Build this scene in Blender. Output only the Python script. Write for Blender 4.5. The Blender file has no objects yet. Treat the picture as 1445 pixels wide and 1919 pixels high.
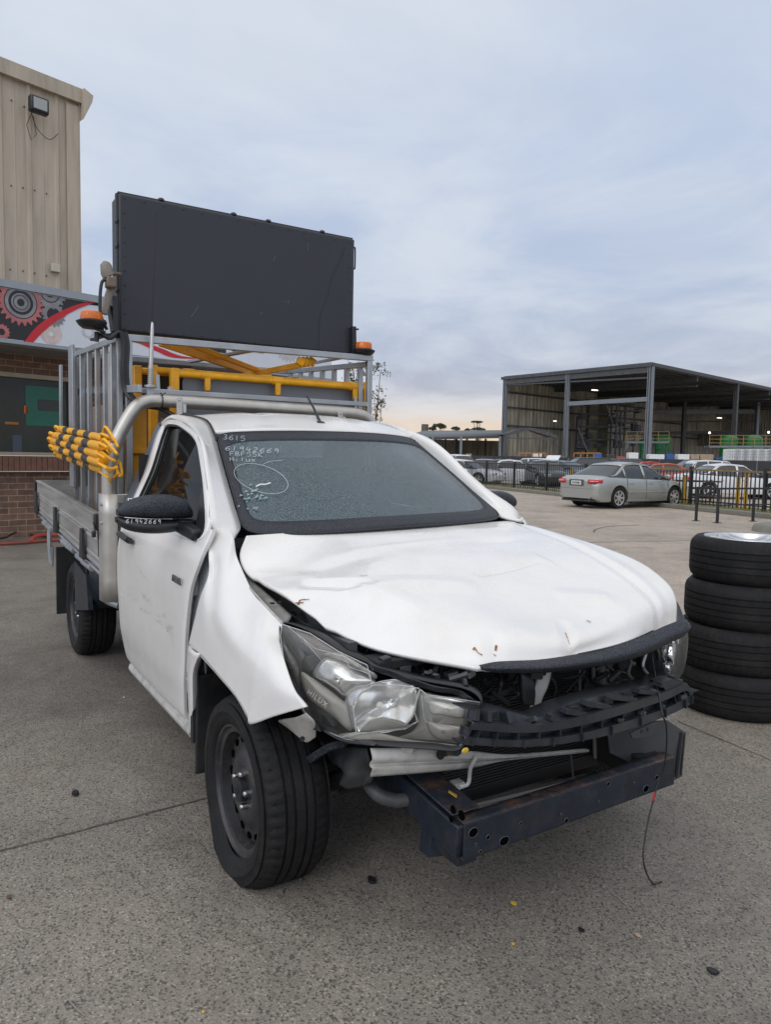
import bpy, bmesh, math, random
from mathutils import Vector, Matrix, noise
random.seed(7)
R_ = math.radians
V = Vector
sc = bpy.context.scene
COL = sc.collection
# ------------------------------------------------------------------ camera
CAM = V((2.36803, -1.71788, 1.41578)); YAW, PIT, ROL, FPX = 2.58046, -0.07506, 0.01945, 1384.49
_F = V((math.cos(PIT)*math.cos(YAW), math.cos(PIT)*math.sin(YAW), math.sin(PIT)))
_R = V((math.sin(YAW), -math.cos(YAW), 0)); _U = _R.cross(_F)
RT = _R*math.cos(ROL)+_U*math.sin(ROL); UP = -_R*math.sin(ROL)+_U*math.cos(ROL)
cd = bpy.data.cameras.new('camera'); cam = bpy.data.objects.new('camera', cd); COL.objects.link(cam)
M = Matrix((RT, UP, -_F)).transposed().to_4x4(); M.translation = CAM; cam.matrix_world = M
cd.sensor_fit = 'VERTICAL'; cd.sensor_height = 24; cd.lens = 24*FPX/1919; cd.clip_start = .05; cd.clip_end = 3000
sc.camera = cam
def A(px, py, ax, val):                       # survey helper: pixel ray cut by a plane of known x, y or z
    d = _F+RT*((px-722.5)/FPX)-UP*((py-959.5)/FPX); i = 'xyz'.index(ax)
    return CAM+d*((val-CAM[i])/d[i])
def AP(px, py, p0, n):                        # pixel ray cut by any plane
    d = _F+RT*((px-722.5)/FPX)-UP*((py-959.5)/FPX)
    return CAM+d*((V(p0)-CAM).dot(n)/d.dot(n))
def AD(px, py, dep):                          # pixel ray at a surveyed distance
    return CAM+(_F+RT*((px-722.5)/FPX)-UP*((py-959.5)/FPX))*dep
FH = V((math.cos(YAW), math.sin(YAW), 0)); RH = V((math.sin(YAW), -math.cos(YAW), 0))
def G(px, dep, z=0.0):                        # ground point at a surveyed distance and bearing
    p = CAM+FH*dep+RH*((px-722.5)/FPX*dep); return V((p.x, p.y, z))
# ------------------------------------------------------------------ world and sun
w = bpy.data.worlds.new('World'); sc.world = w; w.use_nodes = True
nt = w.node_tree; nt.nodes.clear()
def N(t, typ, **k):
    n = t.nodes.new(typ)
    for a, b in k.items(): setattr(n, a, b)
    return n
def mth(t, op, a, b=None, c=None, clamp=False):
    n = N(t, 'ShaderNodeMath', operation=op); n.use_clamp = clamp
    for i, x in enumerate((a, b, c)):
        if x is None: continue
        if isinstance(x, (int, float)): n.inputs[i].default_value = x
        else: t.links.new(x, n.inputs[i])
    return n.outputs[0]
def ramp(t, fac, stops, interp='LINEAR'):
    n = N(t, 'ShaderNodeValToRGB'); cr = n.color_ramp; cr.interpolation = interp
    while len(cr.elements) > 1: cr.elements.remove(cr.elements[-1])
    for i, (p, c) in enumerate(stops):
        e = cr.elements[0] if i == 0 else cr.elements.new(p)
        e.position = p; c = c if isinstance(c, (tuple, list)) else (c, c, c); e.color = (*c[:3], 1)
    t.links.new(fac, n.inputs[0]); return n.outputs[0]
def mixc(t, fac, a, b, bt='MIX'):
    n = N(t, 'ShaderNodeMix', data_type='RGBA', blend_type=bt)
    for s, x in ((0, fac), (6, a), (7, b)):
        if isinstance(x, (int, float)): n.inputs[s].default_value = x
        elif isinstance(x, tuple): n.inputs[s].default_value = (*x[:3], 1)
        else: t.links.new(x, n.inputs[s])
    return n.outputs[2]
tc = N(nt, 'ShaderNodeTexCoord'); sp = N(nt, 'ShaderNodeSeparateXYZ'); nt.links.new(tc.outputs['Generated'], sp.inputs[0])
z = sp.outputs[2]
base = ramp(nt, z, [(0.0, (.50, .45, .42)), (.028, (.74, .58, .45)), (.052, (.70, .60, .56)), (.075, (.51, .50, .56)), (.12, (.44, .49, .61)), (.22, (.48, .57, .74)), (.36, (.52, .62, .80)), (.56, (.64, .71, .84)), (.72, (.71, .69, .665)), (1.0, (.74, .70, .655))])
den = mth(nt, 'ADD', mth(nt, 'MAXIMUM', z, 0.0), .16)
cx = N(nt, 'ShaderNodeCombineXYZ')
nt.links.new(mth(nt, 'DIVIDE', sp.outputs[0], den), cx.inputs[0]); nt.links.new(mth(nt, 'DIVIDE', sp.outputs[1], den), cx.inputs[1])
n1 = N(nt, 'ShaderNodeTexNoise'); n1.inputs['Scale'].default_value = 1.25; n1.inputs['Detail'].default_value = 10; n1.inputs['Roughness'].default_value = .58; n1.inputs['Distortion'].default_value = .4
nt.links.new(cx.outputs[0], n1.inputs['Vector'])
cl = ramp(nt, n1.outputs[0], [(.34, 0.0), (.68, 1.0)], 'EASE')
n2 = N(nt, 'ShaderNodeTexNoise'); n2.inputs['Scale'].default_value = 3.2; n2.inputs['Detail'].default_value = 6
mp = N(nt, 'ShaderNodeMapping'); mp.inputs['Scale'].default_value = (1.6, .6, 1); mp.inputs['Rotation'].default_value = (0, 0, .9)
nt.links.new(cx.outputs[0], mp.inputs[0]); nt.links.new(mp.outputs[0], n2.inputs['Vector'])
c2 = ramp(nt, n2.outputs[0], [(.35, .0), (.7, 1.0)])
skyc = mixc(nt, mth(nt, 'MULTIPLY', cl, .70), base, (.79, .83, .89))
skyc = mixc(nt, mth(nt, 'MULTIPLY', c2, .22), skyc, (.50, .56, .69))
# low in the west the deck breaks up: warm light under it
lo = N(nt, 'ShaderNodeMapRange'); lo.inputs[1].default_value = .0; lo.inputs[2].default_value = .09; lo.inputs[3].default_value = 1; lo.inputs[4].default_value = 0; nt.links.new(z, lo.inputs[0])
glowdir = N(nt, 'ShaderNodeVectorMath', operation='DOT_PRODUCT'); nt.links.new(tc.outputs['Generated'], glowdir.inputs[0]); gd = (FH+RH*.06).normalized(); glowdir.inputs[1].default_value = tuple(gd)
gw = N(nt, 'ShaderNodeMapRange'); gw.inputs[1].default_value = .955; gw.inputs[2].default_value = 1; gw.inputs[3].default_value = 0; gw.inputs[4].default_value = 1; nt.links.new(glowdir.outputs['Value'], gw.inputs[0])
skyc = mixc(nt, mth(nt, 'MULTIPLY', mth(nt, 'MULTIPLY', mth(nt, 'POWER', lo.outputs[0], 1.4), gw.outputs[0]), mth(nt, 'ADD', mth(nt, 'MULTIPLY', n2.outputs[0], 1.3), .35)), skyc, (1.0, .76, .50))
# overcast: brighter overhead and behind the photographer
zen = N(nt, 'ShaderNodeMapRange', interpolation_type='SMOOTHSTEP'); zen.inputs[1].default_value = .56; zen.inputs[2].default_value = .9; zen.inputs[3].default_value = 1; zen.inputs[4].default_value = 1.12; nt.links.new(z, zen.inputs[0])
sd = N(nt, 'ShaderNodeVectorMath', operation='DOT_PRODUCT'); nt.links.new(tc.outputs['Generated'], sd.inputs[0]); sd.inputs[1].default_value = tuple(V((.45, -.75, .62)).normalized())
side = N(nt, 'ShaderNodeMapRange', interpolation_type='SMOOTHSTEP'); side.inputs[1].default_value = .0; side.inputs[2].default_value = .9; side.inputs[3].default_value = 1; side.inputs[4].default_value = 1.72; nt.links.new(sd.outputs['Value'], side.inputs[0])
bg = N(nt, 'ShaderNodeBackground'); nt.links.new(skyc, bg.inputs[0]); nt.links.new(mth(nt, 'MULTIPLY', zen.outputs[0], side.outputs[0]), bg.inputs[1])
sk = N(nt, 'ShaderNodeTexSky', sky_type='NISHITA'); sk.sun_disc = False; sk.sun_elevation = R_(38); sk.sun_rotation = R_(120)
bg2 = N(nt, 'ShaderNodeBackground'); nt.links.new(sk.outputs[0], bg2.inputs[0]); bg2.inputs[1].default_value = .08
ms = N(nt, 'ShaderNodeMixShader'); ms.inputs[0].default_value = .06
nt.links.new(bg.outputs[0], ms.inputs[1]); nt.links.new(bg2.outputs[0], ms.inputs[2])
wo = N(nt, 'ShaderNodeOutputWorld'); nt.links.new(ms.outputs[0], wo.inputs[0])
sl = bpy.data.lights.new('sun', 'SUN'); sl.energy = .5; sl.angle = R_(28); sl.color = (1, .93, .84)
so = bpy.data.objects.new('sun', sl); COL.objects.link(so)
so.rotation_euler = V((.45, -.8, .62)).to_track_quat('Z', 'Y').to_euler()
sc.view_settings.view_transform = 'Standard'; sc.view_settings.look = 'None'; sc.view_settings.exposure = 0.0; sc.view_settings.gamma = 1; sc.view_settings.use_curve_mapping = False
sc.cycles.use_denoising = True; sc.cycles.max_bounces = 8; sc.cycles.transparent_max_bounces = 16
# ------------------------------------------------------------------ objects
RM = {}                                       # world matrix of the thing an object belongs to
def tag(o, label=None, cat=None, group=None, kind=None):
    if label: o['label'] = label
    if cat: o['category'] = cat
    if group: o['group'] = group
    if kind: o['kind'] = kind
    return o
def thing(name, label, cat, loc=(0, 0, 0), rz=0, group=None):
    o = bpy.data.objects.new(name, None); o.empty_display_size = .2; COL.objects.link(o)
    o.location = loc; o.rotation_euler = (0, 0, rz); tag(o, label, cat, group)
    RM[o.name] = Matrix.Translation(V(loc)) @ Matrix.Rotation(rz, 4, 'Z'); return o
def link_part(o, parent):
    o.parent = parent; RM[o.name] = RM[parent.name]; return o
def copy_tree(o, parent=None):
    c = o.copy(); COL.objects.link(c); c.parent = parent
    for ch in list(o.children): copy_tree(ch, c)
    return c
def cr(p, t):                                  # Catmull-Rom through a list of points, t in 0..1
    n = len(p)-1; s = min(max(t, 0), 1)*n; i = min(int(s), n-1); f = s-i
    p1, p2 = p[i], p[i+1]; p0 = p[i-1] if i > 0 else p1*2-p2; p3 = p[i+2] if i+2 <= n else p2*2-p1
    return (p1*2+(p2-p0)*f+(p0*2-p1*5+p2*4-p3)*f*f+(p1*3-p0-p2*3+p3)*f*f*f)*.5
def crs(p, n, closed=False):
    p = [V(q) for q in p]
    if closed:
        k = len(p); q = [p[-1]]+p+[p[0], p[1]]
        return [cr(q, (1+k*i/n)/(k+2)) for i in range(n)]
    return [cr(p, i/(n-1)) for i in range(n)]
def patch_eval(rows, u, v): return cr([cr(r, u) for r in rows], v)
class MB:
    def __init__(s): s.v = []; s.f = []; s.m = []; s.mi = 0; s.hard = []
    def add(s, vs, fs):
        b = len(s.v); s.v += [V(x) for x in vs]; s.f += [tuple(i+b for i in f) for f in fs]; s.m += [s.mi]*len(fs); return s
    def box(s, c, d, rot=None):
        c = V(c); h = V(d)*.5; vs = []
        for i in range(8):
            q = V((h.x if i & 1 else -h.x, h.y if i & 2 else -h.y, h.z if i & 4 else -h.z))
            if rot: q = rot @ q
            vs.append(c+q)
        return s.add(vs, [(0, 2, 3, 1), (4, 5, 7, 6), (0, 1, 5, 4), (2, 6, 7, 3), (0, 4, 6, 2), (1, 3, 7, 5)])
    def bar(s, a, b, w, h=None, up=(0, 0, 1)):
        a, b = V(a), V(b); h = h or w; d = (b-a).normalized(); up = V(up)
        x = d.cross(up)
        if x.length < 1e-3: x = d.cross(V((1, 0, 0)))
        x.normalize(); y = x.cross(d).normalized(); vs = []
        for p in (a, b):
            for i, j in ((-1, -1), (1, -1), (1, 1), (-1, 1)): vs.append(p+x*(i*w/2)+y*(j*h/2))
        return s.add(vs, [(3, 2, 1, 0), (4, 5, 6, 7), (0, 1, 5, 4), (1, 2, 6, 5), (2, 3, 7, 6), (3, 0, 4, 7)])
    def tube(s, pts, r, seg=10, caps=True, closed=False):
        pts = [V(p) for p in pts]; n = len(pts); rr = r if isinstance(r, (list, tuple)) else [r]*n; rings = []; px = None
        for i, p in enumerate(pts):
            if closed: d = pts[(i+1) % n]-pts[i-1]
            else: d = (pts[min(i+1, n-1)]-pts[max(i-1, 0)])
            d.normalize()
            if px is None:
                px = d.cross(V((0, 0, 1)));
                if px.length < .05: px = d.cross(V((1, 0, 0)))
            px = (px-d*px.dot(d)).normalized(); py = d.cross(px)
            rings.append([p+(px*math.cos(2*math.pi*k/seg)+py*math.sin(2*math.pi*k/seg))*rr[i] for k in range(seg)])
        vs = [q for g in rings for q in g]; fs = []
        for i in range(n if closed else n-1):
            j = (i+1) % n
            for k in range(seg): k2 = (k+1) % seg; fs.append((i*seg+k, i*seg+k2, j*seg+k2, j*seg+k))
        if caps and not closed: fs.append(tuple(range(seg-1, -1, -1))); fs.append(tuple((n-1)*seg+k for k in range(seg)))
        return s.add(vs, fs)
    def cyl(s, a, b, r, r2=None, seg=16): return s.tube([a, b], [r, r if r2 is None else r2], seg)
    def lathe(s, prof, o, ax, seg=32, notch=None, closed=False):   # prof: (radius, height along axis)
        o = V(o); ax = V(ax).normalized(); x = ax.cross(V((0, 0, 1)))
        if x.length < .05: x = ax.cross(V((0, 1, 0)))
        x.normalize(); y = ax.cross(x); vs = []; n = len(prof)
        for i, (r, h) in enumerate(prof):
            for k in range(seg):
                a = 2*math.pi*k/seg; q = r
                if notch and i in notch and k % notch[i][1] < notch[i][2]: q = r-notch[i][0]
                vs.append(o+ax*h+(x*math.cos(a)+y*math.sin(a))*q)
        fs = []
        for i in range(n if closed else n-1):
            j = (i+1) % n
            for k in range(seg): k2 = (k+1) % seg; fs.append((i*seg+k, i*seg+k2, j*seg+k2, j*seg+k))
        return s.add(vs, fs)
    def prism(s, poly, d):
        poly = [V(p) for p in poly]; d = V(d); n = len(poly)
        vs = poly+[p+d for p in poly]; fs = [tuple(range(n-1, -1, -1)), tuple(range(n, 2*n))]
        fs += [(i, (i+1) % n, n+(i+1) % n, n+i) for i in range(n)]
        return s.add(vs, fs)
    def grid(s, rows):
        n = len(rows[0]); vs = [p for r in rows for p in r]; fs = []
        for i in range(len(rows)-1):
            for j in range(n-1): fs.append((i*n+j, i*n+j+1, (i+1)*n+j+1, (i+1)*n+j))
        return s.add(vs, fs)
    def patch(s, rows, nu, nv, fn=None):
        rows = [[V(p) for p in r] for r in rows]; mid = [crs(r, nu) for r in rows]; out = [[None]*nu for _ in range(nv)]
        for j in range(nu):
            c = [m[j] for m in mid]
            for i in range(nv):
                p = cr(c, i/(nv-1)); out[i][j] = fn(p, j/(nu-1), i/(nv-1)) if fn else p
        return s.grid(out)
    def blob(s, c, r, seg=10, rings=7, fn=None):
        c = V(c); r = V((r, r, r)) if isinstance(r, (int, float)) else V(r); vs = []; fs = []
        for i in range(rings+1):
            t = math.pi*i/rings
            for k in range(seg):
                a = 2*math.pi*k/seg; q = V((math.sin(t)*math.cos(a)*r.x, math.sin(t)*math.sin(a)*r.y, math.cos(t)*r.z))
                vs.append(fn(c+q) if fn else c+q)
        for i in range(rings):
            for k in range(seg): k2 = (k+1) % seg; fs.append((i*seg+k, (i+1)*seg+k, (i+1)*seg+k2, i*seg+k2))
        return s.add(vs, fs)
    def mirror(s, ax=1):
        for p in s.v: p[ax] = -p[ax]
        s.f = [tuple(reversed(f)) for f in s.f]; return s
    def build(s, name, m, parent=None, solid=0, off=-1, bevel=0, bseg=2, sub=0, ang=35, local=False, smooth=True, label=None, out=None):
        me = bpy.data.meshes.new(name); loc = V((0, 0, 0))
        if parent is not None and not local:
            inv = RM[parent.name].inverted(); vs = [inv @ p for p in s.v]
        elif parent is None and not local and s.v:
            lo = [min(p[i] for p in s.v) for i in range(3)]; hi = [max(p[i] for p in s.v) for i in range(3)]
            loc = V(((lo[0]+hi[0])/2, (lo[1]+hi[1])/2, lo[2])); vs = [p-loc for p in s.v]
        else: vs = s.v
        me.from_pydata([tuple(p) for p in vs], [], s.f)
        ms_ = m if isinstance(m, (list, tuple)) else [m]
        for q in ms_: me.materials.append(q)
        if len(ms_) > 1: me.polygons.foreach_set('material_index', s.m)
        bm = bmesh.new(); bm.from_mesh(me); bmesh.ops.remove_doubles(bm, verts=bm.verts, dist=1e-5)
        if not solid: bmesh.ops.recalc_face_normals(bm, faces=bm.faces)
        bm.to_mesh(me); bm.free()
        if solid and parent is not None and not local:
            ctr_ = sum(vs, V((0, 0, 0)))/len(vs); c0 = V((-.55, 0, .70)) if ctr_.x > -1.78 else V((-3.2, 0, .9))
            if out is not None: sgn_ = sum((p.normal.dot(V(out))*p.area for p in me.polygons))
            else: sgn_ = sum((p.normal.dot(p.center-c0)*p.area for p in me.polygons))
            if sgn_ < 0: me.flip_normals()
        if smooth:
            me.shade_smooth(); me.set_sharp_from_angle(angle=R_(ang))
        o = bpy.data.objects.new(name, me); COL.objects.link(o)
        if parent is not None: link_part(o, parent)
        else: o.location = loc; RM[o.name] = Matrix.Translation(loc)
        if solid:
            d = o.modifiers.new('thick', 'SOLIDIFY'); d.thickness = solid; d.offset = off; d.use_even_offset = False
        if sub: d = o.modifiers.new('sub', 'SUBSURF'); d.levels = sub; d.render_levels = sub
        if bevel:
            d = o.modifiers.new('bev', 'BEVEL'); d.width = bevel; d.segments = bseg; d.limit_method = 'ANGLE'; d.angle_limit = R_(40); d.harden_normals = False
        if label: o['label'] = label
        return o
def carve(o, cutters):                          # cut the cutter shapes (MB, same space as o's mesh) out of o, applied at once
    for c in cutters:
        me = bpy.data.meshes.new('cut'); me.from_pydata([tuple(p) for p in c.v], [], c.f)
        bm = bmesh.new(); bm.from_mesh(me); bmesh.ops.recalc_face_normals(bm, faces=bm.faces); bm.to_mesh(me); bm.free()
        k = bpy.data.objects.new('cut', me); COL.objects.link(k)
        d = o.modifiers.new('cut', 'BOOLEAN'); d.operation = 'DIFFERENCE'; d.object = k; d.solver = 'EXACT'
        pl, pr = o.parent, o.location.copy()
        o.parent = None; o.location = (0, 0, 0); bpy.context.view_layer.update()
        ev = o.evaluated_get(bpy.context.evaluated_depsgraph_get()); nm = bpy.data.meshes.new_from_object(ev)
        o.modifiers.clear(); o.data = nm; o.parent = pl; o.location = pr
        bpy.data.objects.remove(k)
    return o
def text_mesh(s, size, mat4, m, name, parent, depth=.002, shear=0, bold=0, spacing=1.0):
    c = bpy.data.curves.new(name, 'FONT'); c.body = s; c.size = size; c.extrude = depth; c.shear = shear; c.offset = bold; c.space_character = spacing
    o = bpy.data.objects.new(name, c); COL.objects.link(o); bpy.context.view_layer.update()
    me = bpy.data.meshes.new_from_object(o.evaluated_get(bpy.context.evaluated_depsgraph_get())); bpy.data.objects.remove(o)
    inv = RM[parent.name].inverted() if parent else Matrix.Identity(4)
    me.transform(inv @ mat4); me.materials.clear(); me.materials.append(m)
    o = bpy.data.objects.new(name, me); COL.objects.link(o)
    if parent: link_part(o, parent)
    return o
def frame(o, xd, yd):                           # matrix: local x, y run along xd, yd
    xd = V(xd).normalized(); zd = xd.cross(V(yd)).normalized(); yd = zd.cross(xd)
    m = Matrix((xd, yd, zd)).transposed().to_4x4(); m.translation = V(o); return m
# ------------------------------------------------------------------ materials
def mat(name, col, rough=.5, metal=0, var=0, vs=8, bump=0, bs=60, spec=None, coat=0, dirt=None, ds=2.5, damt=.5, stretch=None, emit=0, alpha=None):
    m = bpy.data.materials.new(name); m.use_nodes = True; t = m.node_tree; b = t.nodes['Principled BSDF']
    tcn = N(t, 'ShaderNodeTexCoord'); vec = tcn.outputs['Object']
    if stretch:
        mpn = N(t, 'ShaderNodeMapping'); mpn.inputs['Scale'].default_value = stretch; t.links.new(vec, mpn.inputs[0]); vec = mpn.outputs[0]
    c = (*col, 1); b.inputs['Base Color'].default_value = c
    b.inputs['Roughness'].default_value = rough; b.inputs['Metallic'].default_value = metal
    if spec is not None: b.inputs['Specular IOR Level'].default_value = spec
    if coat: b.inputs['Coat Weight'].default_value = coat; b.inputs['Coat Roughness'].default_value = .08
    out = None
    if var:
        n = N(t, 'ShaderNodeTexNoise'); n.inputs['Scale'].default_value = vs; n.inputs['Detail'].default_value = 6; n.inputs['Roughness'].default_value = .6; t.links.new(vec, n.inputs['Vector'])
        out = ramp(t, n.outputs[0], [(.3, tuple(x*(1-var) for x in col)), (.7, tuple(min(1, x*(1+var)) for x in col))])
        rr = N(t, 'ShaderNodeMapRange'); rr.inputs[3].default_value = max(.02, rough*.75); rr.inputs[4].default_value = min(1, rough*1.25); t.links.new(n.outputs[0], rr.inputs[0]); t.links.new(rr.outputs[0], b.inputs['Roughness'])
    if dirt:
        n = N(t, 'ShaderNodeTexNoise'); n.inputs['Scale'].default_value = ds; n.inputs['Detail'].default_value = 9; n.inputs['Roughness'].default_value = .68; t.links.new(vec, n.inputs['Vector'])
        f = ramp(t, n.outputs[0], [(.48, 0.0), (.72, damt)])
        out = mixc(t, f, out if out is not None else col, dirt)
    if out is not None: t.links.new(out, b.inputs['Base Color'])
    if bump:
        n = N(t, 'ShaderNodeTexNoise'); n.inputs['Scale'].default_value = bs; n.inputs['Detail'].default_value = 4; t.links.new(vec, n.inputs['Vector'])
        q = N(t, 'ShaderNodeBump'); q.inputs['Strength'].default_value = bump; q.inputs['Distance'].default_value = .01; t.links.new(n.outputs[0], q.inputs['Height']); t.links.new(q.outputs[0], b.inputs['Normal'])
    if emit: b.inputs['Emission Color'].default_value = c; b.inputs['Emission Strength'].default_value = emit
    if alpha is not None: b.inputs['Alpha'].default_value = alpha
    return m
def droplets(m, amt=.5, scale=260, col=(.16, .17, .2)):   # rain beads standing on a dark trim
    t = m.node_tree; b = t.nodes['Principled BSDF']; tcn = N(t, 'ShaderNodeTexCoord')
    n = N(t, 'ShaderNodeTexVoronoi'); n.inputs['Scale'].default_value = scale; t.links.new(tcn.outputs['Object'], n.inputs['Vector'])
    n3 = N(t, 'ShaderNodeTexNoise'); n3.inputs['Scale'].default_value = scale*.35; n3.inputs['Detail'].default_value = 3; t.links.new(tcn.outputs['Object'], n3.inputs['Vector'])
    f = ramp(t, n3.outputs[0], [(.46, 0.0), (.56, 1.0)])
    src = b.inputs['Base Color'].links[0].from_socket if b.inputs['Base Color'].links else tuple(b.inputs['Base Color'].default_value)[:3]
    t.links.new(mixc(t, mth(t, 'MULTIPLY', f, amt), src, col), b.inputs['Base Color'])
    q = N(t, 'ShaderNodeBump'); q.inputs['Strength'].default_value = .35; q.inputs['Distance'].default_value = .002; t.links.new(f, q.inputs['Height']); t.links.new(q.outputs[0], b.inputs['Normal'])
    return m
def glass(name, tint=(.9, .95, .95), trans=.7, rough=.03, body=(.3, .35, .36), bodyamt=.2, refl=1.3):   # thin pane: see-through + film + mirror
    m = bpy.data.materials.new(name); m.use_nodes = True; t = m.node_tree; t.nodes.clear()
    tr = N(t, 'ShaderNodeBsdfTransparent'); tr.inputs[0].default_value = (*tint, 1)
    df = N(t, 'ShaderNodeBsdfDiffuse'); df.inputs[0].default_value = (*body, 1)
    gl = N(t, 'ShaderNodeBsdfGlossy'); gl.inputs['Roughness'].default_value = rough; gl.inputs[0].default_value = (1, 1, 1, 1)
    fr = N(t, 'ShaderNodeFresnel'); fr.inputs[0].default_value = 1.5
    a = N(t, 'ShaderNodeMixShader'); a.inputs[0].default_value = bodyamt; t.links.new(tr.outputs[0], a.inputs[1]); t.links.new(df.outputs[0], a.inputs[2])
    b = N(t, 'ShaderNodeMixShader'); t.links.new(mth(t, 'MULTIPLY', fr.outputs[0], refl, clamp=True), b.inputs[0]); t.links.new(a.outputs[0], b.inputs[1]); t.links.new(gl.outputs[0], b.inputs[2])
    o = N(t, 'ShaderNodeOutputMaterial'); t.links.new(b.outputs[0], o.inputs[0]); m['film'] = 1
    return m
WHITE = mat('white_paint', (.775, .76, .735), .26, var=.03, vs=3, coat=.6, dirt=(.56, .52, .46), ds=3.4, damt=.30, bump=.02, bs=160)
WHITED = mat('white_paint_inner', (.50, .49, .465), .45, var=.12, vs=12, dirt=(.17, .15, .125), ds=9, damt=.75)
BLACKP = mat('black_plastic', (.014, .015, .018), .40, var=.2, vs=20, bump=.15, bs=300)
BLACKW = droplets(mat('wet_black_plastic', (.013, .015, .020), .48, var=.2, spec=.35), .7, 620, (.060, .067, .085))
NAVY = mat('chassis_paint', (.013, .019, .029), .45, var=.25, vs=14, dirt=(.07, .055, .045), ds=13, damt=.35, spec=.4, bump=.2, bs=90)
RUST = mat('rusty_steel', (.075, .055, .045), .8, var=.5, vs=28, bump=.5, bs=80, dirt=(.028, .034, .046), ds=11, damt=1.0)
DARK = mat('engine_bay_dark', (.012, .012, .013), .7, var=.3, vs=18)
RUSTN = mat('rust_flecked_navy', (.018, .023, .032), .6, var=.3, vs=20, dirt=(.13, .065, .038), ds=17, damt=.95, bump=.4, bs=90)
DGREY = mat('dark_grey_metal', (.05, .052, .055), .55, var=.3, vs=12, dirt=(.13, .12, .11), ds=7, damt=.5)
RUBBER = mat('tyre_rubber', (.0095, .0095, .0105), .68, var=.3, vs=30, bump=.3, bs=140, dirt=(.034, .030, .026), ds=9, damt=.5, spec=.3)
FLAP = mat('mudflap_rubber', (.014, .015, .017), .6, var=.2, vs=12, dirt=(.07, .065, .06), ds=6, damt=.4)
VENT = mat('vent_black', (.003, .003, .003), 1, spec=0)
STEELW = mat('steel_wheel', (.026, .026, .029), .45, var=.2, vs=16, dirt=(.10, .085, .07), ds=8, damt=.55, bump=.1, bs=120)
CHROMEB = mat('soft_chrome', (.95, .95, .95), .17, .75, var=.06, vs=30)
CHROME = mat('chrome', (.92, .92, .93), .06, 1)
SATIN = mat('nut_steel', (.6, .6, .6), .25, 1)
ALU = mat('dull_aluminium', (.56, .55, .53), .42, .85, var=.14, vs=9, dirt=(.30, .28, .25), ds=4, damt=.5, stretch=(1, 1, 1))
ALUP = mat('sports_bar_aluminium', (.52, .50, .46), .42, .75, var=.12, vs=10, dirt=(.42, .38, .33), ds=8, damt=.4, bump=.05, bs=200)
ALUT = mat('tray_aluminium', (.46, .45, .43), .46, .7, var=.12, vs=6, dirt=(.22, .20, .18), ds=2.4, damt=.65, stretch=(.5, 1, 5))
GALV = mat('galvanised_tube', (.42, .44, .46), .45, .75, var=.18, vs=12, dirt=(.22, .22, .22), ds=6, damt=.5)
YELLOW = mat('yellow_paint', (.92, .43, .010), .42, var=.12, vs=9, dirt=(.35, .17, .02), ds=7, damt=.45)
YELLOWR = mat('yellow_rope', (.92, .45, .012), .6, var=.12, vs=30)
TAPE = mat('black_tape', (.03, .03, .032), .4)
BOARD = mat('board_paint', (.024, .027, .035), .48, var=.10, vs=5, dirt=(.022, .024, .028), ds=1.8, damt=.6, bump=.04, bs=30)
SCUFF = mat('scuff', (.13, .14, .15), .6)
BOARDE = mat('board_edge', (.035, .037, .042), .5, var=.1)
SIGNG = mat('sign_back_grey', (.20, .21, .23), .45, .2, var=.08, vs=5)
ORANGE = mat('amber_lens', (.85, .19, .012), .18, var=.25, vs=60); ORANGE.node_tree.nodes['Principled BSDF'].inputs['Transmission Weight'].default_value = .25
BEIGE = mat('actuator_beige', (.22, .19, .16), .5, var=.15, vs=12)
RAD = mat('radiator_fin', (.05, .05, .052), .5, .5, var=.2, vs=40)
RADB = mat('radiator_core', (.012, .012, .013), .6)
REFL = mat('headlight_bezel_grey', (.38, .365, .34), .34, .1, var=.12, vs=9)
LENS = glass('headlight_lens', (.93, .93, .91), rough=.04, body=(.62, .61, .58), bodyamt=.045, refl=.65)
LENSE = mat('lens_edge', (.62, .62, .60), .18, 0, var=.1); LENSE.node_tree.nodes['Principled BSDF'].inputs['Alpha'].default_value = .65
GLASSD = glass('side_window_glass', (.12, .13, .13), rough=.02, body=(.02, .02, .02), bodyamt=.55, refl=.4)
CHALK = mat('paint_marker', (.52, .57, .60), .7)
BADGE = mat('dark_badge', (.16, .16, .17), .35, .6)
REDT = mat('red_wire', (.5, .03, .03), .5)
LEAF = mat('yellow_leaf', (.62, .42, .05), .6, var=.2, vs=40)
SEAT = mat('seat_fabric', (.11, .115, .125), .8, var=.15)
def make_windscreen():
    m = glass('windscreen_glass', (.42, .52, .56), rough=.12, body=(.13, .20, .22), bodyamt=.47)
    t = m.node_tree; df = [n for n in t.nodes if n.type == 'BSDF_DIFFUSE'][0]; tcn = N(t, 'ShaderNodeTexCoord')
    n = N(t, 'ShaderNodeTexNoise'); n.inputs['Scale'].default_value = 210; n.inputs['Detail'].default_value = 3; t.links.new(tcn.outputs['Object'], n.inputs['Vector'])
    f = ramp(t, n.outputs[0], [(.46, 0.0), (.58, 1.0)])
    t.links.new(mixc(t, f, (.040, .078, .100), (.20, .29, .34)), df.inputs[0])
    gl = [x for x in t.nodes if x.type == 'BSDF_GLOSSY'][0]
    q = N(t, 'ShaderNodeBump'); q.inputs['Strength'].default_value = .5; q.inputs['Distance'].default_value = .003; t.links.new(f, q.inputs['Height']); t.links.new(q.outputs[0], gl.inputs['Normal'])
    return m
WSG = make_windscreen()
def hood_mat():                                 # white bonnet with creased, rusting chips at fixed places
    m = mat('bonnet_paint', (.80, .785, .76), .28, var=.03, vs=5, coat=.5, dirt=(.64, .59, .51), ds=3.4, damt=.30, bump=.11, bs=120)
    return m
HOODM = hood_mat()
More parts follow.
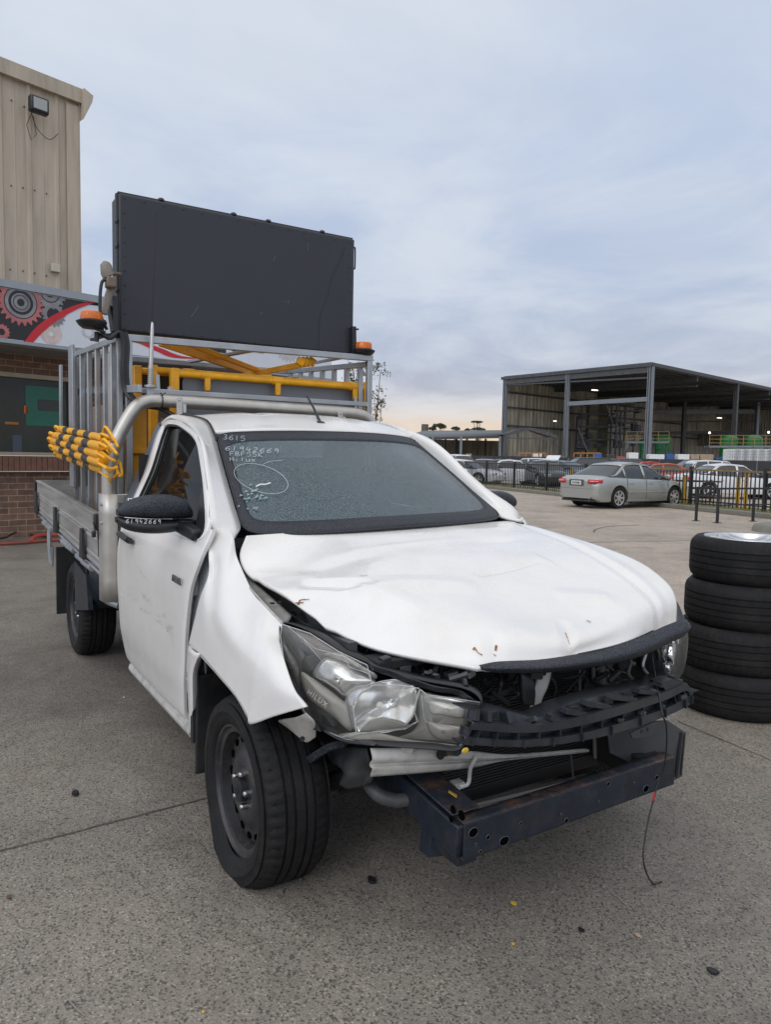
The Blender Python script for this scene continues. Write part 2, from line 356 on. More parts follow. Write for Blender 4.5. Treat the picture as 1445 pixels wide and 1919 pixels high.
RUSTY = mat('rust_chip', (.34, .15, .055), .8, var=.6, vs=160, bump=.4, bs=200)
def asphalt():
    m = bpy.data.materials.new('exposed_aggregate'); m.use_nodes = True; t = m.node_tree; b = t.nodes['Principled BSDF']
    tcn = N(t, 'ShaderNodeTexCoord'); ob = tcn.outputs['Object']
    def no(s, d=6, r=.6, dist=0):
        n = N(t, 'ShaderNodeTexNoise'); n.inputs['Scale'].default_value = s; n.inputs['Detail'].default_value = d; n.inputs['Roughness'].default_value = r; n.inputs['Distortion'].default_value = dist; t.links.new(ob, n.inputs['Vector']); return n.outputs[0]
    big = no(.55, 7, .62, .6); mid = no(3.2, 8, .7); fine = no(150, 3, .6)
    v = N(t, 'ShaderNodeTexVoronoi'); v.inputs['Scale'].default_value = 160; v.inputs['Randomness'].default_value = 1; t.links.new(ob, v.inputs['Vector'])
    hs = N(t, 'ShaderNodeSeparateColor'); t.links.new(v.outputs['Color'], hs.inputs[0])
    stone = ramp(t, hs.outputs[0], [(.0, (.075, .071, .066)), (.13, (.12, .112, .102)), (.24, (.225, .206, .182)), (.62, (.255, .234, .206)), (.92, (.295, .272, .240)), (1.0, (.40, .37, .33))])
    edge = ramp(t, v.outputs['Distance'], [(.25, 1.0), (.75, .84)])
    c = mixc(t, 1.0, stone, edge, 'MULTIPLY')
    c = mixc(t, 1.0, c, ramp(t, big, [(.30, (.74, .74, .75)), (.5, (1.0, .99, .97)), (.70, (1.20, 1.18, 1.14))]), 'MULTIPLY')
    c = mixc(t, 1.0, c, ramp(t, mid, [(.3, (.84, .84, .84)), (.7, (1.14, 1.12, 1.10))]), 'MULTIPLY')
    st = ramp(t, no(1.1, 9, .72, 1.2), [(.50, 1.0), (.60, .80), (.75, .62)]); c = mixc(t, 1.0, c, st, 'MULTIPLY')
    c = mixc(t, mth(t, 'MULTIPLY', ramp(t, no(2.3, 5, .6), [(.55, 0.0), (.75, 1.0)]), .22), c, (.21, .165, .125))
    c = mixc(t, mth(t, 'MULTIPLY', ramp(t, fine, [(.45, 0.0), (.7, 1.0)]), .28), c, (.27, .255, .23))
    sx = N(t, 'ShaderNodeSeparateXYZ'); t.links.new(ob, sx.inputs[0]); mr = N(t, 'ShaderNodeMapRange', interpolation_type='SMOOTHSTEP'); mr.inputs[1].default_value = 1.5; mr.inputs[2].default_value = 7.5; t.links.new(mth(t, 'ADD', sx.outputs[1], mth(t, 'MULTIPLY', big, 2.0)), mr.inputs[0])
    c = mixc(t, 1.0, c, mixc(t, mr.outputs[0], (.95, .94, .925), (1.68, 1.56, 1.44)), 'MULTIPLY')   # paler and warmer towards the far yard
    t.links.new(c, b.inputs['Base Color']); b.inputs['Roughness'].default_value = .62; b.inputs['Specular IOR Level'].default_value = .45
    q = N(t, 'ShaderNodeBump'); q.inputs['Strength'].default_value = .3; q.inputs['Distance'].default_value = .004; t.links.new(mth(t, 'ADD', v.outputs['Distance'], fine), q.inputs['Height']); t.links.new(q.outputs[0], b.inputs['Normal'])
    return m
ASPH = asphalt()
CONC = mat('kerb_concrete', (.20, .19, .165), .85, var=.15, vs=6, dirt=(.09, .085, .07), ds=3, damt=.6, bump=.3, bs=60)
GRASSM = mat('dry_grass', (.16, .15, .055), .9, var=.35, vs=14, dirt=(.22, .18, .10), ds=8, damt=.8)
def brick():
    m = bpy.data.materials.new('brown_brick'); m.use_nodes = True; t = m.node_tree; b = t.nodes['Principled BSDF']
    tcn = N(t, 'ShaderNodeTexCoord'); s = N(t, 'ShaderNodeSeparateXYZ'); t.links.new(tcn.outputs['Object'], s.inputs[0]); cb = N(t, 'ShaderNodeCombineXYZ')
    t.links.new(s.outputs[0], cb.inputs[0]); t.links.new(s.outputs[2], cb.inputs[1])
    k = N(t, 'ShaderNodeTexBrick'); t.links.new(cb.outputs[0], k.inputs['Vector']); k.inputs['Scale'].default_value = 1
    k.inputs['Brick Width'].default_value = .27; k.inputs['Row Height'].default_value = .097; k.inputs['Mortar Size'].default_value = .006; k.inputs['Mortar Smooth'].default_value = .1
    k.inputs['Color1'].default_value = (.185, .105, .075, 1); k.inputs['Color2'].default_value = (.115, .068, .050, 1); k.inputs['Mortar'].default_value = (.30, .235, .17, 1)
    n = N(t, 'ShaderNodeTexNoise'); n.inputs['Scale'].default_value = 9; n.inputs['Detail'].default_value = 6; t.links.new(tcn.outputs['Object'], n.inputs['Vector'])
    t.links.new(mixc(t, 1.0, k.outputs[0], ramp(t, n.outputs[0], [(.3, (.75, .75, .75)), (.7, (1.3, 1.28, 1.25))]), 'MULTIPLY'), b.inputs['Base Color']); b.inputs['Roughness'].default_value = .85
    q = N(t, 'ShaderNodeBump'); q.inputs['Strength'].default_value = .5; q.inputs['Distance'].default_value = .008; q.invert = True; t.links.new(k.outputs['Fac'], q.inputs['Height']); t.links.new(q.outputs[0], b.inputs['Normal'])
    return m
BRICK = brick()
CLAD = mat('beige_cladding', (.46, .395, .31), .5, var=.10, vs=3, dirt=(.27, .235, .185), ds=1.2, damt=.75, stretch=(3, 3, .35))
FASC = mat('fascia_grey', (.30, .33, .36), .4, .3, var=.06)
FASCD = mat('canopy_soffit', (.20, .19, .18), .6, var=.1)
SWHITE = mat('sign_white', (.62, .66, .72), .45, var=.03); SBLACK = mat('sign_black', (.018, .018, .022), .45); SRED = mat('sign_red', (.52, .018, .03), .45)
SPINK = mat('sign_gear_rose', (.40, .13, .13), .45, var=.3, vs=4); SGREY = mat('sign_gear_grey', (.22, .22, .24), .4, var=.35, vs=5); SPALE = mat('sign_gear_pale', (.60, .48, .44), .5, var=.15, vs=6); SPALEG = mat('sign_gear_pale_grey', (.47, .48, .51), .5, var=.08, vs=6)
SDK = mat('sign_gear_dark', (.06, .055, .06), .4, var=.3, vs=6)
WINB = mat('office_window_glass', (.028, .036, .034), .08, var=.4, vs=1.2, spec=.35)
WING = mat('green_reflection', (.010, .13, .085), .35, var=.1); WINF = mat('window_frame_beige', (.36, .31, .22), .5, var=.1)
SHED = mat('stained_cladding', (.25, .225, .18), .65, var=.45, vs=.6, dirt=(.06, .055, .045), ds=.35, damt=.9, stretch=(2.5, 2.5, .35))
SHEDL = mat('stained_cladding_lit', (.42, .385, .31), .65, var=.4, vs=.6, dirt=(.12, .11, .085), ds=.35, damt=.9, stretch=(2.5, 2.5, .35))  # lit copy of the stained cladding, light on the inner walls put into colour
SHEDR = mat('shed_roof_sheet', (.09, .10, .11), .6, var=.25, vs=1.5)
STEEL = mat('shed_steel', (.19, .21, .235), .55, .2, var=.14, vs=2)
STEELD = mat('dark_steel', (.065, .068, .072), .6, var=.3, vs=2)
FENCEM = mat('fence_black', (.016, .017, .019), .5, var=.2); FENCEY = mat('fence_rust_yellow', (.22, .14, .05), .6, var=.3, vs=3)
PANELB = mat('black_panel_fence', (.022, .025, .029), .55, var=.2, vs=1)
TGREEN = mat('tank_green', (.012, .13, .035), .35, var=.25, vs=1.5); ORR = mat('orange_rail', (.38, .15, .04), .5, var=.2)
IBCM = mat('ibc_plastic', (.74, .75, .74), .45, var=.2, vs=2, dirt=(.25, .24, .22), ds=2, damt=.7); CARD = mat('carton_brown', (.36, .27, .19), .8, var=.2, vs=2); BLUEP = mat('blue_plastic', (.03, .09, .28), .4, var=.15)
LAMP = mat('lamp_glow', (1, .93, .78), .5, emit=2.6)
SILVER = mat('silver_paint', (.43, .45, .43), .30, .75, coat=.4, var=.03, vs=5)
CBLK = mat('car_black', (.018, .019, .021), .25, coat=.5); CGRY = mat('car_grey', (.10, .11, .12), .3, .4, coat=.4); CWHT = mat('car_white', (.66, .67, .68), .3, coat=.4); CRED = mat('car_red', (.45, .03, .02), .3, coat=.4); CORG = mat('car_orange', (.40, .075, .03), .35, coat=.3); CBLU = mat('car_slate', (.14, .18, .22), .3, .5, coat=.4)
CGLASS = mat('car_glass', (.02, .024, .026), .05, spec=.8); TAIL = mat('tail_lamp_red', (.50, .012, .02), .15, coat=.5); TAILW = mat('tail_lamp_clear', (.65, .50, .50), .15); PLATE = mat('number_plate', (.68, .68, .66), .5); ALLOY = mat('alloy_silver', (.62, .62, .62), .3, .8)
FOLI = mat('eucalypt_leaf', (.085, .095, .06), .7, var=.3, vs=3); BARK = mat('bark', (.13, .11, .09), .8, var=.2)
HOSE = mat('red_hose', (.22, .05, .035), .6, var=.2)
# ================================================================== ground
g = MB()
for (x0, x1, nx) in ((-14, 8, 2),): pass
g.add([(-900, -900, 0), (900, -900, 0), (900, 900, 0), (-900, 900, 0)], [(0, 1, 2, 3)])
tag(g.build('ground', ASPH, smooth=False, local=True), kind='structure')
def strip(pts, wd, name, m, zz=.004):
    k = MB(); pts = [V((p[0], p[1], zz)) for p in pts]; L = []; Rr = []
    for i, p in enumerate(pts):
        d = (pts[min(i+1, len(pts)-1)]-pts[max(i-1, 0)]).normalized(); n_ = V((-d.y, d.x, 0)); ww = wd*(.75+.5*random.random())/2
        L.append(p+n_*ww); Rr.append(p-n_*ww)
    k.grid([L, Rr]); return tag(k.build(name, m, smooth=False), kind='structure')
JOINT = mat('joint_dark', (.075, .070, .065), .9, var=.3, vs=20)  # dark grey tone of the pavement joints and crack
def wob(a, b, n, amp): return [a.lerp(b, i/(n-1))+V((random.uniform(-amp, amp), random.uniform(-amp, amp), 0)) for i in range(n)]
strip(wob(A(-120, 1627, 'z', 0), A(400, 1493, 'z', 0), 24, .003), .007, 'pavement_joint', JOINT)
strip(wob(A(1270, 1352, 'z', 0), A(1600, 1490, 'z', 0), 20, .003), .006, 'pavement_joint', JOINT)
strip(wob(A(900, 1020, 'z', 0), A(1600, 1008, 'z', 0), 20, .02), .025, 'pavement_joint', JOINT)
strip(crs([A(1113, 998, 'z', 0), A(1118, 992, 'z', 0), A(1140, 987, 'z', 0), A(1170, 985, 'z', 0), A(1200, 984, 'z', 0)], 20), .03, 'pavement_crack', JOINT)
for pts in (((1128, 1664), (1150, 1676), (1185, 1708)), ((1245, 1592), (1270, 1602), (1282, 1610)), ((122, 1870), (140, 1890), (158, 1906))):
    strip(crs([A(p[0], p[1], 'z', 0) for p in pts], 14), .0035, 'pavement_scratch', mat('pale_scratch', (.26, .245, .22), .9, var=.2, vs=60))
# scattered debris
def chip(px, py, s, m, name, label, cat, flat=.004, rz=0):
    p = A(px, py, 'z', 0); k = MB(); n = 7
    pts = [p+V((math.cos(i*6.283/n+rz)*s*random.uniform(.5, 1.1), math.sin(i*6.283/n+rz)*s*.6*random.uniform(.5, 1.1), .003)) for i in range(n)]
    k.prism(pts, (0, 0, flat)); tag(k.build(name, m, smooth=False, bevel=0), label, cat)
chip(141, 1490, .026, BLACKP, 'plastic_shard', 'black plastic shard lying left of the front wheel near the joint', 'debris', .012)
chip(697, 1654, .024, BLACKP, 'plastic_shard', 'black plastic shard on the ground just right of the flat front tyre', 'debris', .010)
chip(1090, 1746, .013, BLACKP, 'plastic_shard', 'tiny black crescent shard in front of the dark steel beam', 'debris', .006)
chip(1338, 1824, .020, BLACKP, 'plastic_shard', 'black plastic shard nearest the bottom right corner of the pavement', 'debris', .006)
chip(1196, 1755, .014, mat('tan_card', (.42, .30, .22), .8), 'card_scrap', 'small square tan card scrap on the pavement', 'litter')
chip(436, 1630, .008, LEAF, 'fallen_leaf', 'small yellow leaf touching the bottom of the flat front tyre', 'leaf', .002)
chip(963, 1694, .015, LEAF, 'fallen_leaf', 'narrow yellow leaf on the pavement under the left end of the beam', 'leaf', .002)
chip(962, 1771, .010, LEAF, 'fallen_leaf', 'round yellow leaf lying between the truck and the picture bottom', 'leaf', .002)
chip(380, 1899, .008, LEAF, 'fallen_leaf', 'tiny yellow leaf at the very bottom of the pavement', 'leaf', .002)
chip(17, 1683, .014, mat('brown_leaf', (.12, .07, .04), .8), 'fallen_leaf', 'brown curled leaf at the left edge of the pavement', 'leaf', .004)
chip(232, 1308, .010, mat('white_bit', (.6, .6, .58), .8), 'paper_scrap', 'tiny white scrap beside the truck door sill', 'litter', .004)
# ================================================================== brick workshop on the left
TH = R_(105); fd = V((math.cos(TH), math.sin(TH), 0)); fn = V((math.sin(TH), -math.cos(TH), 0))      # along facade, outward
P0 = V((-10.67, -.70, 0))
def fp(px, py, off=0.0): return AP(px, py, P0+fn*off, fn)                # a point on the facade plane moved out by off
wk = thing('workshop_building', 'brown brick workshop with beige metal upper wall and a gear sign over the windows', 'building', tuple(P0), TH)
def fl(px, py, off=0.0):                                                # the same in facade-local (along, height)
    q = fp(px, py, off)-P0; return q.dot(fd), q.z
def fbox(a0, a1, z0, z1, o0, o1):                                       # box in facade coordinates; o = distance out of the wall
    k = MB(); k.box(((a0+a1)/2, -(o0+o1)/2, (z0+z1)/2), (a1-a0, o1-o0, z1-z0)); return k
# local frame: x along, -y out of the wall, z up
zsill = fl(60, 857)[1]; zhead = fl(60, 703)[1]; zfas0 = fl(60, 648, 1.0)[1]; zfas1 = fl(60, 632, 1.0)[1]; zsg0 = fl(0, 634, 1.0)[1]; zsg1 = fl(0, 537, 1.0)[1]; zcap = fl(0, 522, 1.0)[1]
aw1 = fl(131, 800)[0]; aend = fl(622, 690, 1.0)[0]-.5; a0 = fl(-400, 800)[0]
soff = .25
for (x0, x1, z0, z1) in ((a0, aend, 0, zsill-.24), (a0, aend, zhead+.02, zsg0+.2), (aw1+.08, aw1+1.6, zsill-.24, zhead+.02), (aw1+4.2, aend, zsill-.24, zhead+.02)):
    fbox(x0, x1, z0, z1, -.25, 0).build('wall', BRICK, wk, local=True, smooth=False)
k = MB(); xx = a0
sillm = mat('sill_brick', (.15, .075, .05), .85, var=.3, vs=7, bump=.3, bs=50)
while xx < aend:
    k.box((xx+.04, -.03, zsill-.10), (.078, .30, .235)); xx += .086
k.build('sill', sillm, wk, local=True, smooth=False)
for (x0, x1) in ((a0, aw1+.08), (aw1+1.6, aw1+4.2)):
    fr_ = MB(); fr_.box(((x0+x1)/2, .05, zhead-.02), (x1-x0, .10, .07)); fr_.box(((x0+x1)/2, .05, zsill+.055), (x1-x0, .10, .05)); fr_.box((x1-.035, .05, (zsill+zhead)/2), (.07, .10, zhead-zsill-.13)); fr_.box((x0+.035, .05, (zsill+zhead)/2), (.07, .10, zhead-zsill-.13))
    wn = fr_.build('window', WINF, wk, local=True, smooth=False)
    pn = fbox(x0, x1, zsill+.05, zhead-.03, -.10, -.085).build('pane', WINB, wn, local=True, smooth=False)
xg = aw1-.05
def gpan(x0, x1, y0, y1, d, nm, m_):
    (p0, q1), (p1, q0) = fl(x0, y0, -.08), fl(x1, y1, -.08); gp = MB(); gp.box(((p0+p1)/2, d, (q0+q1)/2), (p1-p0, .004, q1-q0)); gp.build(nm, m_, wk, local=True, smooth=False)
gpan(46, 118, 722, 800, .079, 'green_reflection', WING); gpan(70, 118, 748, 772, .075, 'dark_reflection', WINB); gpan(22, 40, 815, 850, .079, 'blue_reflection', mat('slate_reflection', (.05, .07, .10), .3)); gpan(8, 34, 790, 796, .079, 'orange_reflection', mat('dull_orange', (.35, .14, .02), .5)); gpan(44, 52, 760, 775, .079, 'beacon_reflection', ORANGE)  # flat colour patches paint reflections in the pane, orange ones of the beacon
# canopy, fascia and sign band
fbox(a0, aend+.3, zfas0-.02, zfas0+.10, 0.002, .93).build('soffit', FASCD, wk, local=True, smooth=False)
cn = fbox(a0, aend+.5, zfas0+.0, zsg0-.005, .93, 1.0).build('fascia', FASC, wk, local=True, smooth=False)
fbox(a0, aend+.5, zsg1+.005, zcap, .86, 1.02).build('capping', FASC, wk, local=True, smooth=False)
SG = fbox(a0, aend+.5, zsg0, zsg1, .90, .985).build('sign_board', SWHITE, wk, local=True, smooth=False)
def sg(px, py): a, zz = fl(px, py, .99); return a, zz
def flat(pts, off, m, name, dd=.004, holes=None):
    k = MB(); k.prism([(a, -off, zz) for a, zz in pts], (0, -dd, 0)); return k.build(name, m, SG, local=True, smooth=False)
def arc(ctrl, n=24): return [(p.x, p.y) for p in crs([V((a, b, 0)) for a, b in ctrl], n)]
up_ = arc([sg(215, 553), sg(182, 562), sg(140, 572), sg(100, 590), sg(68, 612), sg(44, 641)])
lo_ = arc([sg(215, 555), sg(184, 565), sg(145, 579), sg(108, 600), sg(80, 622), sg(60, 643)])
flat([(a0, zsg1-.01)]+[(sg(182, 562)[0]+.8, zsg1-.01)]+[p for p in up_]+[(up_[-1][0], zsg0+.01), (a0, zsg0+.01)], .985, SBLACK, 'black_field')
k = MB(); k.grid([[V((a, -.994, zz)) for a, zz in up_], [V((a, -.994, zz)) for a, zz in lo_]]); k.build('red_swoosh', SRED, SG, local=True, smooth=False)
def gear(cx, cz, r, m, off, teeth=18, inner=.55, name='gear', a1=.16):
    k = MB(); out = []; n = teeth*4
    for i in range(n):
        ph = i % 4; rr = r*(1.0 if ph in (0, 1) else 1-a1); t = 2*math.pi*(i+(.15 if ph == 0 else -.15 if ph == 1 else 0))/n
        out.append((cx+rr*math.cos(t), cz+rr*math.sin(t)))
    inn = [(cx+r*inner*math.cos(2*math.pi*i/n), cz+r*inner*math.sin(2*math.pi*i/n)) for i in range(n)]
    O = [V((a, -off, b)) for a, b in out]; I = [V((a, -off, b)) for a, b in inn]
    k.grid([O+[O[0]], I+[I[0]]])
    for p in k.v: p.z = min(max(p.z, zsg0+.01), zsg1-.01)
    return k.build(name, m, SG, local=True, smooth=False)
def ring(cx, cz, r1, r0, m, off):
    k = MB(); n = 40; O = [V((cx+r1*math.cos(2*math.pi*i/n), -off, cz+r1*math.sin(2*math.pi*i/n))) for i in range(n+1)]; I = [V((cx+r0*math.cos(2*math.pi*i/n), -off, cz+r0*math.sin(2*math.pi*i/n))) for i in range(n+1)]
    k.grid([O, I])
    for p in k.v: p.z = min(max(p.z, zsg0+.01), zsg1-.01)
    return k.build('gear_ring', m, SG, local=True, smooth=False)
sc_ = abs(sg(80, 575)[0]-sg(36, 575)[0])
cx_, cz_ = sg(38, 567)
gear(cx_, cz_, sc_*1.0, SPINK, .9925, 22, .70); ring(cx_, cz_, sc_*.66, sc_*.52, SGREY, .9935); ring(cx_, cz_, sc_*.40, sc_*.16, SGREY, .9935); ring(cx_, cz_, sc_*.33, sc_*.28, SDK, .9945)
cx_, cz_ = sg(93, 549); gear(cx_, cz_, sc_*.72, SGREY, .9915, 18, .6); ring(cx_, cz_, sc_*.38, sc_*.2, SGREY, .9915)
cx_, cz_ = sg(100, 590); gear(cx_, cz_, sc_*.55, SGREY, .9905, 16, .55)
cx_, cz_ = sg(2, 622); gear(cx_, cz_, sc_*.35, SPINK, .9925, 14, .4)
cx_, cz_ = sg(95, 625); gear(cx_, cz_, sc_*.50, SPALE, .9885, 26, .62, a1=.1); ring(cx_, cz_, sc_*.26, sc_*.12, SPALE, .9885)
cx_, cz_ = sg(165, 622); gear(cx_, cz_, sc_*.32, SPALEG, .9885, 12, .6)
cx_, cz_ = sg(540, 640); gear(cx_, cz_, sc_*1.2, SPALEG, .9885, 26, .5, a1=.12)
u2 = arc([sg(190, 640), sg(250, 636), sg(300, 652), sg(345, 668), sg(420, 672)]); l2 = arc([sg(190, 641), sg(250, 641), sg(292, 658), sg(330, 671), sg(420, 673)])
k = MB(); k.grid([[V((a, -.9905, zz)) for a, zz in u2], [V((a, -.9905, zz)) for a, zz in l2]]); k.build('red_swoosh', SRED, SG, local=True, smooth=False)
k = MB()                                          # feet of the big black sign letters, the rest is behind the message board
a_, z_ = sg(300, 650); hh = (zsg1-zsg0)
x = sg(395, 640)[0]; zb = sg(420, 664)[1]
for j, px in enumerate((375, 408, 442, 480, 500, 520, 540)):
    ax, az = sg(px, 662); zb = az+.02
    if j in (0, 2): k.prism([(ax-.20+.0, -.99, zb+.15)]+[(ax+.22*math.cos(t), -.99, zb+.20+.20*math.sin(t)) for t in [math.pi+i*math.pi/10 for i in range(11)]]+[(ax+.22, -.99, zb+.6), (ax-.22, -.99, zb+.6)], (0, -.004, 0))
    else: k.box((ax, -.993, zb+.35), (.26, .004, .62)); k.box((ax, -.9935, zb+.03), (.34, .005, .06))
k.build('sign_lettering', SBLACK, SG, local=True, smooth=False)
# beige ribbed metal wall above, set back
ub = -.3
e0, ez0 = fl(-250, 535, ub); e1, _ = fl(147, 400, ub)
def top(a):                                       # sloping parapet through the two surveyed points
    (xa, za), (xb, zb2) = fl(0, 128, ub), fl(150, 186, ub); return za+(zb2-za)*(a-xa)/(xb-xa)
k = MB(); x = e0; prof = []
while x < e1-.02:
    prof += [(x, 0), (x+.025, .035), (x+.07, .035), (x+.095, 0), (x+.255, 0), (x+.262, .008), (x+.275, .008), (x+.282, 0)]
    x += .44
    prof = [q for q in prof if q[0] < e1]
prof.append((e1, 0))
k.grid([[V((a, .30-o, zsg0-.4)) for a, o in prof], [V((a, .30-o, top(a)-.06)) for a, o in prof]])
k.build('metal_wall', CLAD, wk, local=True, smooth=False)
k = MB(); k.box((e1-.10, .272, (zsg1+top(e1))/2-.2), (.22, .012, top(e1)-zsg1+.1)); k.box((e1+.006, 4.3, (top(e1)+zsg0)/2-.2), (.012, 8.1, top(e1)-zsg0+.3)); k.build('corner_flashing', CLAD, wk, local=True, smooth=False)
k = MB(); a2, z2 = fl(168, 190, ub)
k.prism([(e0, .20, top(e0)-.10), (e1+.10, .20, top(e1+.1)-.10), (e1+.10, .20, top(e1+.1)+.13), (e0, .20, top(e0)+.13)], (0, .3, 0))
k.build('barge_capping', CLAD, wk, local=True, smooth=False)
k = MB(); tz = top(e1)
k.prism([(e1+.03, .12, tz+.12), (e1+.19, .12, tz+.05), (e1+.17, .12, tz-.06), (e1+.02, .12, tz-.38)], (0, 8.2, 0)); k.build('gutter', CLAD, wk, local=True, smooth=False)
# flood light
a_, z_ = fl(74, 196, .0); lt = MB(); lt.box((a_, .05, z_), (.29, .14, .25)); L0 = lt.build('flood_light', BLACKP, wk, bevel=.03, local=True)
lt = MB(); lt.box((a_, -.024, z_), (.21, .012, .17)); lt.build('lens', mat('flood_lens', (.35, .37, .36), .25), L0, bevel=.004, local=True)
k = MB(); b_, c_ = fl(72, 226, .1)
k.tube([V((b_, .16, c_+.2)), V((b_-.07, .2, c_)), V((b_, .2, c_-.22)), V((b_+.08, .2, c_-.1)), V((b_+.02, .16, c_+.15))], .006, 5); b_, c_ = fl(100, 240, .1)
k.tube(crs([V((b_-.25, .2, c_+.35)), V((b_-.15, .2, c_+.05)), V((b_+.05, .2, c_-.08)), V((b_+.2, .2, c_+.06))], 12), .006, 5); k.build('cable', BLACKP, wk, local=True)
a_, z_ = fl(115, 498, .0); k = MB(); k.box((a_, .24, z_), (.14, .07, .13)); k.build('junction_box', mat('pale_box', (.5, .47, .38), .5), wk, bevel=.008, local=True)
# screws on the cladding
k = MB()
for px, py in ((20, 348), (42, 352), (64, 357), (86, 363), (108, 367), (18, 505), (42, 508), (64, 512), (86, 517), (20, 188), (44, 200)):
    a_, z_ = fl(px, py, ub); k.cyl((a_, .31, z_), (a_, .285, z_), .012, seg=6)
k.build('screw', STEELD, wk, local=True)
# hose and red leads on the ground by the wall
k = MB(); k.tube(crs([A(-60, 1020, 'z', .03), A(0, 1019, 'z', .03), A(40, 1017, 'z', .03), A(90, 1013, 'z', .03), A(160, 1010, 'z', .03)], 20), .022, 8); tag(k.build('hose', HOSE), 'dull red hose lying along the foot of the brick wall', 'hose')
k = MB(); k.tube(crs([A(-60, 1005, 'z', .05), A(0, 1009, 'z', .04), A(20, 1002, 'z', .1), A(42, 992, 'z', .06), A(62, 1004, 'z', .04), A(90, 1006, 'z', .04)], 24), .016, 8); tag(k.build('cable_coil', BLACKP), 'black cable loop lying beside the red hose', 'cable')
k = MB(); k.tube(crs([A(58, 1010, 'z', .05), A(70, 1004, 'z', .07), A(90, 1003, 'z', .05), A(130, 1000, 'z', .05)], 12), .03, 8); tag(k.build('red_bag', mat('red_rag', (.45, .06, .04), .8, var=.2)), 'crumpled red rag lying between hose and tray corner', 'rag')
# ================================================================== the wrecked truck (x forward, y to its left, origin under the front axle)
TK = thing('flatbed_truck', 'white flatbed truck with its front torn off, crumpled bonnet and flat front tyre', 'truck')
YB = [(.0, .74), (.25, .80), (.36, .835), (.5, .855), (.7, .866), (.85, .868), (.95, .862), (1.05, .838), (1.17, .788), (1.285, .738), (1.39, .705), (1.48, .680), (1.54, .662), (1.58, .645), (1.62, .60), (1.9, .3)]
def yb(z):
    for (a, b), (c, d) in zip(YB, YB[1:]):
        if z <= c: return b+(d-b)*(z-a)/(c-a)
    return .1
def S(px, py, off=0.0):                          # point of the cab's right flank seen at a pixel
    y = -.8
    for _ in range(30): p = A(px, py, 'y', y); y = y*.5-.5*(yb(p.z)+off)
    p.y = -(yb(p.z)+off); return p
def both(fn_):                                   # right side as built, then the mirrored left side
    return [fn_(1), fn_(-1)]
# --- bonnet
H_ = [[A(462, 1004, 'y', -.675), V((-.285, -.35, 1.112)), V((-.262, 0, 1.118)), V((-.285, .35, 1.118)), A(952, 976, 'y', .68)],
      [A(449, 1040, 'y', -.715), V((-.13, -.36, 1.078)), V((-.10, 0, 1.092)), V((-.10, .38, 1.098)), A(1010, 987, 'y', .72)],
      [A(462, 1073, 'y', -.722), V((.10, -.38, 1.030)), V((.12, 0, 1.045)), V((.13, .40, 1.055)), A(1105, 1011, 'y', .745)],
      [A(520, 1106, 'y', -.72), V((.32, -.38, .985)), V((.36, 0, .985)), V((.36, .42, 1.005)), A(1190, 1040, 'y', .755)],
      [A(580, 1154, 'y', -.67), V((.54, -.34, .925)), V((.60, 0, .910)), V((.57, .38, .945)), A(1246, 1077, 'y', .735)],
      [A(700, 1214, 'y', -.57), V((.68, -.30, .875)), V((.76, .02, .870)), V((.70, .36, .90)), A(1268, 1112, 'y', .70)],
      [A(895, 1250, 'y', -.37), A(960, 1243, 'y', -.25), A(1060, 1229, 'y', -.06), A(1180, 1199, 'y', .25), A(1269, 1160, 'y', .66)]]
def gxy(px, py, z): q = A(px, py, 'z', z); return q.x, q.y
CREASE = [(*gxy(890, 1046, 1.06), *gxy(1015, 1028, 1.07), .022, -.009), (*gxy(560, 1066, 1.03), *gxy(690, 1084, 1.01), .05, -.010), (*gxy(690, 1084, 1.01), *gxy(900, 1062, 1.04), .07, .007), (*gxy(690, 1082, 1.01), *gxy(640, 1110, .97), .035, .006),
          (*gxy(690, 1084, 1.01), *gxy(800, 1130, .96), .06, .005), (*gxy(1040, 1095, .98), *gxy(1150, 1120, .93), .06, .005), (*gxy(1055, 1180, .86), *gxy(1075, 1225, .84), .03, -.007), (*gxy(925, 1190, .88), *gxy(930, 1235, .85), .04, -.006), (*gxy(560, 1130, .95), *gxy(640, 1118, .97), .03, -.006), (*gxy(470, 1050, 1.04), *gxy(600, 1040, 1.07), .05, .004)]
def hoodfn(p, u, v):
    # the crumple: a ridge running off the cowl side, a kink across the left half and small ripples
    q = p.copy()
    yl = .70-.22*v                                # crease that parts the left shoulder
    d = p.y-yl
    if .05 < v: q.z -= .017*max(0, 1-abs(d)/.045)*min(1, v*3)
    if d > 0: q.z -= .02*min(1, v*2)*min(d/.1, 1)
    r = p.x-(.10+.30*abs(p.y+.2)); q.z += .006*math.exp(-(r/.09)**2)*(1 if p.y < .35 else .3)
    q.z -= .006*math.exp(-((p.x-.05)/.05)**2-((p.y+.40)/.16)**2)-.003*math.exp(-((p.x+.03)/.025)**2-((p.y+.1)/.25)**2)
    q.z -= .014*math.exp(-((p.x-.66)/.09)**2-((p.y-.16)/.16)**2)
    q.z -= .012*math.exp(-((p.x-.02)/.03)**2-((p.y-.32)/.12)**2)
    for (x1, y1, x2, y2, wd_, am) in CREASE:
        t = max(0, min(1, ((p.x-x1)*(x2-x1)+(p.y-y1)*(y2-y1))/((x2-x1)**2+(y2-y1)**2))); dd = math.hypot(p.x-x1-(x2-x1)*t, p.y-y1-(y2-y1)*t); q.z += 1.6*am*max(0, 1-dd/wd_)*(1-abs(2*t-1)**4)
    e = min(u, 1-u, v, 1-v); q.z += .006*noise.noise(p*4.5)*min(1, e*8)
    return q
k = MB(); k.patch(H_, 170, 160, hoodfn); HOOD = k.build('bonnet', HOODM, TK, solid=.014, ang=60, out=(0, 0, 1))
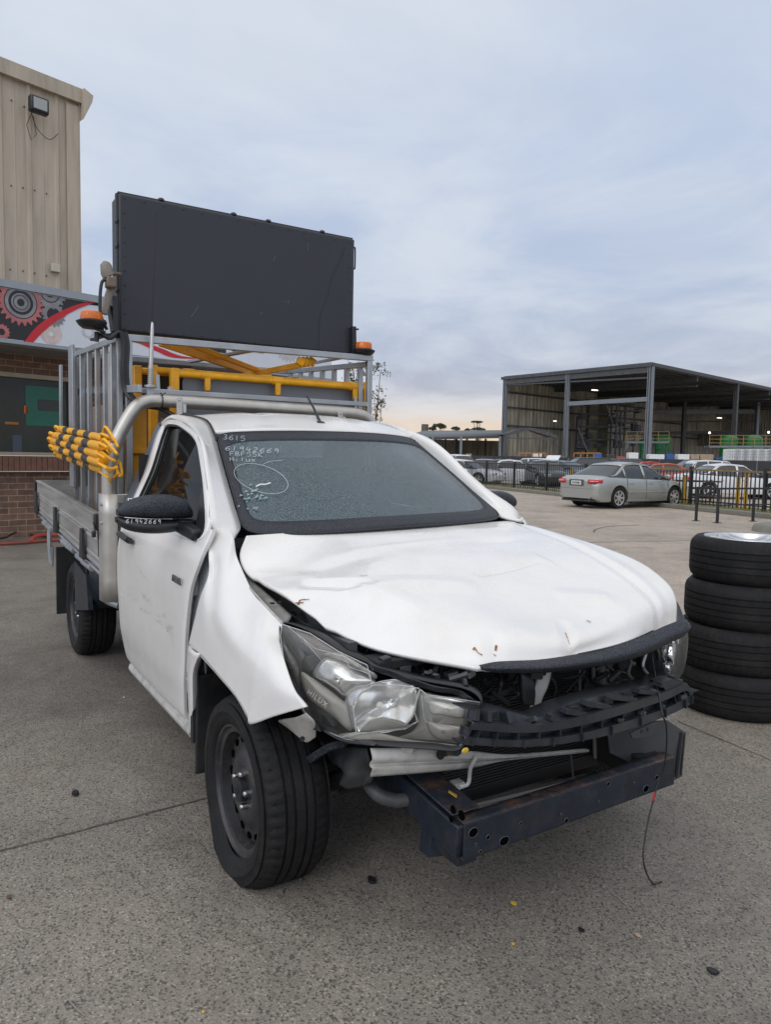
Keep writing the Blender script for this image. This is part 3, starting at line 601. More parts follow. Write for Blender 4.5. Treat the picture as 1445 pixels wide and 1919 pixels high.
def on_hood(px, py, lift=.002):                   # nearest point of the bonnet skin under a pixel
    best = None
    for i in range(61):
        for j in range(61):
            p = patch_eval(H_, j/60, i/60); p = hoodfn(p, j/60, i/60); d = p-CAM; dz = d.dot(_F); x = 722.5+FPX*d.dot(RT)/dz; y = 959.5-FPX*d.dot(UP)/dz
            e = (x-px)**2+(y-py)**2
            if best is None or e < best[0]: best = (e, p)
    return best[1]+V((0, 0, lift))
def scar(pts, w_, name='rust_mark'):
    k = MB(); P = [on_hood(*p) for p in pts]; P = crs(P, 10) if len(P) > 2 else P
    L = []; Rr = []
    for i, p in enumerate(P):
        d = (P[min(i+1, len(P)-1)]-P[max(i-1, 0)]).normalized(); n_ = d.cross(V((0, 0, 1))).normalized(); ww = w_*(.2+.7*random.random())
        L.append(p+n_*ww+V((0, 0, .0015))); Rr.append(p-n_*ww+V((0, 0, .0015)))
    k.grid([L, Rr]); k.build(name, RUSTY, HOOD, smooth=False)
scar([(889, 1217), (894, 1224), (906, 1231)], .0045); scar([(886, 1214), (889, 1220)], .006); scar([(927, 1212), (929, 1226)], .008); scar([(928, 1226), (929, 1232)], .005)
scar([(1059, 1186), (1063, 1200), (1069, 1220)], .0028); scar([(1057, 1184), (1061, 1187)], .005); scar([(1101, 1165), (1110, 1168)], .005); scar([(675, 1080), (686, 1078)], .003)
scar([(558, 1130), (564, 1123), (580, 1120)], .005); scar([(553, 1128), (566, 1133)], .007)
# --- black protector strip on the nose
Pt = [A(893, 1247, 'y', -.36), A(930, 1240, 'y', -.305), A(1000, 1237, 'y', -.175), A(1060, 1229, 'y', -.05), A(1130, 1215, 'y', .12), A(1190, 1196, 'y', .28), A(1245, 1172, 'y', .45), A(1278, 1161, 'y', .54), A(1284, 1168, 'y', .56)]
Pb = [A(893, 1251, 'y', -.36), A(925, 1258, 'y', -.315), A(1000, 1258, 'y', -.18), A(1060, 1253, 'y', -.055), A(1130, 1243, 'y', .115), A(1190, 1228, 'y', .275), A(1245, 1203, 'y', .445), A(1272, 1190, 'y', .52), A(1284, 1176, 'y', .56)]
T0 = [p+V((.012, 0, .004)) for p in crs(Pt, 50)]; B0 = [p+V((.022, 0, 0)) for p in crs(Pb, 50)]
Mi = [a.lerp(b, .5)+V((.026*min(1, min(i, 49-i)/6), 0, .003)) for i, (a, b) in enumerate(zip(T0, B0))]
k = MB(); k.patch([T0[::3]+[T0[-1]], Mi[::3]+[Mi[-1]], B0[::3]+[B0[-1]]], 70, 9); k.build('bonnet_protector', BLACKW, TK, solid=.012, ang=60, out=(1, 0, .6))
# --- windscreen
WS = [[A(458, 1001, 'x', -.345), A(590, 1000, 'x', -.245), A(735, 990, 'x', -.20), A(860, 981, 'x', -.245), A(946, 972, 'x', -.345)],
      [A(430, 905, 'x', -.655), A(548, 895, 'x', -.57), A(662, 893, 'x', -.545), A(790, 890, 'x', -.57), A(860, 893, 'x', -.655)],
      [A(404, 812, 'x', -.985), A(490, 809, 'x', -.925), A(590, 809, 'x', -.91), A(700, 813, 'x', -.925), A(775, 821, 'x', -.985)]]
def wsp(u, v, lift=0):
    p = patch_eval(WS, u, v)
    if lift:
        e = .01; a = patch_eval(WS, min(1, u+e), v)-patch_eval(WS, max(0, u-e), v); b = patch_eval(WS, u, min(1, v+e))-patch_eval(WS, u, max(0, v-e)); p = p+a.cross(b).normalized()*lift
    return p
def rr(t, r, inset=0.0):                          # rounded-rectangle parameter, r = 1 at the rim
    c, s_ = math.cos(t), math.sin(t); n_ = 13.0; q = (abs(c)**n_+abs(s_)**n_)**(-1/n_)
    return .5+.5*c*q*r, .5+.5*s_*q*r
def ringpatch(ev, r0, r1, nr, seg=120, lift=0, asp=(1, 1)):
    rows = []
    for i in range(nr+1):
        r = r0+(r1-r0)*i/nr; row = []
        for k_ in range(seg+1):
            u, v = rr(2*math.pi*k_/seg, 1); u = .5+(u-.5)*(1-(1-r)*asp[0]); v = .5+(v-.5)*(1-(1-r)*asp[1]); row.append(ev(u, v, lift))
        rows.append(row)
    return rows
k = MB(); k.grid(ringpatch(wsp, 0.0, 1, 24)); WSO = k.build('windscreen', WSG, TK, ang=80)
def band(u, v, lift): return wsp(u, v, .0025)
k = MB(); k.grid(ringpatch(band, .90, 1.0, 3, asp=(.75, 2.1))); WB = k.build('windscreen_border', BLACKW, WSO, solid=.004, ang=80)
k = MB(); k.tube(crs([wsp(*rr(2*math.pi*i/160, 1.004)) for i in range(160)], 160), .004, 6, closed=True); k.build('seal', BLACKP, WSO)
def inv_ws(px, py):
    best = None; lo = (0, 0); st = 1/24; u0 = v0 = .5; rng = .5
    for _ in range(6):
        for i in range(-6, 7):
            for j in range(-6, 7):
                u = u0+rng*i/6; v = v0+rng*j/6
                if not (0 <= u <= 1 and 0 <= v <= 1): continue
                d = wsp(u, v)-CAM; dz = d.dot(_F); e = (722.5+FPX*d.dot(RT)/dz-px)**2+(959.5-FPX*d.dot(UP)/dz-py)**2
                if best is None or e < best[0]: best = (e, u, v)
        u0, v0 = best[1], best[2]; rng /= 3
    return u0, v0
GLY = {'6': [[(.9, .95), (.3, .7), (.05, .3), (.3, 0), (.75, .1), (.8, .4), (.45, .5), (.1, .3)]], '1': [[(.4, 1), (.4, 0)]], '9': [[(.85, .8), (.5, 1), (.15, .75), (.4, .5), (.85, .75), (.8, 0)]],
       '4': [[(.3, 1), (.05, .4), (.9, .4)], [(.7, .7), (.65, 0)]], '2': [[(.1, .8), (.5, 1), (.85, .75), (.4, .3), (.05, 0), (.95, .05)]], 'F': [[(.1, 0), (.1, 1), (.9, 1)], [(.1, .5), (.7, .55)]],
       'B': [[(.1, 0), (.1, 1), (.7, .9), (.6, .6), (.1, .52), (.8, .4), (.75, .05), (.1, 0)]], '5': [[(.9, 1), (.2, 1), (.15, .6), (.7, .6), (.85, .25), (.5, 0), (.05, .05)]], 'K': [[(.1, 1), (.1, 0)], [(.9, .95), (.15, .45), (.9, .0)]],
       'H': [[(.1, 1), (.1, 0)], [(.9, 1), (.9, 0)], [(.1, .5), (.9, .55)]], 'i': [[(.4, .6), (.4, 0)], [(.4, .85), (.42, .9)]], 'l': [[(.4, 1), (.35, 0)]], 'u': [[(.1, .6), (.15, .05), (.7, .05), (.85, .6), (.85, 0)]], 'x': [[(.1, .65), (.85, 0)], [(.85, .65), (.1, 0)]],
       '3': [[(.1, .9), (.6, 1), (.8, .75), (.4, .5), (.85, .25), (.5, 0), (.05, .1)]], 'o': [[(.4, .6), (.1, .3), (.4, 0), (.8, .3), (.4, .6)]]}
def write(s, org, du, dv, name, par, mapf, r=.0016, sp=1.25):
    k = MB(); x = 0
    for ch in s:
        for st in GLY.get(ch, []):
            P = [mapf(org[0]+(x+a)*du[0]+b*dv[0], org[1]+(x+a)*du[1]+b*dv[1]) for a, b in st]
            P = crs(P, len(P)*4) if len(P) > 2 else P
            k.tube(P, r, 5)
        x += sp
    return k.build(name, CHALK, par)
def wpx(px, py): return wsp(*inv_ws(px, py), .009)
write('3615', (418, 826), (8.5, .8), (0, -9), 'handwriting', WSO, wpx, .0011, 1.3)
write('61942669', (422, 847), (8.6, .5), (1.5, -8.5), 'handwriting', WSO, wpx, .0014, 1.5)
write('FBF55K', (430, 857), (8.6, .3), (0, -7.5), 'handwriting', WSO, wpx, .0012, 1.25)
write('Hilux', (430, 867), (8.5, .2), (0, -7), 'handwriting', WSO, wpx, .0012, 1.2)
k = MB(); k.tube([wpx(489+50*math.cos(t)+6*math.sin(t), 900+27*math.sin(t)+9*math.cos(t)) for t in [i*.2 for i in range(34)]], .0011, 5)
k.tube(crs([wpx(492, 874), wpx(505, 868), wpx(528, 866)], 8), .0011, 5); k.build('drawn_circle', CHALK, WSO)
k = MB(); P = crs([wpx(480, 915), wpx(488, 911), wpx(497, 911), wpx(507, 908)], 10); k.tube(P, .0032, 6); k.build('white_chip', mat('chip_white', (.85, .87, .86), .4), WSO)
k = MB()
for i in range(26):
    cx, cy = 472+random.gauss(0, 15), 936+random.gauss(0, 9); s_ = random.uniform(2, 6)
    q = [wpx(cx+s_*math.cos(t+random.random()), cy+s_*.6*math.sin(t)) for t in (0, 2.1, 4.2)]; k.add(q, [(0, 1, 2)])
k.build('sticker_residue', mat('residue', (.22, .32, .34), .5), WSO, smooth=False)
# cab interior: dash, wheel, seats, seen dimly through the glass
k = MB(); k.box((-.62, 0, .99), (.34, 1.25, .16)); k.box((-.75, -.36, 1.03), (.2, .38, .16)); k.build('dashboard', BLACKP, TK, bevel=.03)
k = MB(); k.tube([V((-.93+.07*math.sin(t), -.36+.18*math.cos(t), 1.06+.17*math.sin(t))) for t in [i*2*math.pi/28 for i in range(28)]], .015, 8, closed=True); k.cyl((-.86, -.36, 1.02), (-.95, -.36, 1.06), .05); k.build('steering_wheel', BLACKP, TK)
for yy in (-.36, .36):
    k = MB(); k.box((-1.32, yy, 1.02), (.16, .48, .62), Matrix.Rotation(-.18, 3, 'Y')); k.box((-1.10, yy, .72), (.48, .48, .16)); st = k.build('seat', SEAT, TK, bevel=.05, bseg=3)
    k = MB(); k.box((-1.40, yy, 1.415), (.10, .26, .17), Matrix.Rotation(-.18, 3, 'Y')); k.build('headrest', SIGNG, st, bevel=.04, bseg=3)
k = MB(); k.box((-1.62, 0, .85), (.02, 1.5, 1.1)); k.box((-1.0, 0, .42), (1.3, 1.5, .04)); k.box((-.42, 0, .70), (.04, 1.40, .68)); k.build('cab_lining', DARK, TK)
# --- roof
tl = [wsp(u, 1.0) for u in (0, .25, .5, .75, 1)]
Zr = lambda x: 0
rows = [[p+V((-.004, 0, .008)) for p in tl],
        [A(386, 788, 'x', -1.15), V((-1.12, -.28, 1.608)), V((-1.11, 0, 1.614)), V((-1.12, .28, 1.608)), V((-1.15, .56, 1.575))],
        [A(349, 779, 'x', -1.35), V((-1.35, -.29, 1.629)), V((-1.35, 0, 1.634)), V((-1.35, .29, 1.628)), V((-1.35, .575, 1.598))],
        [V((-1.60, -.585, 1.575)), V((-1.62, -.29, 1.612)), V((-1.62, 0, 1.618)), V((-1.62, .29, 1.612)), V((-1.60, .585, 1.575))]]
k = MB(); k.patch(rows, 41, 30, lambda p, u, v: p+V((0, 0, -.006*math.exp(-((abs(u-.5)-.22)/.03)**2)*(1 if .1 < v < .95 else 0)))); ROOF = k.build('roof', WHITE, TK, solid=.02)
k = MB()
pf = A(600, 801, 'x', -1.02)
k.patch([[pf+V((.05, -.022, -.004)), pf+V((.05, .022, -.004))], [pf+V((.0, -.02, .03)), pf+V((.0, .02, .03))], [pf+V((-.05, -.012, .034)), pf+V((-.05, .012, .034))]], 6, 8); fin = k.build('antenna', BLACKP, TK, solid=.03)
k = MB(); k.tube([A(600, 792, 'x', -1.03), A(588, 765, 'x', -1.10), A(575, 742, 'x', -1.16)], [.008, .006, .005], 8); k.build('whip', BLACKP, fin)
# --- flank: A pillar, door, sill, fender, rear corner.  built right, mirrored left
def cab_side(sgn):
    rt = sgn > 0
    def fin_(k):
        if rt: return k
        k.mirror(1)
        for p in k.v:                            # the far side of this cab is pulled in by the crash
            f = max(0, min(1, (p.z-1.04)/.22)); yg = .67-.275*(p.z-1.12); p.y -= .082*f*max(0, min(1, (p.y-yg)/.09))
        return k
    # A pillar and roof rail, from the cowl up over the door and back to the cab corner
    outer = [A(394, 1003, 'y', -.790)+V((0, .004, 0)), S(395.5, 972), S(394, 933), S(389, 885), S(384, 843), S(377, 821), S(366, 806), S(348, 793), S(327, 786), V((-1.42, -.652, 1.588)), V((-1.54, -.660, 1.560))]
    inner = [A(436, 1003, 'y', -.736)+V((0, .004, 0)), wsp(0, .06)+V((0, -.008, .002)), wsp(0, .25)+V((0, -.008, .002)), wsp(0, .45)+V((0, -.008, .002)), wsp(0, .64)+V((0, -.008, .002)), wsp(0, .82)+V((0, -.008, .002)), wsp(0, .985)+V((-.01, -.006, .004)), A(386, 788, 'x', -1.15), A(349, 779, 'x', -1.35), V((-1.45, -.585, 1.602)), V((-1.57, -.585, 1.585))]
    O = crs(outer, 50); I = crs(inner, 50); rows = []
    for t in (0, .25, .5, .75, 1):
        rows.append([o.lerp(i, t)+(V((0, -.016, .010))*math.sin(math.pi*t)*min(1, q_/16)) for q_, (o, i) in enumerate(zip(O, I))])
    k = MB(); k.grid(rows); fin_(k).build('pillar', WHITE, TK, solid=.015, ang=60)
    k = MB(); k.tube([p+V((0, -.002, .002)) for p in I[27:]], .006, 6); fin_(k).build('drip_seal', BLACKP, TK)
    # rear corner of the cab
    k = MB(); zz = [.34, .5, .7, .9, 1.05, 1.15]
    rows = [[V((-1.60, -yb(z)+.012, z)), V((-1.68, -yb(z)+.02, z)), V((-1.72, -yb(z)+.09, z)), V((-1.72, -yb(z)+.2, z))] for z in zz]
    k2 = MB(); QT = ((1.14, 1.74), (1.22, 1.755), (1.30, 1.745), (1.40, 1.70), (1.48, 1.665), (1.55, 1.64), (1.585, 1.60)); k2.patch([[V((-1.575, -yb(z)+.004, z)), V((-xq+.05, -yb(z)-.004, z)), V((-xq, -yb(z)+.004, z)), V((-xq-.01, -yb(z)+.06, z)), V((-xq, -yb(z)+.2, z))] for z, xq in QT], 18, 30); fin_(k2).build('upper_quarter', mat('slate_quarter', (.10, .11, .135), .45, var=.15), TK, solid=.012)  # upper cab corner in slate, darker than the white corner below
    k.patch(rows, 14, 30); fin_(k).build('cab_corner', WHITE, TK, solid=.012)
    # door skin below the belt
    zz = [.305, .33, .36, .42, .50, .6, .7, .8, .9, 1.0, 1.06, 1.10, 1.13]
    def xr(z): return -1.625 if z > .5 else -1.625+(.5-z)**2*1.6
    def xf(z):
        T_ = [(.30, -.585), (.356, -.568), (.518, -.50), (.665, -.459), (.757, -.436), (.842, -.405), (.919, -.378), (.967, -.345), (1.018, -.328), (1.074, -.308), (1.13, -.312)]
        for (a, b), (c, d) in zip(T_, T_[1:]):
            if z <= c: return b+(d-b)*max(0, (z-a))/(c-a)
        return -.312
    rows = [[V((xr(z)+(xf(z)-xr(z))*t, -yb(z)-.006*math.sin(math.pi*t)-(.004 if z < .62 and .05 < t < .95 else 0)+(.016 if t in (0, 1) else 0)+(.02 if z == .305 else 0), z)) for t in (0, .02, .2, .4, .6, .8, .98, 1)] for z in zz]
    k = MB(); k.patch(rows, 60, 60); D = fin_(k).build('door', WHITE, TK, solid=.02, ang=50)
    # window frame ring
    def X(px, py, x): p = A(px, py, 'x', x); p.y = -yb(p.z); return p
    wi = [X(263, 945, -1.49), X(280, 885, -1.47), X(291, 843, -1.46), X(299, 815, -1.45), X(307, 799, -1.42), X(327, 798, -1.24), S(348, 808), S(362, 821), S(370, 838), S(375, 871), S(380, 905), S(384, 954), S(384.3, 986), S(380, 1002), S(368, 1010), V((-.60, -yb(1.10), 1.10)), V((-1.1, -yb(1.12), 1.12)), V((-1.42, -yb(1.13), 1.13))]
    wo_ = [X(246, 950, -1.615), X(262, 885, -1.60), X(279, 843, -1.59), X(291, 810, -1.57), X(306, 787, -1.50), X(327, 787, -1.30), S(347, 795), S(365, 808), S(376, 823), S(383, 845), S(388, 886), S(393, 935), S(394.5, 968), S(389, 996), S(373, 1014), V((-.60, -yb(1.06), 1.06)), V((-1.1, -yb(1.07), 1.07)), V((-1.58, -yb(1.08), 1.08))]
    wi2 = crs(wi, 108, True); wo2 = crs(wo_, 108, True)
    rows = [[p for p in wo2+[wo2[0]]], [a.lerp(b, .35)+V((0, -.006, 0)) for a, b in zip(wo2+[wo2[0]], wi2+[wi2[0]])], [a.lerp(b, .8)+V((0, -.006, 0)) for a, b in zip(wo2+[wo2[0]], wi2+[wi2[0]])], [p+V((0, .012, 0)) for p in wi2+[wi2[0]]]]
    k = MB(); k.grid(rows); fin_(k).build('window_frame', WHITE, D, solid=.012, ang=50)
    k = MB(); k.tube([p+V((0, .004, 0)) for p in wi2], .007, 6, closed=True); fin_(k).build('window_seal', BLACKP, D)
    c = sum(wi2, V((0, 0, 0)))/len(wi2); k = MB(); k.grid([[c.lerp(p, t)+V((0, .02, 0)) for p in wi2+[wi2[0]]] for t in (0.001, .5, 1)]); fin_(k).build('window', GLASSD, D)
    # black triangle at the mirror foot
    k = MB(); k.prism([S(362, 1012, .004), S(378, 1008, .004), S(384, 988, .004), S(383.5, 954, .004), S(379, 905, .004), S(373, 932, .004), S(368, 975, .004)], (0, .012, 0)); fin_(k).build('mirror_patch', BLACKP, D, bevel=.003)
    # handle
    h0, h1 = S(224, 998, .02), S(246, 1014, .035); k = MB()
    if rt:
        k.tube(crs([S(222, 1000, .0), S(224, 1001, .035), S(232, 1007, .042), S(241, 1013, .035), S(244, 1014, 0)], 14), [.010]+[.015]*12+[.010], 10); k.build('handle', BLACKP, D)
    else:
        k.tube([V((-1.5, -.84, 1.0)), V((-1.5, -.88, 1.0)), V((-1.3, -.88, .99)), V((-1.3, -.84, .99))], .014, 8); k.mirror(1).build('handle', BLACKP, D)
    # sill
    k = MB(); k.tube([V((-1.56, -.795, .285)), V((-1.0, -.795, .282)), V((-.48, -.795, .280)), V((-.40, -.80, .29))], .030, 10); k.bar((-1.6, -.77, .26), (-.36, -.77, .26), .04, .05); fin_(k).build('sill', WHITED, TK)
    # hinge pillar behind the sprung fender edge
    k = MB(); k.patch([[V((-.56, -.70, z)), V((-.55, -(yb(z)-.035), z)), V((-.44, -(yb(z)-.042), z)), V((-.335-.12*max(0, 1-z), -(yb(z)-.060), z))] for z in (.28, .5, .7, .9, 1.0, 1.07)], 10, 16); HP = fin_(k).build('hinge_pillar', mat('grey_seam_sealer', (.34, .36, .38), .5, var=.15), TK, solid=.01)
    if rt:
        for z0 in (.90, .50):
            k = MB(); k.box((-.435, -yb(z0)+.030, z0), (.05, .03, .07)); k.cyl((-.425, -yb(z0)+.024, z0+.065), (-.425, -yb(z0)+.014, z0+.065), .017); k.cyl((-.43, -yb(z0)+.024, z0-.06), (-.43, -yb(z0)+.014, z0-.06), .017); k.cyl((-.46, -yb(z0)+.012, z0-.03), (-.46, -yb(z0)+.012, z0+.03), .012); k.build('hinge', GALV, HP, bevel=.003)
    return D
DOORS = both(cab_side)
# chipped paint where lettering was peeled off the door, and the door badge
k = MB()
for (bx, by, n_, sx, sy) in ((262, 1070, 8, 9, 14), (246, 1118, 6, 8, 6), (271, 1120, 12, 7, 8), (284, 1148, 20, 24, 9), (304, 1168, 18, 16, 12), (315, 1185, 12, 5, 10), (317, 1115, 3, 6, 3), (320, 1150, 4, 8, 6)):
    for _ in range(n_):
        u_ = random.uniform(-1, 1); px, py = bx+u_*sx, by+u_*sy*.7+random.uniform(-4, 4); p = S(px, py, .0135); s_ = random.uniform(.0015, .0042); t = random.random()*3
        k.add([p+V((s_*math.cos(t+a), 0, 1.6*s_*math.sin(t+a))) for a in (0, 1.9, 3.1, 4.6)], [(0, 1, 2, 3)])
k.build('paint_chips', mat('bare_primer', (.30, .28, .26), .7), DOORS[0], smooth=False)
b0, b1, b2 = S(322, 1088, .013), S(354, 1107, .013), S(324, 1073, .013)
text_mesh('HILUX', (b0-b2).length*1.1, frame(b0, b1-b0, b2-b0), BADGE, 'badge', DOORS[0], depth=.003, bold=.0, shear=.0, spacing=1.08)
# scale the badge so that it spans the surveyed width
# --- fenders
FE = [[(400, 990, -.775), (434, 1000, -.738), (444, 1045, -.735), (472, 1108, -.75), (502, 1142, -.75), (530, 1170, -.745)],
      [(393, 1008, -.795), (414, 1048, -.785), (425, 1100, -.80), (455, 1150, -.80), (495, 1180, -.79), (524, 1194, -.765)],
      [(388, 1042, -.818), (400, 1090, -.815), (411, 1150, -.845), (445, 1200, -.85), (490, 1228, -.84), (532, 1234, -.80)],
      [(378, 1100, -.845), (384, 1142, -.852), (402, 1190, -.858), (440, 1245, -.864), (490, 1278, -.858), (552, 1293, -.81)],
      [(352, 1210, -.865), (373, 1226, -.868), (405, 1262, -.872), (440, 1303, -.874), (469, 1356, -.870), (573, 1325, -.80)]]
FE = [r[:4]+[tuple(x*.3+y*.7 for x, y in zip(r[3], r[4]))]+[r[4]]+[tuple(x*.75+y*.25 for x, y in zip(r[4], r[5]))]+[r[5]] for r in FE]
FE[4][4] = (462, 1341, -.873); FE[4][5] = (469, 1357, -.871); FE[4][6] = (512, 1343, -.846)
FE[3][4] = (466, 1260, -.863); FE[3][5] = (482, 1273, -.861); FE[3][6] = (514, 1284, -.846); FE[2][6] = (509, 1231, -.826)
FR = [[A(a, b, 'y', c) for a, b, c in r] for r in FE]
def fend(sgn):
    rows = [[p.copy() for p in r] for r in FR]
    if sgn < 0:
        for r in rows:
            for p in r: p.x = p.x if p.x < .35 else .35+(p.x-.35)*.7; p.y = max(p.y, -.86)
    def dent(p, u, v):
        if sgn > 0: p = p+V((0, .016*math.exp(-((p.x+.30)/.035)**2-((p.z-.97)/.06)**2), 0))
        return p
    k = MB(); k.patch(rows, 70, 60, dent); 
    if sgn < 0: k.mirror(1)
    F_ = k.build('fender', WHITE, TK, solid=.010, ang=55)
    k = MB(); a = [A(352, 1210, 'y', -.865), A(350, 1250, 'y', -.86), A(352, 1313, 'y', -.85), A(354, 1376, 'y', -.83)]; b = [A(372, 1227, 'y', -.872), A(361, 1262, 'y', -.868), A(361, 1316, 'y', -.855), A(362, 1380, 'y', -.83)]
    if sgn > 0:
        k.patch([a, [p.lerp(q, .5)+V((0, -.006, 0)) for p, q in zip(a, b)], b, [q+V((-.02, .03, 0)) for q in b]], 16, 10)
        k.build('fender_rear_leg', WHITE, F_, solid=.008, ang=60)
    # rolled arch lip
    lip = crs(rows[-1][1:-2], 26); k = MB(); k.grid([lip, [p+V((-.004, .035, .004)) for p in lip]])
    if sgn < 0: k.mirror(1)
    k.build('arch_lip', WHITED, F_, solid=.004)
    return F_
FEN = both(fend)
k = MB()                                          # bare flange exposed along the bonnet gap
fl_o = [A(447, 1072, 'y', -.742), A(472, 1104, 'y', -.748), A(502, 1138, 'y', -.748), A(530, 1168, 'y', -.744)]; fl_i = [A(458, 1070, 'y', -.70), A(490, 1096, 'y', -.69), A(520, 1122, 'y', -.68), A(547, 1146, 'y', -.67)]
k.patch([fl_o, [a.lerp(b, .5)+V((0, 0, -.018)) for a, b in zip(fl_o, fl_i)], [b+V((0, 0, -.012)) for b in fl_i]], 20, 8); FLG = k.build('fender_flange', WHITED, TK, solid=.006)
k = MB(); k.cyl(A(524, 1131, 'y', -.71), A(524, 1131, 'y', -.71)+V((0, 0, .008)), .010); k.box(A(510, 1131, 'y', -.715)+V((0, 0, .001)), (.016, .012, .004)); k.build('bolt', DARK, FLG)
# inner arch, bay walls, tub
for s_ in (1, -1):
    k = MB()
    pr = [(.40*math.cos(t), .40*math.sin(t)) for t in [i*math.pi/14 for i in range(6, 16)]]
    k.grid([[V((.0+a, -.86+.05, .30+b)) for a, b in pr], [V((.0+a*.98, -.52, .30+b*.98)) for a, b in pr]]); k.prism([V((a, -.52, .30+b)) for a, b in pr], (0, .02, 0))
    k.box((-.405, -.70, .50), (.03, .30, .42)); 
    if s_ < 0: k.mirror(1)
    k.build('wheel_arch_liner', FLAP, TK)
    k = MB(); k.box((-.43, -.62, .80), (.05, .30, .56)); k.box((-.1, -.60, .84), (.62, .02, .20)); k.box((.30, -.62, .80), (.30, .03, .10))
    if s_ < 0: k.mirror(1)
    k.build('inner_guard', DGREY, TK)
    k = MB(); pz = A(372, 1318, 'y', -.80); k.box((-.385, -.74, .36), (.014, .20, .40), Matrix.Rotation(.04, 3, 'Y'))
    if s_ < 0: k.mirror(1)
    k.build('mudflap', FLAP, TK, bevel=.012, bseg=3)
k = MB(); k.box((.02, 0, .60), (.80, 1.02, .36)); k.box((.10, -.2, .80), (.5, .55, .12)); k.box((.12, .32, .82), (.34, .3, .14)); k.cyl((.32, -.42, .74), (.32, -.42, .86), .07); k.build('engine', DARK, TK, bevel=.02)
# --- mirrors
def door_mirror(sgn):
    k = MB(); c = V((-.585, -.935, 1.175))
    # shell: wide rounded body, blunt outboard end, flat rear face
    st = [(-.800, .045, 1.152, 1.195), (-.825, .060, 1.150, 1.228), (-.88, .072, 1.150, 1.246), (-.95, .076, 1.152, 1.247), (-1.01, .070, 1.156, 1.234), (-1.05, .056, 1.160, 1.212), (-1.072, .03, 1.165, 1.190)]
    def sec(y, dx, za, zb):
        row = []
        for i in range(25):
            t = 2*math.pi*i/24; a, b = math.cos(t), math.sin(t); q = (abs(a)**2.7+abs(b)**2.7)**(-1/2.7)
            row.append(V((-.60+dx*a*q*(1.0 if a > 0 else .55)-(.25*max(0, -.95-y)), y, (za+zb)/2+(zb-za)/2*b*q)))
        return row
    rows = [sec(*q) for q in st]
    k.patch(rows, 25, 30); k.prism(rows[0][:-1], (0, .004, 0)); k.prism(rows[-1][:-1], (0, -.004, 0))
    if sgn < 0: k.mirror(1); [p.__setitem__(1, p[1]-.10) for p in k.v]
    m_ = k.build('door_mirror', BLACKW, TK, ang=60)
    k = MB(); rows2 = [sec(*q) for q in ((-.79, .036, 1.118, 1.146), (-.83, .056, 1.104, 1.146), (-.90, .070, 1.094, 1.148), (-.97, .073, 1.094, 1.150), (-1.03, .064, 1.104, 1.154), (-1.065, .045, 1.122, 1.158), (-1.078, .02, 1.138, 1.160))]
    k.patch(rows2, 25, 30); k.prism(rows2[0][:-1], (0, .004, 0)); k.prism(rows2[-1][:-1], (0, -.004, 0))
    if sgn < 0: k.mirror(1); [p.__setitem__(1, p[1]-.10) for p in k.v]
    k.build('lower_band', BLACKP, m_)
    k = MB(); k.bar((-.59, -.84, 1.122), (-.40, -.82, 1.098), .06, .045); k.bar((-.59, -.86, 1.125), (-.59, -.79, 1.122), .08, .045)
    if sgn < 0: k.mirror(1); [p.__setitem__(1, p[1]-.10) for p in k.v]
    k.build('mirror_arm', BLACKP, m_, bevel=.012, bseg=3)
    k = MB(); k.box((-.650, -.93, 1.195), (.006, .20, .07))
    if sgn < 0: k.mirror(1); [p.__setitem__(1, p[1]-.10) for p in k.v]
    k.build('mirror_glass', CHROME, m_, bevel=.002)
    return m_
DM = both(door_mirror)
def mpx(px, py): return A(px, py, 'x', -.520+.0)
def band_pt(px, py):
    p = A(px, py, 'x', -.53); best = None; return V((-.524-.25*max(0, -.95-p.y)-.08*max(0, -p.y-1.02), p.y, p.z))
write('61942669', (238, 981), (5.2, .0), (.6, -7.5), 'handwriting', DM[0], lambda x, y: band_pt(x, y), .0014, 1.55)
# --- headlight, right: hangs loose, lens cracked
HLo = [A(*q) for q in ((530, 1168, 'y', -.74), (581, 1185, 'y', -.71), (635, 1219, 'y', -.68), (690, 1243, 'y', -.62), (737, 1262, 'y', -.57), (800, 1278, 'y', -.51), (872, 1292, 'y', -.455), (901, 1314, 'y', -.44), (892, 1345, 'y', -.445), (876, 1375, 'y', -.46), (859, 1404, 'y', -.48), (805, 1402, 'y', -.54), (703, 1395, 'y', -.64), (635, 1385, 'y', -.70), (574, 1341, 'y', -.76), (551, 1294, 'y', -.78), (532, 1240, 'y', -.785), (525, 1192, 'y', -.77))]
rim = crs(HLo, 108, True); hc = sum(rim, V((0, 0, 0)))/len(rim); nrm = V((.62, -.76, .12)).normalized()
k = MB(); k.grid([[p for p in rim+[rim[0]]], [hc.lerp(p, .96)-nrm*.07 for p in rim+[rim[0]]], [hc.lerp(p, .8)-nrm*.15 for p in rim+[rim[0]]], [hc.lerp(p, .001)-nrm*.16 for p in rim+[rim[0]]]])
HL = k.build('headlight', BLACKP, TK, solid=.004, ang=50, out=(.6, -.7, 0))
def hl(px, py, dep):                              # point inside the lamp, dep = distance behind the lens rim plane
    return AP(px, py, hc-nrm*dep, nrm)
def plate_(pts, dep, name, m, sol=.004, bulge=0, par=HL, n=None, dip=0):
    P = crs([hl(*p, dep) for p in pts], n or len(pts)*6, True); c = sum(P, V((0, 0, 0)))/len(P)
    k = MB(); k.grid([[c.lerp(p, t)+nrm*(bulge*(1-t*t)) for p in P+[P[0]]] for t in (.001, .3, .55, .8, 1)]); return k.build(name, m, par, solid=sol, ang=50)
SMK = mat('smoked_reflector', (.075, .07, .068), .3, .3, var=.25)
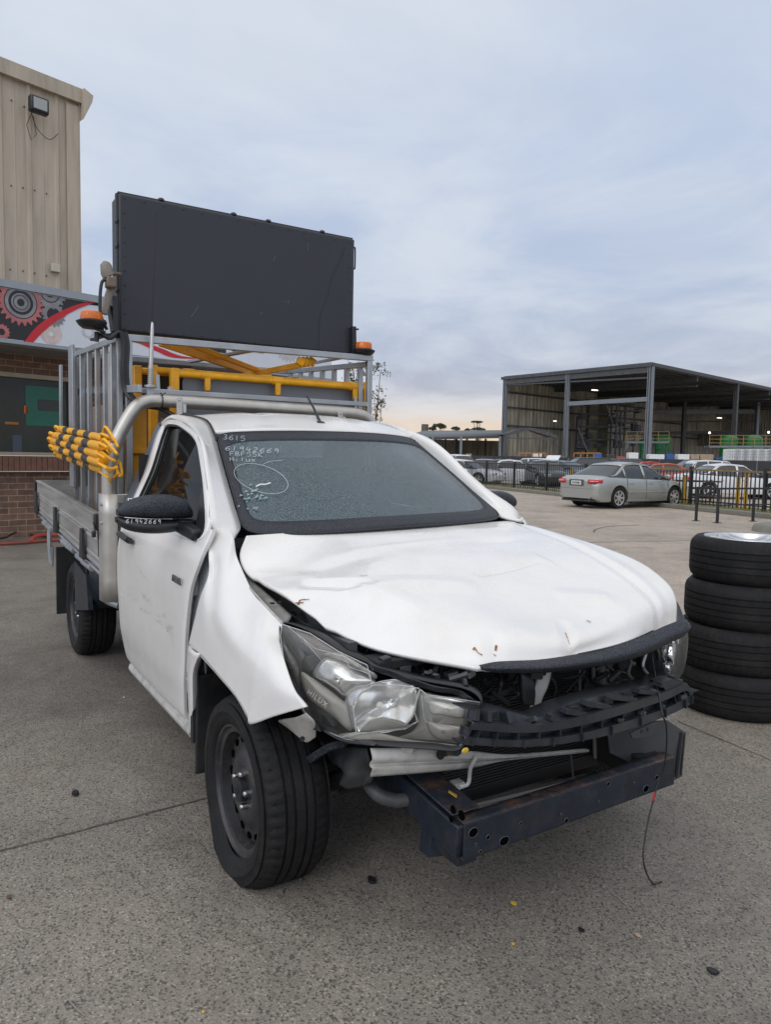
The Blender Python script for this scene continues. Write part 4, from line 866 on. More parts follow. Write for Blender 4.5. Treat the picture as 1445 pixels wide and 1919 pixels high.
plate_([(529, 1172), (560, 1184), (606, 1202), (640, 1224), (618, 1236), (598, 1246), (585, 1262), (566, 1258), (557, 1284), (540, 1250), (529, 1205)], .034, 'side_reflector', SMK, bulge=.01)
plate_([(531, 1206), (545, 1222), (560, 1250), (562, 1290), (551, 1288), (538, 1248)], .026, 'indicator', mat('indicator_grey', (.11, .11, .105), .3, .4, var=.3, vs=60), bulge=.008)
plate_([(564, 1260), (585, 1270), (608, 1286), (632, 1304), (652, 1322), (660, 1342), (657, 1370), (630, 1350), (600, 1326), (582, 1312), (570, 1294)], .020, 'bezel', REFL, bulge=.012)
plate_([(586, 1266), (596, 1244), (612, 1232), (640, 1236), (672, 1256), (702, 1273), (697, 1284), (676, 1290), (660, 1298), (646, 1308), (625, 1292), (604, 1278)], .024, 'upper_reflector', CHROMEB, bulge=.03)
plate_([(606, 1226), (640, 1222), (676, 1246), (704, 1262), (702, 1272), (672, 1254), (640, 1234)], .016, 'clear_shoulder', mat('grey_clear_shoulder', (.30, .29, .275), .2, .3, var=.3, vs=50), bulge=.006)
plate_([(646, 1310), (655, 1297), (672, 1288), (690, 1284), (678, 1296), (668, 1312), (663, 1335), (664, 1355), (671, 1374), (662, 1368), (652, 1348), (647, 1328)], .020, 'reflector_rim', CHROMEB, bulge=.014)
# main bowl
bc = hl(717, 1325, .075); bx = (hl(777, 1318, .03)-hl(662, 1335, .03)); by_ = (hl(720, 1280, .03)-hl(712, 1372, .03)); k = MB(); rows = []
for r in (1, .93, .8, .6, .4, .2, .02):
    row = []
    for i in range(49):
        t = 2*math.pi*i/48; a = math.cos(t); b = math.sin(t); q = (abs(a)**2.6+abs(b)**2.6)**(-1/2.6)
        p = hl(718, 1325, .022)+bx*.53*r*a*q+by_*.53*r*b*q-nrm*(.085*(1-r*r)); p += nrm*.0012*(1 if (i//4) % 2 else -1)*(r if .3 < r < .95 else 0); row.append(p)
    rows.append(row)
k.grid(rows); BW = k.build('reflector_bowl', mat('bowl_chrome', (.95, .95, .95), .16, .85), HL, solid=.003, ang=30)
k = MB(); k.grid([[hl(805, 1303, .010), hl(845, 1309, .010), hl(888, 1317, .010)], [hl(805, 1309, .010), hl(845, 1315, .010), hl(886, 1323, .010)]]); k.build('lens_ridge', CHROMEB, HL, solid=.003)
k = MB(); k.blob(hl(712, 1322, .06), .012); k.build('bulb', mat('bulb', (.8, .8, .78), .1), BW)
P1 = [hl(672, 1372, .018), hl(690, 1352, .018), hl(715, 1345, .018), hl(745, 1352, .018), hl(768, 1362, .018), hl(720, 1370, .018)]
k = MB(); k.prism(P1, -nrm*.02); k.build('bowl_shield', REFL, BW, bevel=.003)
plate_([(785, 1300), (830, 1304), (885, 1312), (880, 1345), (862, 1385), (850, 1398), (810, 1396), (770, 1392), (740, 1385), (770, 1372), (785, 1350)], .030, 'park_lamp', mat('park_shell', (.24, .23, .215), .35, .2, var=.2, vs=20), bulge=.006)
plate_([(805, 1312), (850, 1318), (876, 1324), (868, 1345), (830, 1340), (806, 1336)], .020, 'park_reflector', mat('hazed_reflector', (.55, .54, .50), .3, .3, var=.3, vs=30), bulge=.010)
plate_([(800, 1352), (825, 1356), (868, 1362), (860, 1385), (830, 1388), (808, 1376)], .021, 'park_reflector', mat('hazed_reflector_low', (.36, .34, .32), .4, .4, var=.3, vs=30), bulge=.008)
plate_([(640, 1375), (700, 1372), (770, 1386), (855, 1396), (856, 1403), (800, 1402), (703, 1394), (635, 1384)], .006, 'bottom_rail', mat('dull_lens_flange', (.36, .34, .30), .35, var=.15), bulge=.004)
# lens: cracked shards with a gap at the middle
def shard(pts, name='lens', bulge=.012, dep=-.004):
    P = [hl(*p, dep) for p in pts]; Q = []
    for i, p in enumerate(P):
        q = P[(i+1) % len(P)]; Q += [p, p.lerp(q, .5)]
    c = sum(Q, V((0, 0, 0)))/len(Q); k = MB(); k.grid([[c.lerp(p, t)+nrm*(bulge*(1-t*t)) for p in Q+[Q[0]]] for t in (.001, .5, .85, 1)]); L_ = k.build(name, LENS, HL, ang=70)
    k = MB(); k.tube([p for p in Q]+[Q[0]], .0016, 5); k.build('lens_edge', LENSE, HL); return L_
shard([(529, 1170), (581, 1187), (635, 1221), (688, 1246), (698, 1282), (676, 1300), (660, 1318), (668, 1372), (640, 1382), (600, 1366), (574, 1341), (551, 1294), (532, 1240), (525, 1192)], bulge=.022)
shard([(676, 1300), (700, 1284), (750, 1284), (786, 1290), (781, 1312), (776, 1330), (782, 1352), (760, 1364), (700, 1372), (668, 1374), (662, 1330)], bulge=.020)
shard([(788, 1292), (800, 1302), (830, 1306), (900, 1316), (885, 1360), (859, 1404), (805, 1402), (703, 1395), (640, 1384), (668, 1376), (760, 1366), (784, 1352), (776, 1330)], bulge=.014)
k = MB()                                          # torn upper housing lip
k.patch([[hl(690, 1243, -.005), hl(745, 1262, -.005), (hl(800, 1282, -.005)), hl(865, 1296, -.005), hl(898, 1318, -.005)], [hl(694, 1254, .0), hl(740, 1272, .01), hl(790, 1290, .005), hl(850, 1302, .005), hl(890, 1318, .0)]], 24, 5, lambda p, u, v: p+nrm*.006*math.sin(u*23)); k.build('torn_flange', BLACKP, HL, solid=.004)
b0, b1 = hl(572, 1288, .006), hl(608, 1315, .006); text_mesh('HILUX', .022, frame(hl(574, 1299, -.012), b1-b0, hl(572, 1270, .006)-b0), mat('etched_mark', (.75, .75, .74), .4), 'etched_lettering', HL, depth=.0006, spacing=1.25)
# crack lines
k = MB()
for pts in (((640, 1222), (655, 1250), (690, 1262), (698, 1282)), ((570, 1200), (600, 1235), (640, 1280)), ((540, 1175), (590, 1215), (650, 1232), (700, 1262)), ((790, 1300), (795, 1345), (800, 1354)), ((795, 1352), (830, 1358), (870, 1366))):
    k.tube([hl(*p, -.012) for p in pts], .0010, 4)
k.build('crack', LENSE, HL)
# headlight, left: still in place
def HLl(px, py, y): return A(px, py, 'y', y)
oL = [A(1268, 1128, 'y', .72), A(1280, 1150, 'y', .735), A(1289, 1185, 'y', .735), A(1289, 1215, 'y', .725), A(1284, 1245, 'y', .70), A(1275, 1268, 'y', .675), A(1258, 1268, 'y', .62), A(1247, 1262, 'y', .585), A(1243, 1230, 'y', .56), A(1240, 1205, 'y', .55), A(1245, 1185, 'y', .57), A(1258, 1160, 'y', .64)]
rimL = crs(oL, 60, True); cL = sum(rimL, V((0, 0, 0)))/60; nL = V((.80, .58, .1)).normalized()
k = MB(); k.grid([[p for p in rimL+[rimL[0]]], [cL.lerp(p, .9)-nL*.08 for p in rimL+[rimL[0]]], [cL.lerp(p, .001)-nL*.10 for p in rimL+[rimL[0]]]]); HR = k.build('headlight', BLACKP, TK, solid=.004)
k = MB(); 
for (cx_, cy_, r) in ((1262, 1225, .045), (1272, 1190, .035), (1256, 1250, .025)):
    c = A(cx_, cy_, 'y', .62); k.lathe([(r, 0), (r*.8, -.02), (r*.4, -.035), (.002, -.04)], c+nL*.0, nL, 14)
k.build('reflector_bowl', CHROME, HR, solid=.002, ang=25)
k = MB(); k.grid([[cL.lerp(p, .97)-nL*.02 for p in rimL+[rimL[0]]], [cL.lerp(p, .5)-nL*.025 for p in rimL+[rimL[0]]], [cL.lerp(p, .001)-nL*.028 for p in rimL+[rimL[0]]]]); k.build('bezel', mat('bright_bezel', (.6, .61, .62), .2, .85, var=.35, vs=45), HR, solid=.002)
k = MB(); k.grid([[cL.lerp(p, t)+nL*(.02*(1-t*t)+.002) for p in rimL+[rimL[0]]] for t in (.001, .5, .85, 1)]); k.build('lens', LENS, HR)
# --- wheels
def make_wheel(o, outw, flat=0.0, rad=.33, steer=0.0, rimr=.205):
    o = V(o); hw = .104; c = o
    def W(mb, name, m, par, **kw):                # local: axis +Y is outward
        rot = Matrix.Rotation(steer, 3, 'Z')
        for i, p in enumerate(mb.v):
            q = p.copy()
            if outw < 0: q = V((-q.x, -q.y, q.z))
            q = rot @ q; q = q+c
            mb.v[i] = q
        return mb.build(name, m, par, **kw)
    k = MB()                                      # steel disc + rim barrel
    prof = [(rimr+.008, hw-.012), (rimr+.008, hw-.004), (rimr, hw-.004), (rimr-.006, hw-.016), (rimr-.020, hw-.020), (rimr-.024, hw-.06), (rimr-.028, hw-.075)]
    k.lathe(prof, (0, 0, 0), (0, 1, 0), 56)
    k.lathe([(rimr-.027, hw-.075), (rimr-.031, hw-.058), (rimr-.036, hw-.051), (rimr-.064, hw-.049), (rimr-.078, hw-.046), (rimr-.092, hw-.037), (rimr-.104, hw-.031), (rimr-.120, hw-.029), (.072, hw-.031), (.064, hw-.035), (.045, hw-.035), (.0015, hw-.034)], (0, 0, 0), (0, 1, 0), 56)
    k.lathe([(rimr-.028, hw-.075), (rimr-.03, -hw+.03), (rimr+.008, -hw+.008)], (0, 0, 0), (0, 1, 0), 40)
    wh = W(k, 'wheel', STEELW, TK, ang=40)
    k = MB()
    for i in range(15):
        t = 2*math.pi*i/15; r = rimr-.050; cc = V((r*math.cos(t), hw-.0505, r*math.sin(t))); tn = V((-math.sin(t), 0, math.cos(t))); rn = V((math.cos(t), 0, math.sin(t)))
        pts = [cc+tn*(.017*math.cos(a))+rn*(.0115*math.sin(a)) for a in [2*math.pi*j/14 for j in range(14)]]
        k.prism(pts, V((0, .0045, 0))); 
    W(k, 'vent_hole', VENT, wh)
    k = MB(); k.lathe([(.042, hw-.034), (.040, hw-.012), (.030, hw-.008), (.0015, hw-.008)], (0, 0, 0), (0, 1, 0), 24); hcp = W(k, 'hub_cap', BLACKP, wh)
    k = MB(); n_ = 28
    for (a_, b_) in ((.017, .011), (.008, .013), (.014, .006)):
        k.tube([V((a_*math.cos(t), hw-.0065, b_*math.sin(t)+(.003 if b_ < .01 else 0))) for t in [2*math.pi*j/n_ for j in range(n_)]], .0012, 5, closed=True)
    W(k, 'emblem', BLACKW, hcp)
    for i in range(5):
        t = 2*math.pi*i/5+.5; k = MB(); a = V((.057*math.cos(t), hw-.036, .057*math.sin(t))); k.tube([a, a+V((0, .018, 0)), a+V((0, .024, 0)), a+V((0, .027, 0))], [.0105, .0105, .008, .002], 12); W(k, 'wheel_nut', SATIN, wh)
    k = MB(); R = rad
    prof = [(rimr+.004, hw-.010), (rimr+.012, hw+.002), (rimr+.030, hw+.010), (rimr+.050, hw+.013), (rimr+.054, hw+.0155), (rimr+.058, hw+.013), (rimr+.085, hw+.011), (R-.028, hw+.004), (R-.020, hw+.001), (R-.012, hw-.008), (R-.006, hw-.020)]
    prof += [(R-.002, hw-.034), (R-.001, hw-.050), (R-.009, hw-.052), (R-.009, hw-.058), (R, hw-.060), (R, hw-.080), (R-.009, hw-.082), (R-.009, hw-.088), (R, hw-.090), (R, .014-.0), ]
    half = prof[:-1]; full = half+[(r, -h) for r, h in reversed(half)]
    nt_ = {9: (.005, 4, 1), 10: (.007, 4, 1), 11: (.007, 4, 1)}; L_ = len(full); nt_.update({L_-1-a: b for a, b in list(nt_.items())})
    k.lathe(full, (0, 0, 0), (0, 1, 0), 224, notch=nt_)
    if outw < 0: pass
    for i, p in enumerate(k.v):                   # weight on the tyre: sink and bulge where it meets the ground
        zf = -c.z+.003
        if p.z < 0 and (flat or True):
            lim = zf+.06
            if flat:
                t = max(0, min(1, (lim+.05-p.z)/.11)); r_ = math.hypot(p.x, p.z)
                p.y += (1 if p.y > 0 else -1)*.024*t*(1 if r_ < R*.99 else .6)*math.exp(-(p.x/.2)**2)
            if p.z < zf: p.z = zf+.0004*(p.z-zf)
    W(k, 'tyre', RUBBER, wh, ang=50)
    return wh
make_wheel((.035, -.735, .268), -1, flat=1, rad=.322, steer=R_(-1), rimr=.213)
make_wheel((.03, .735, .318), 1, rad=.325)
make_wheel((-3.085, -.735, .318), -1, rad=.328)
make_wheel((-3.085, .735, .318), 1, rad=.328)
# --- front end: beam, rails, radiator, absorber
def onb(px, py): return A(px, py, 'x', .80)
b1, b2, b3, b4 = A(868, 1546, 'x', .802), A(868, 1614, 'x', .802), A(1266, 1417, 'x', .80), A(1266, 1468, 'x', .80)
b1 = V((.80, -.45, .388)); b2 = V((.80, -.45, .283)); b3 = V((.80, .478, .392)); b4 = V((.80, .478, .297))
k = MB(); k.prism([b1, b2, b4, b3], (-.006, 0, 0)); BM = k.build('front_crossmember', NAVY, TK, bevel=.002)
k = MB(); k.patch([[b1+V((.0, 0, 0)), b3], [b1+V((-.05, 0, .002)), b3+V((-.05, 0, .002))]], 12, 4); k.patch([[b2, b4], [b2+V((-.055, 0, 0)), b4+V((-.055, 0, 0))]], 12, 4); k.prism([b1+V((-.05, 0, 0)), b2+V((-.05, 0, 0)), b4+V((-.05, 0, 0)), b3+V((-.05, 0, 0))], (-.004, 0, 0)); k.build('crossmember_flange', RUSTN, BM, solid=.003)
def hole(px, py, r1, r2, slot=0.0, x=.8008, par=BM):
    c = A(px, py, 'x', x); k = MB(); pts = [c+V((0, r1*math.cos(t)+(slot if math.cos(t) > 0 else -slot), r2*math.sin(t))) for t in [2*math.pi*i/20+.01 for i in range(20)]]
    k.prism(pts, (.0012, 0, 0)); k.build('bolt_hole', VENT, par, smooth=False)
    k = MB(); k.tube([p+V((.0005, 0, 0)) for p in pts], .0016, 4, closed=True); k.build('hole_rim', mat_rimh, par)
mat_rimh = mat('worn_edge', (.055, .06, .068), .5)
for h in ((887, 1560, .017, .014), (914.7, 1569, .0065, .0075), (892, 1583, .004, .004), (900.5, 1596, .006, .0045), (945, 1576, .013, .013, .005), (976, 1543, .005, .005), (1052, 1525.6, .003, .003), (1061.6, 1537.7, .008, .008), (1123, 1502, .004, .004), (1140, 1469, .007, .007), (1189, 1467.5, .004, .004), (1211, 1478, .015, .012), (1231, 1457, .009, .008)): hole(*h)
for s_ in (1, -1):
    k = MB(); k.bar((.79, -.42, .335), (.45, -.42, .375), .10, .10); k.bar((.50, -.42, .375), (-.3, -.42, .40), .09, .12); k.bar((-.25, -.42, .40), (-4.2, -.40, .44), .09, .13)
    if s_ < 0: k.mirror(1)
    rl = k.build('chassis_rail', NAVY if s_ > 0 else DARK, TK, bevel=.006)
    if s_ > 0:
        k = MB(); k.patch([[A(868, 1546, 'x', .795), A(860, 1548, 'x', .78)], [A(800, 1478, 'y', -.44), A(770, 1470, 'y', -.48)]], 4, 4)
        k = MB(); k.box((.62, -.42, .425), (.30, .10, .006), Matrix.Rotation(.12, 3, 'Y')); k.box((.47, -.425, .445), (.10, .12, .03)); k.cyl((.48, -.45, .45), (.48, -.45, .475), .03); k.build('rusty_bracket', RUSTN, rl, bevel=.004)
        for (px, py, r) in ((850, 1517, .012), (866, 1528, .014), (846, 1535, .009), (888, 1540, .0)):
            if r:
                c = A(px, py, 'y', -.4725); k = MB(); k.prism([c+V((r*math.cos(t), 0, r*math.sin(t))) for t in [i*.4 for i in range(16)]], (0, -.002, 0)); k.build('bolt_hole', VENT, rl, smooth=False)
        k = MB(); pts = [A(806, 1525, 'x', .66), A(845, 1540, 'x', .68), A(838, 1575, 'x', .68), A(834, 1605, 'x', .68), A(802, 1608, 'x', .66), A(806, 1570, 'x', .66)]; k.prism(pts, (-.05, 0, 0)); k.box((.70, -.42, .27), (.16, .07, .03)); k.build('tow_bracket', NAVY, rl, bevel=.004)
        k = MB(); k.box((.66, -.425, .30), (.10, .012, .10)); k.tube([A(840, 1590, 'x', .70), A(868, 1612, 'x', .76)], .010, 8); k.build('rust_gusset', RUST, rl, bevel=.003)
        k = MB(); k.box((.775, -.466, .334), (.022, .004, .098)); k.build('end_plate', DARK, rl)
    else: k = MB()
# radiator and condenser
k = MB(); k.box((.50, .03, .53), (.05, .74, .50)); RD = k.build('radiator', RADB, TK, bevel=.004)
k = MB(); zz = .33
while zz < .77:
    k.box((.528, .03, zz), (.006, .72, .0035)); zz += .0098
k.build('fins', RAD, RD, smooth=False)
k = MB(); k.cyl(A(1130, 1232, 'x', .55), A(1139, 1428, 'x', .55), .022, seg=16); k.cyl(A(1112, 1240, 'x', .54), A(1116, 1420, 'x', .54), .008, seg=10); k.build('condenser_tube', mat('dryer_grey', (.22, .21, .20), .5, .4, var=.2), RD)
k = MB(); k.bar(A(890, 1506, 'x', .56), A(1100, 1455, 'x', .56), .02, .012); k.bar(A(890, 1511, 'x', .555), A(1100, 1461, 'x', .555), .03, .008); k.build('lower_channel', mat('bare_alu_bar', (.30, .30, .30), .45, .6), RD)
k = MB(); k.bar((.52, -.60, .80), (.50, .60, .80), .09, .03); k.build('upper_tie_bar', DARK, TK, bevel=.004)
k = MB(); k.box((.46, .50, .66), (.16, .22, .30)); k.build('air_box', DARK, TK, bevel=.02); k = MB(); k.box((.40, -.45, .62), (.10, .16, .26)); k.build('washer_bottle', DARK, TK, bevel=.02)
k = MB()                                          # latch support: pale stamped bracket
k.patch([[A(1000, 1252, 'x', .70), A(1035, 1255, 'x', .70)], [A(1008, 1275, 'x', .70), A(1028, 1285, 'x', .70)], [A(996, 1318, 'x', .70), A(1014, 1322, 'x', .70)], [A(1008, 1352, 'x', .72), A(1022, 1358, 'x', .72)]], 6, 20); LS = k.build('latch_bracket', WHITED, TK, solid=.008)
k = MB(); k.cyl(A(1020, 1262, 'x', .712), A(1020, 1262, 'x', .70), .007); k.cyl(A(1014, 1344, 'x', .73), A(1014, 1344, 'x', .71), .004); k.build('bolt_hole', DARK, LS)
k = MB(); k.patch([[A(980, 1262, 'x', .74), A(998, 1266, 'x', .74)], [A(982, 1295, 'x', .745), A(1004, 1296, 'x', .745)], [A(984, 1322, 'x', .74), A(1002, 1322, 'x', .74)]], 5, 8); k.bar(A(990, 1262, 'x', .73), A(1012, 1262, 'x', .73), .03); k.build('horn_cover', BLACKP, TK, solid=.02)
# bracket and stay behind the gap above the right lamp
k = MB(); k.patch([[A(655, 1232, 'y', -.50), A(676, 1212, 'y', -.50), A(720, 1222, 'y', -.46)], [A(662, 1240, 'y', -.53), A(690, 1240, 'y', -.52), A(705, 1240, 'y', -.5)]], 12, 6); k.build('lamp_bracket', WHITED, TK, solid=.003); k = MB(); k.bar(A(780, 1260, 'y', -.42), A(850, 1290, 'y', -.37), .04, .006); k.build('brace_strip', WHITED, TK)
k = MB(); k.cyl(A(686, 1218, 'y', -.49), A(686, 1209, 'y', -.49), .018); k.tube(crs([A(735, 1262, 'y', -.45), A(760, 1246, 'y', -.44), A(790, 1250, 'y', -.42), A(797, 1268, 'y', -.42)], 14), .007, 8); k.tube(crs([A(560, 1160, 'y', -.62), A(600, 1190, 'y', -.58), A(640, 1212, 'y', -.56)], 20), .03, 10); k.tube([A(545+i*2.6, 1150+i*2.2+(1 if i % 2 else -1), 'y', -.64+i*.003) for i in range(30)], .012, 8); k.build('wiring_conduit', BLACKP, TK)
# lower tie panel
k = MB()
r0 = [A(694, 1402, 'x', .60), A(800, 1402, 'x', .66), A(890, 1408, 'x', .66), A(960, 1413, 'x', .66), A(1100, 1402, 'x', .60)]; r1 = [A(694, 1456, 'x', .60), A(800, 1448, 'x', .65), A(890, 1438, 'x', .65), A(960, 1424, 'x', .65), A(1100, 1409, 'x', .59)]
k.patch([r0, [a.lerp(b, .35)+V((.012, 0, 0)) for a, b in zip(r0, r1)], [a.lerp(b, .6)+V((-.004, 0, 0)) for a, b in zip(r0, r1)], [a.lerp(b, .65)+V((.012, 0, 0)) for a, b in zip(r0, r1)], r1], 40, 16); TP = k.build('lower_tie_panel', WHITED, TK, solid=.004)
k = MB(); c = A(826, 1413, 'x', .685); k.cyl(c, c+V((.004, 0, 0)), .016, seg=20); c2 = A(840, 1406, 'x', .70); k.bar(c2+V((0, -.03, 0)), c2+V((0, .03, 0)), .022); k.build('clip', DARK, TP)
k = MB(); k.tube(crs([A(893, 1418, 'x', .68), A(882, 1440, 'x', .68), A(878, 1468, 'x', .67), A(862, 1474, 'x', .66)], 16), .006, 8); k.box(A(857, 1470, 'x', .62), (.03, .035, .02)); k.build('stay_rod', WHITED, TK)
# crushed bumper carrier: curved ribbed plastic
def carr(px, py): 
    t = (px-860)/(1300-860); return A(px, py, 'x', .845+.07*math.sin(math.pi*min(1, max(0, t*1.15)))-.10*max(0, t-.62)/.38)
L0 = [(868, 1396), (900, 1397), (960, 1400), (1020, 1398), (1080, 1390), (1140, 1378), (1200, 1360), (1250, 1342), (1288, 1324), (1297, 1316)]
L1 = [(872, 1380), (900, 1383), (960, 1387), (1020, 1384), (1080, 1376), (1140, 1362), (1200, 1344), (1250, 1327), (1288, 1308), (1298, 1302)]
L2 = [(876, 1366), (905, 1368), (960, 1372), (1020, 1370), (1080, 1360), (1140, 1345), (1200, 1326), (1250, 1309), (1280, 1294), (1292, 1290)]
L3 = [(884, 1352), (910, 1354), (960, 1357), (1020, 1356), (1080, 1344), (1140, 1328), (1200, 1310), (1250, 1294), (1276, 1282), (1286, 1280)]
L4 = [(890, 1336), (915, 1336), (958, 1338), (1020, 1352), (1052, 1340), (1100, 1322), (1160, 1306), (1220, 1292), (1262, 1276), (1276, 1268)]
def crv(L, dx=0): return [p+V((dx, 0, 0)) for p in crs([carr(*q) for q in L], 70)]
k = MB()
k.grid([crv(L0, -.05), crv(L0, .0), crv(L1, .0), crv(L1, -.028), crv(L2, -.028), crv(L2, .006), crv(L3, .006), crv(L3, -.03), crv(L4, -.035), crv(L4, -.10)])
CR = k.build('bumper_carrier', mat('carrier_plastic', (.020, .024, .030), .38, var=.25, vs=30, dirt=(.09, .09, .09), ds=14, damt=.25), TK, solid=.004, ang=30)
C1, C2, C3, C4, C0 = crv(L1), crv(L2), crv(L3), crv(L4), crv(L0)
CM = CR.data.materials[0]
for i in range(2, 69, 5):
    a, b = C1[i], C2[i]; k = MB(); k.bar(a+V((-.014, 0, 0)), b+V((-.014, 0, 0)), .004, .028, up=(1, 0, 0)); k.build('rib', CM, CR)
for i in range(3, 69, 6):
    a, b = C3[i], C4[i]; k = MB(); k.bar(a+V((-.012, 0, 0)), b+V((-.02, 0, 0)), .014, .03, up=(1, 0, 0)); k.build('rib', CM, CR)
for i in range(4, 69, 7):
    a, b = C0[i], C1[i]; k = MB(); k.bar(a+V((.003, 0, 0)), b+V((.003, 0, 0)), .004, .012, up=(1, 0, 0)); k.build('rib', CM, CR)
k = MB()
for (px, py) in ((930, 1345), (1085, 1334), (1118, 1326), (1150, 1318), (1185, 1307)):
    c = carr(px, py)+V((-.022, 0, 0)); k = MB(); k.box(c, (.012, .034, .018)); k.build('slot', DARK, CR)
k = MB(); k.prism([carr(*q)+V((.004, 0, 0)) for q in ((1180, 1374), (1225, 1352), (1238, 1352), (1236, 1366), (1215, 1380), (1185, 1383))], (-.006, 0, 0)); k.prism([carr(*q)+V((-.0, 0, 0)) for q in ((1240, 1280), (1262, 1272), (1300, 1292), (1312, 1294), (1300, 1297), (1268, 1292), (1250, 1298))], (-.05, 0, 0)); k.build('torn_tab', CR.data.materials[0], CR)
for px, py in ((1200, 1370), (1211, 1366)):
    c = carr(px, py)+V((.005, 0, 0)); k = MB(); k.cyl(c, c+V((.001, 0, 0)), .007, seg=14); k.build('bolt_hole', DARK, CR)
k = MB(); c = carr(868, 1404); k.blob(c+V((.01, 0, 0)), (.004, .012, .008), 7, 5); k.build('leaf_on_carrier', LEAF, CR)
# grey side deflector, right of the picture
k = MB(); dp = [A(1138, 1352, 'x', .66), A(1230, 1352, 'x', .74), A(1252, 1350, 'x', .745), A(1286, 1372, 'x', .74), A(1284, 1400, 'x', .74), A(1280, 1455, 'x', .735), A(1265, 1463, 'x', .735), A(1205, 1440, 'x', .72), A(1145, 1412, 'x', .67)]
k.prism(dp, (-.008, 0, 0)); DF = k.build('air_deflector', mat('deflector_grey', (.060, .062, .067), .55, var=.15, vs=9), TK, bevel=.003)
k = MB(); k.bar(A(1278, 1372, 'x', .745), A(1268, 1456, 'x', .738), .012, .008); k.bar(A(1284, 1374, 'x', .735), A(1277, 1450, 'x', .73), .03, .006); k.build('deflector_lip', BLACKP, DF)
# duct flap and torn liner under the right lamp
k = MB(); k.patch([[A(545, 1440, 'y', -.70), A(572, 1420, 'y', -.70), A(615, 1394, 'y', -.66), A(650, 1385, 'y', -.6)], [A(549, 1452, 'y', -.69), A(580, 1432, 'y', -.69), A(618, 1408, 'y', -.655), A(652, 1400, 'y', -.6)]], 16, 5); k.build('torn_strip', BLACKW, TK, solid=.012)
k = MB(); k.patch([[A(600, 1398, 'y', -.62), A(640, 1398, 'y', -.60), A(694, 1400, 'y', -.57)], [A(610, 1425, 'y', -.62), A(645, 1428, 'y', -.61), A(694, 1426, 'y', -.58)], [A(640, 1446, 'y', -.62), A(660, 1452, 'y', -.61), A(693, 1450, 'y', -.58)], [A(640, 1468, 'y', -.62), A(660, 1479, 'y', -.61), A(690, 1466, 'y', -.59)]], 24, 24, lambda p, u, v: p+V((0, 0, .004*noise.noise(p*60)*v))+V((.0, .012*math.sin(u*5+v*4), 0))); k.build('torn_liner', FLAP, TK, solid=.004)
k = MB(); k.patch([[A(520, 1352, 'y', -.80), A(555, 1346, 'y', -.79), A(572, 1338, 'y', -.78)], [A(540, 1366, 'y', -.77), A(570, 1366, 'y', -.76), A(590, 1358, 'y', -.75)], [A(562, 1384, 'y', -.74), A(575, 1392, 'y', -.73), A(592, 1382, 'y', -.72)]], 14, 14); LB = k.build('fender_bracket', WHITED, TK, solid=.008, bevel=.003)
c = A(567, 1384, 'y', -.748); k = MB(); k.cyl(c, c+V((.004, -.006, 0)), .007); k.build('bolt_hole', DARK, LB)
# lower arm, hose and anti-roll bar in the shade
k = MB(); k.tube(crs([A(690, 1468, 'y', -.55), A(710, 1490, 'y', -.54), A(740, 1500, 'y', -.5), A(765, 1498, 'y', -.46)], 20), .022, 12); k.tube(crs([A(640, 1480, 'y', -.45), A(700, 1462, 'y', -.40), A(760, 1470, 'y', -.38)], 10), .018, 10); k.build('anti_roll_bar', DGREY, TK)
k = MB(); k.tube([V((.35, -.45, .40)), V((.1, -.62, .24)), V((.0, -.68, .22))], [.035, .03, .03], 10); k.tube([V((.0, -.64, .26)), V((-.25, -.45, .36))], .03, 10); k.cyl((.03, -.66, .268), (.03, -.4, .30), .03); k.cyl((0, -.60, .27), (0, -.66, .27), .13, seg=24); k.build('suspension_arm', DARK, TK)
k = MB(); k.tube([V((.0, .64, .24)), V((.2, .45, .36))], .03, 10); k.cyl((.0, .63, .30), (0, .66, .30), .13, seg=24); k.cyl((-3.085, -.66, .32), (-3.085, .66, .32), .045); k.blob((-3.085, 0, .32), (.15, .16, .15)); k.box((-2.2, 0, .55), (2.3, .9, .06)); k.build('axle', DARK, TK)
k = MB(); k.box((-.02, .10, .30), (.70, .80, .08)); k.box((-.05, .1, .40), (.75, .8, .14)); k.build('undertray_light_block', DARK, TK, bevel=.02)  # boxes added under the engine to block light and darken the ground
k = MB(); k.box((-1.1, 0, .33), (1.6, 1.5, .16)); k.box((-2.5, 0, .52), (1.2, 1.2, .2)); k.box((-1.15, 0, .36), (1.1, .7, .18)); k.cyl((-1.3, .1, .35), (-3.0, .05, .36), .04); k.build('underbody', DARK, TK, bevel=.03)  # underbody boxes made bulky to keep light from passing under the truck
random.seed(11)
for nm_, pts, r_, m_ in (('hose', ((1175, 1215), (1182, 1240), (1178, 1262), (1190, 1278)), .007, DGREY), ('hose', ((1212, 1222), (1206, 1250), (1222, 1272), (1216, 1290)), .006, GALV), ('hose', ((1228, 1205), (1236, 1230), (1230, 1262)), .005, DGREY),
    ('hose', ((905, 1268), (915, 1290), (930, 1300), (952, 1318)), .010, BLACKP), ('hose', ((930, 1262), (940, 1275), (935, 1300)), .006, BLACKP), ('hose', ((1030, 1268), (1042, 1285), (1036, 1320)), .004, BLACKP), ('pipe', ((1086, 1250), (1088, 1330)), .006, DGREY), ('pipe', ((1070, 1412), (1076, 1470)), .004, DGREY)):
    k = MB(); k.tube(crs([A(a, b, 'x', .62+random.uniform(-.02, .06)) for a, b in pts], 14), r_, 8); k.build(nm_, m_, TK)
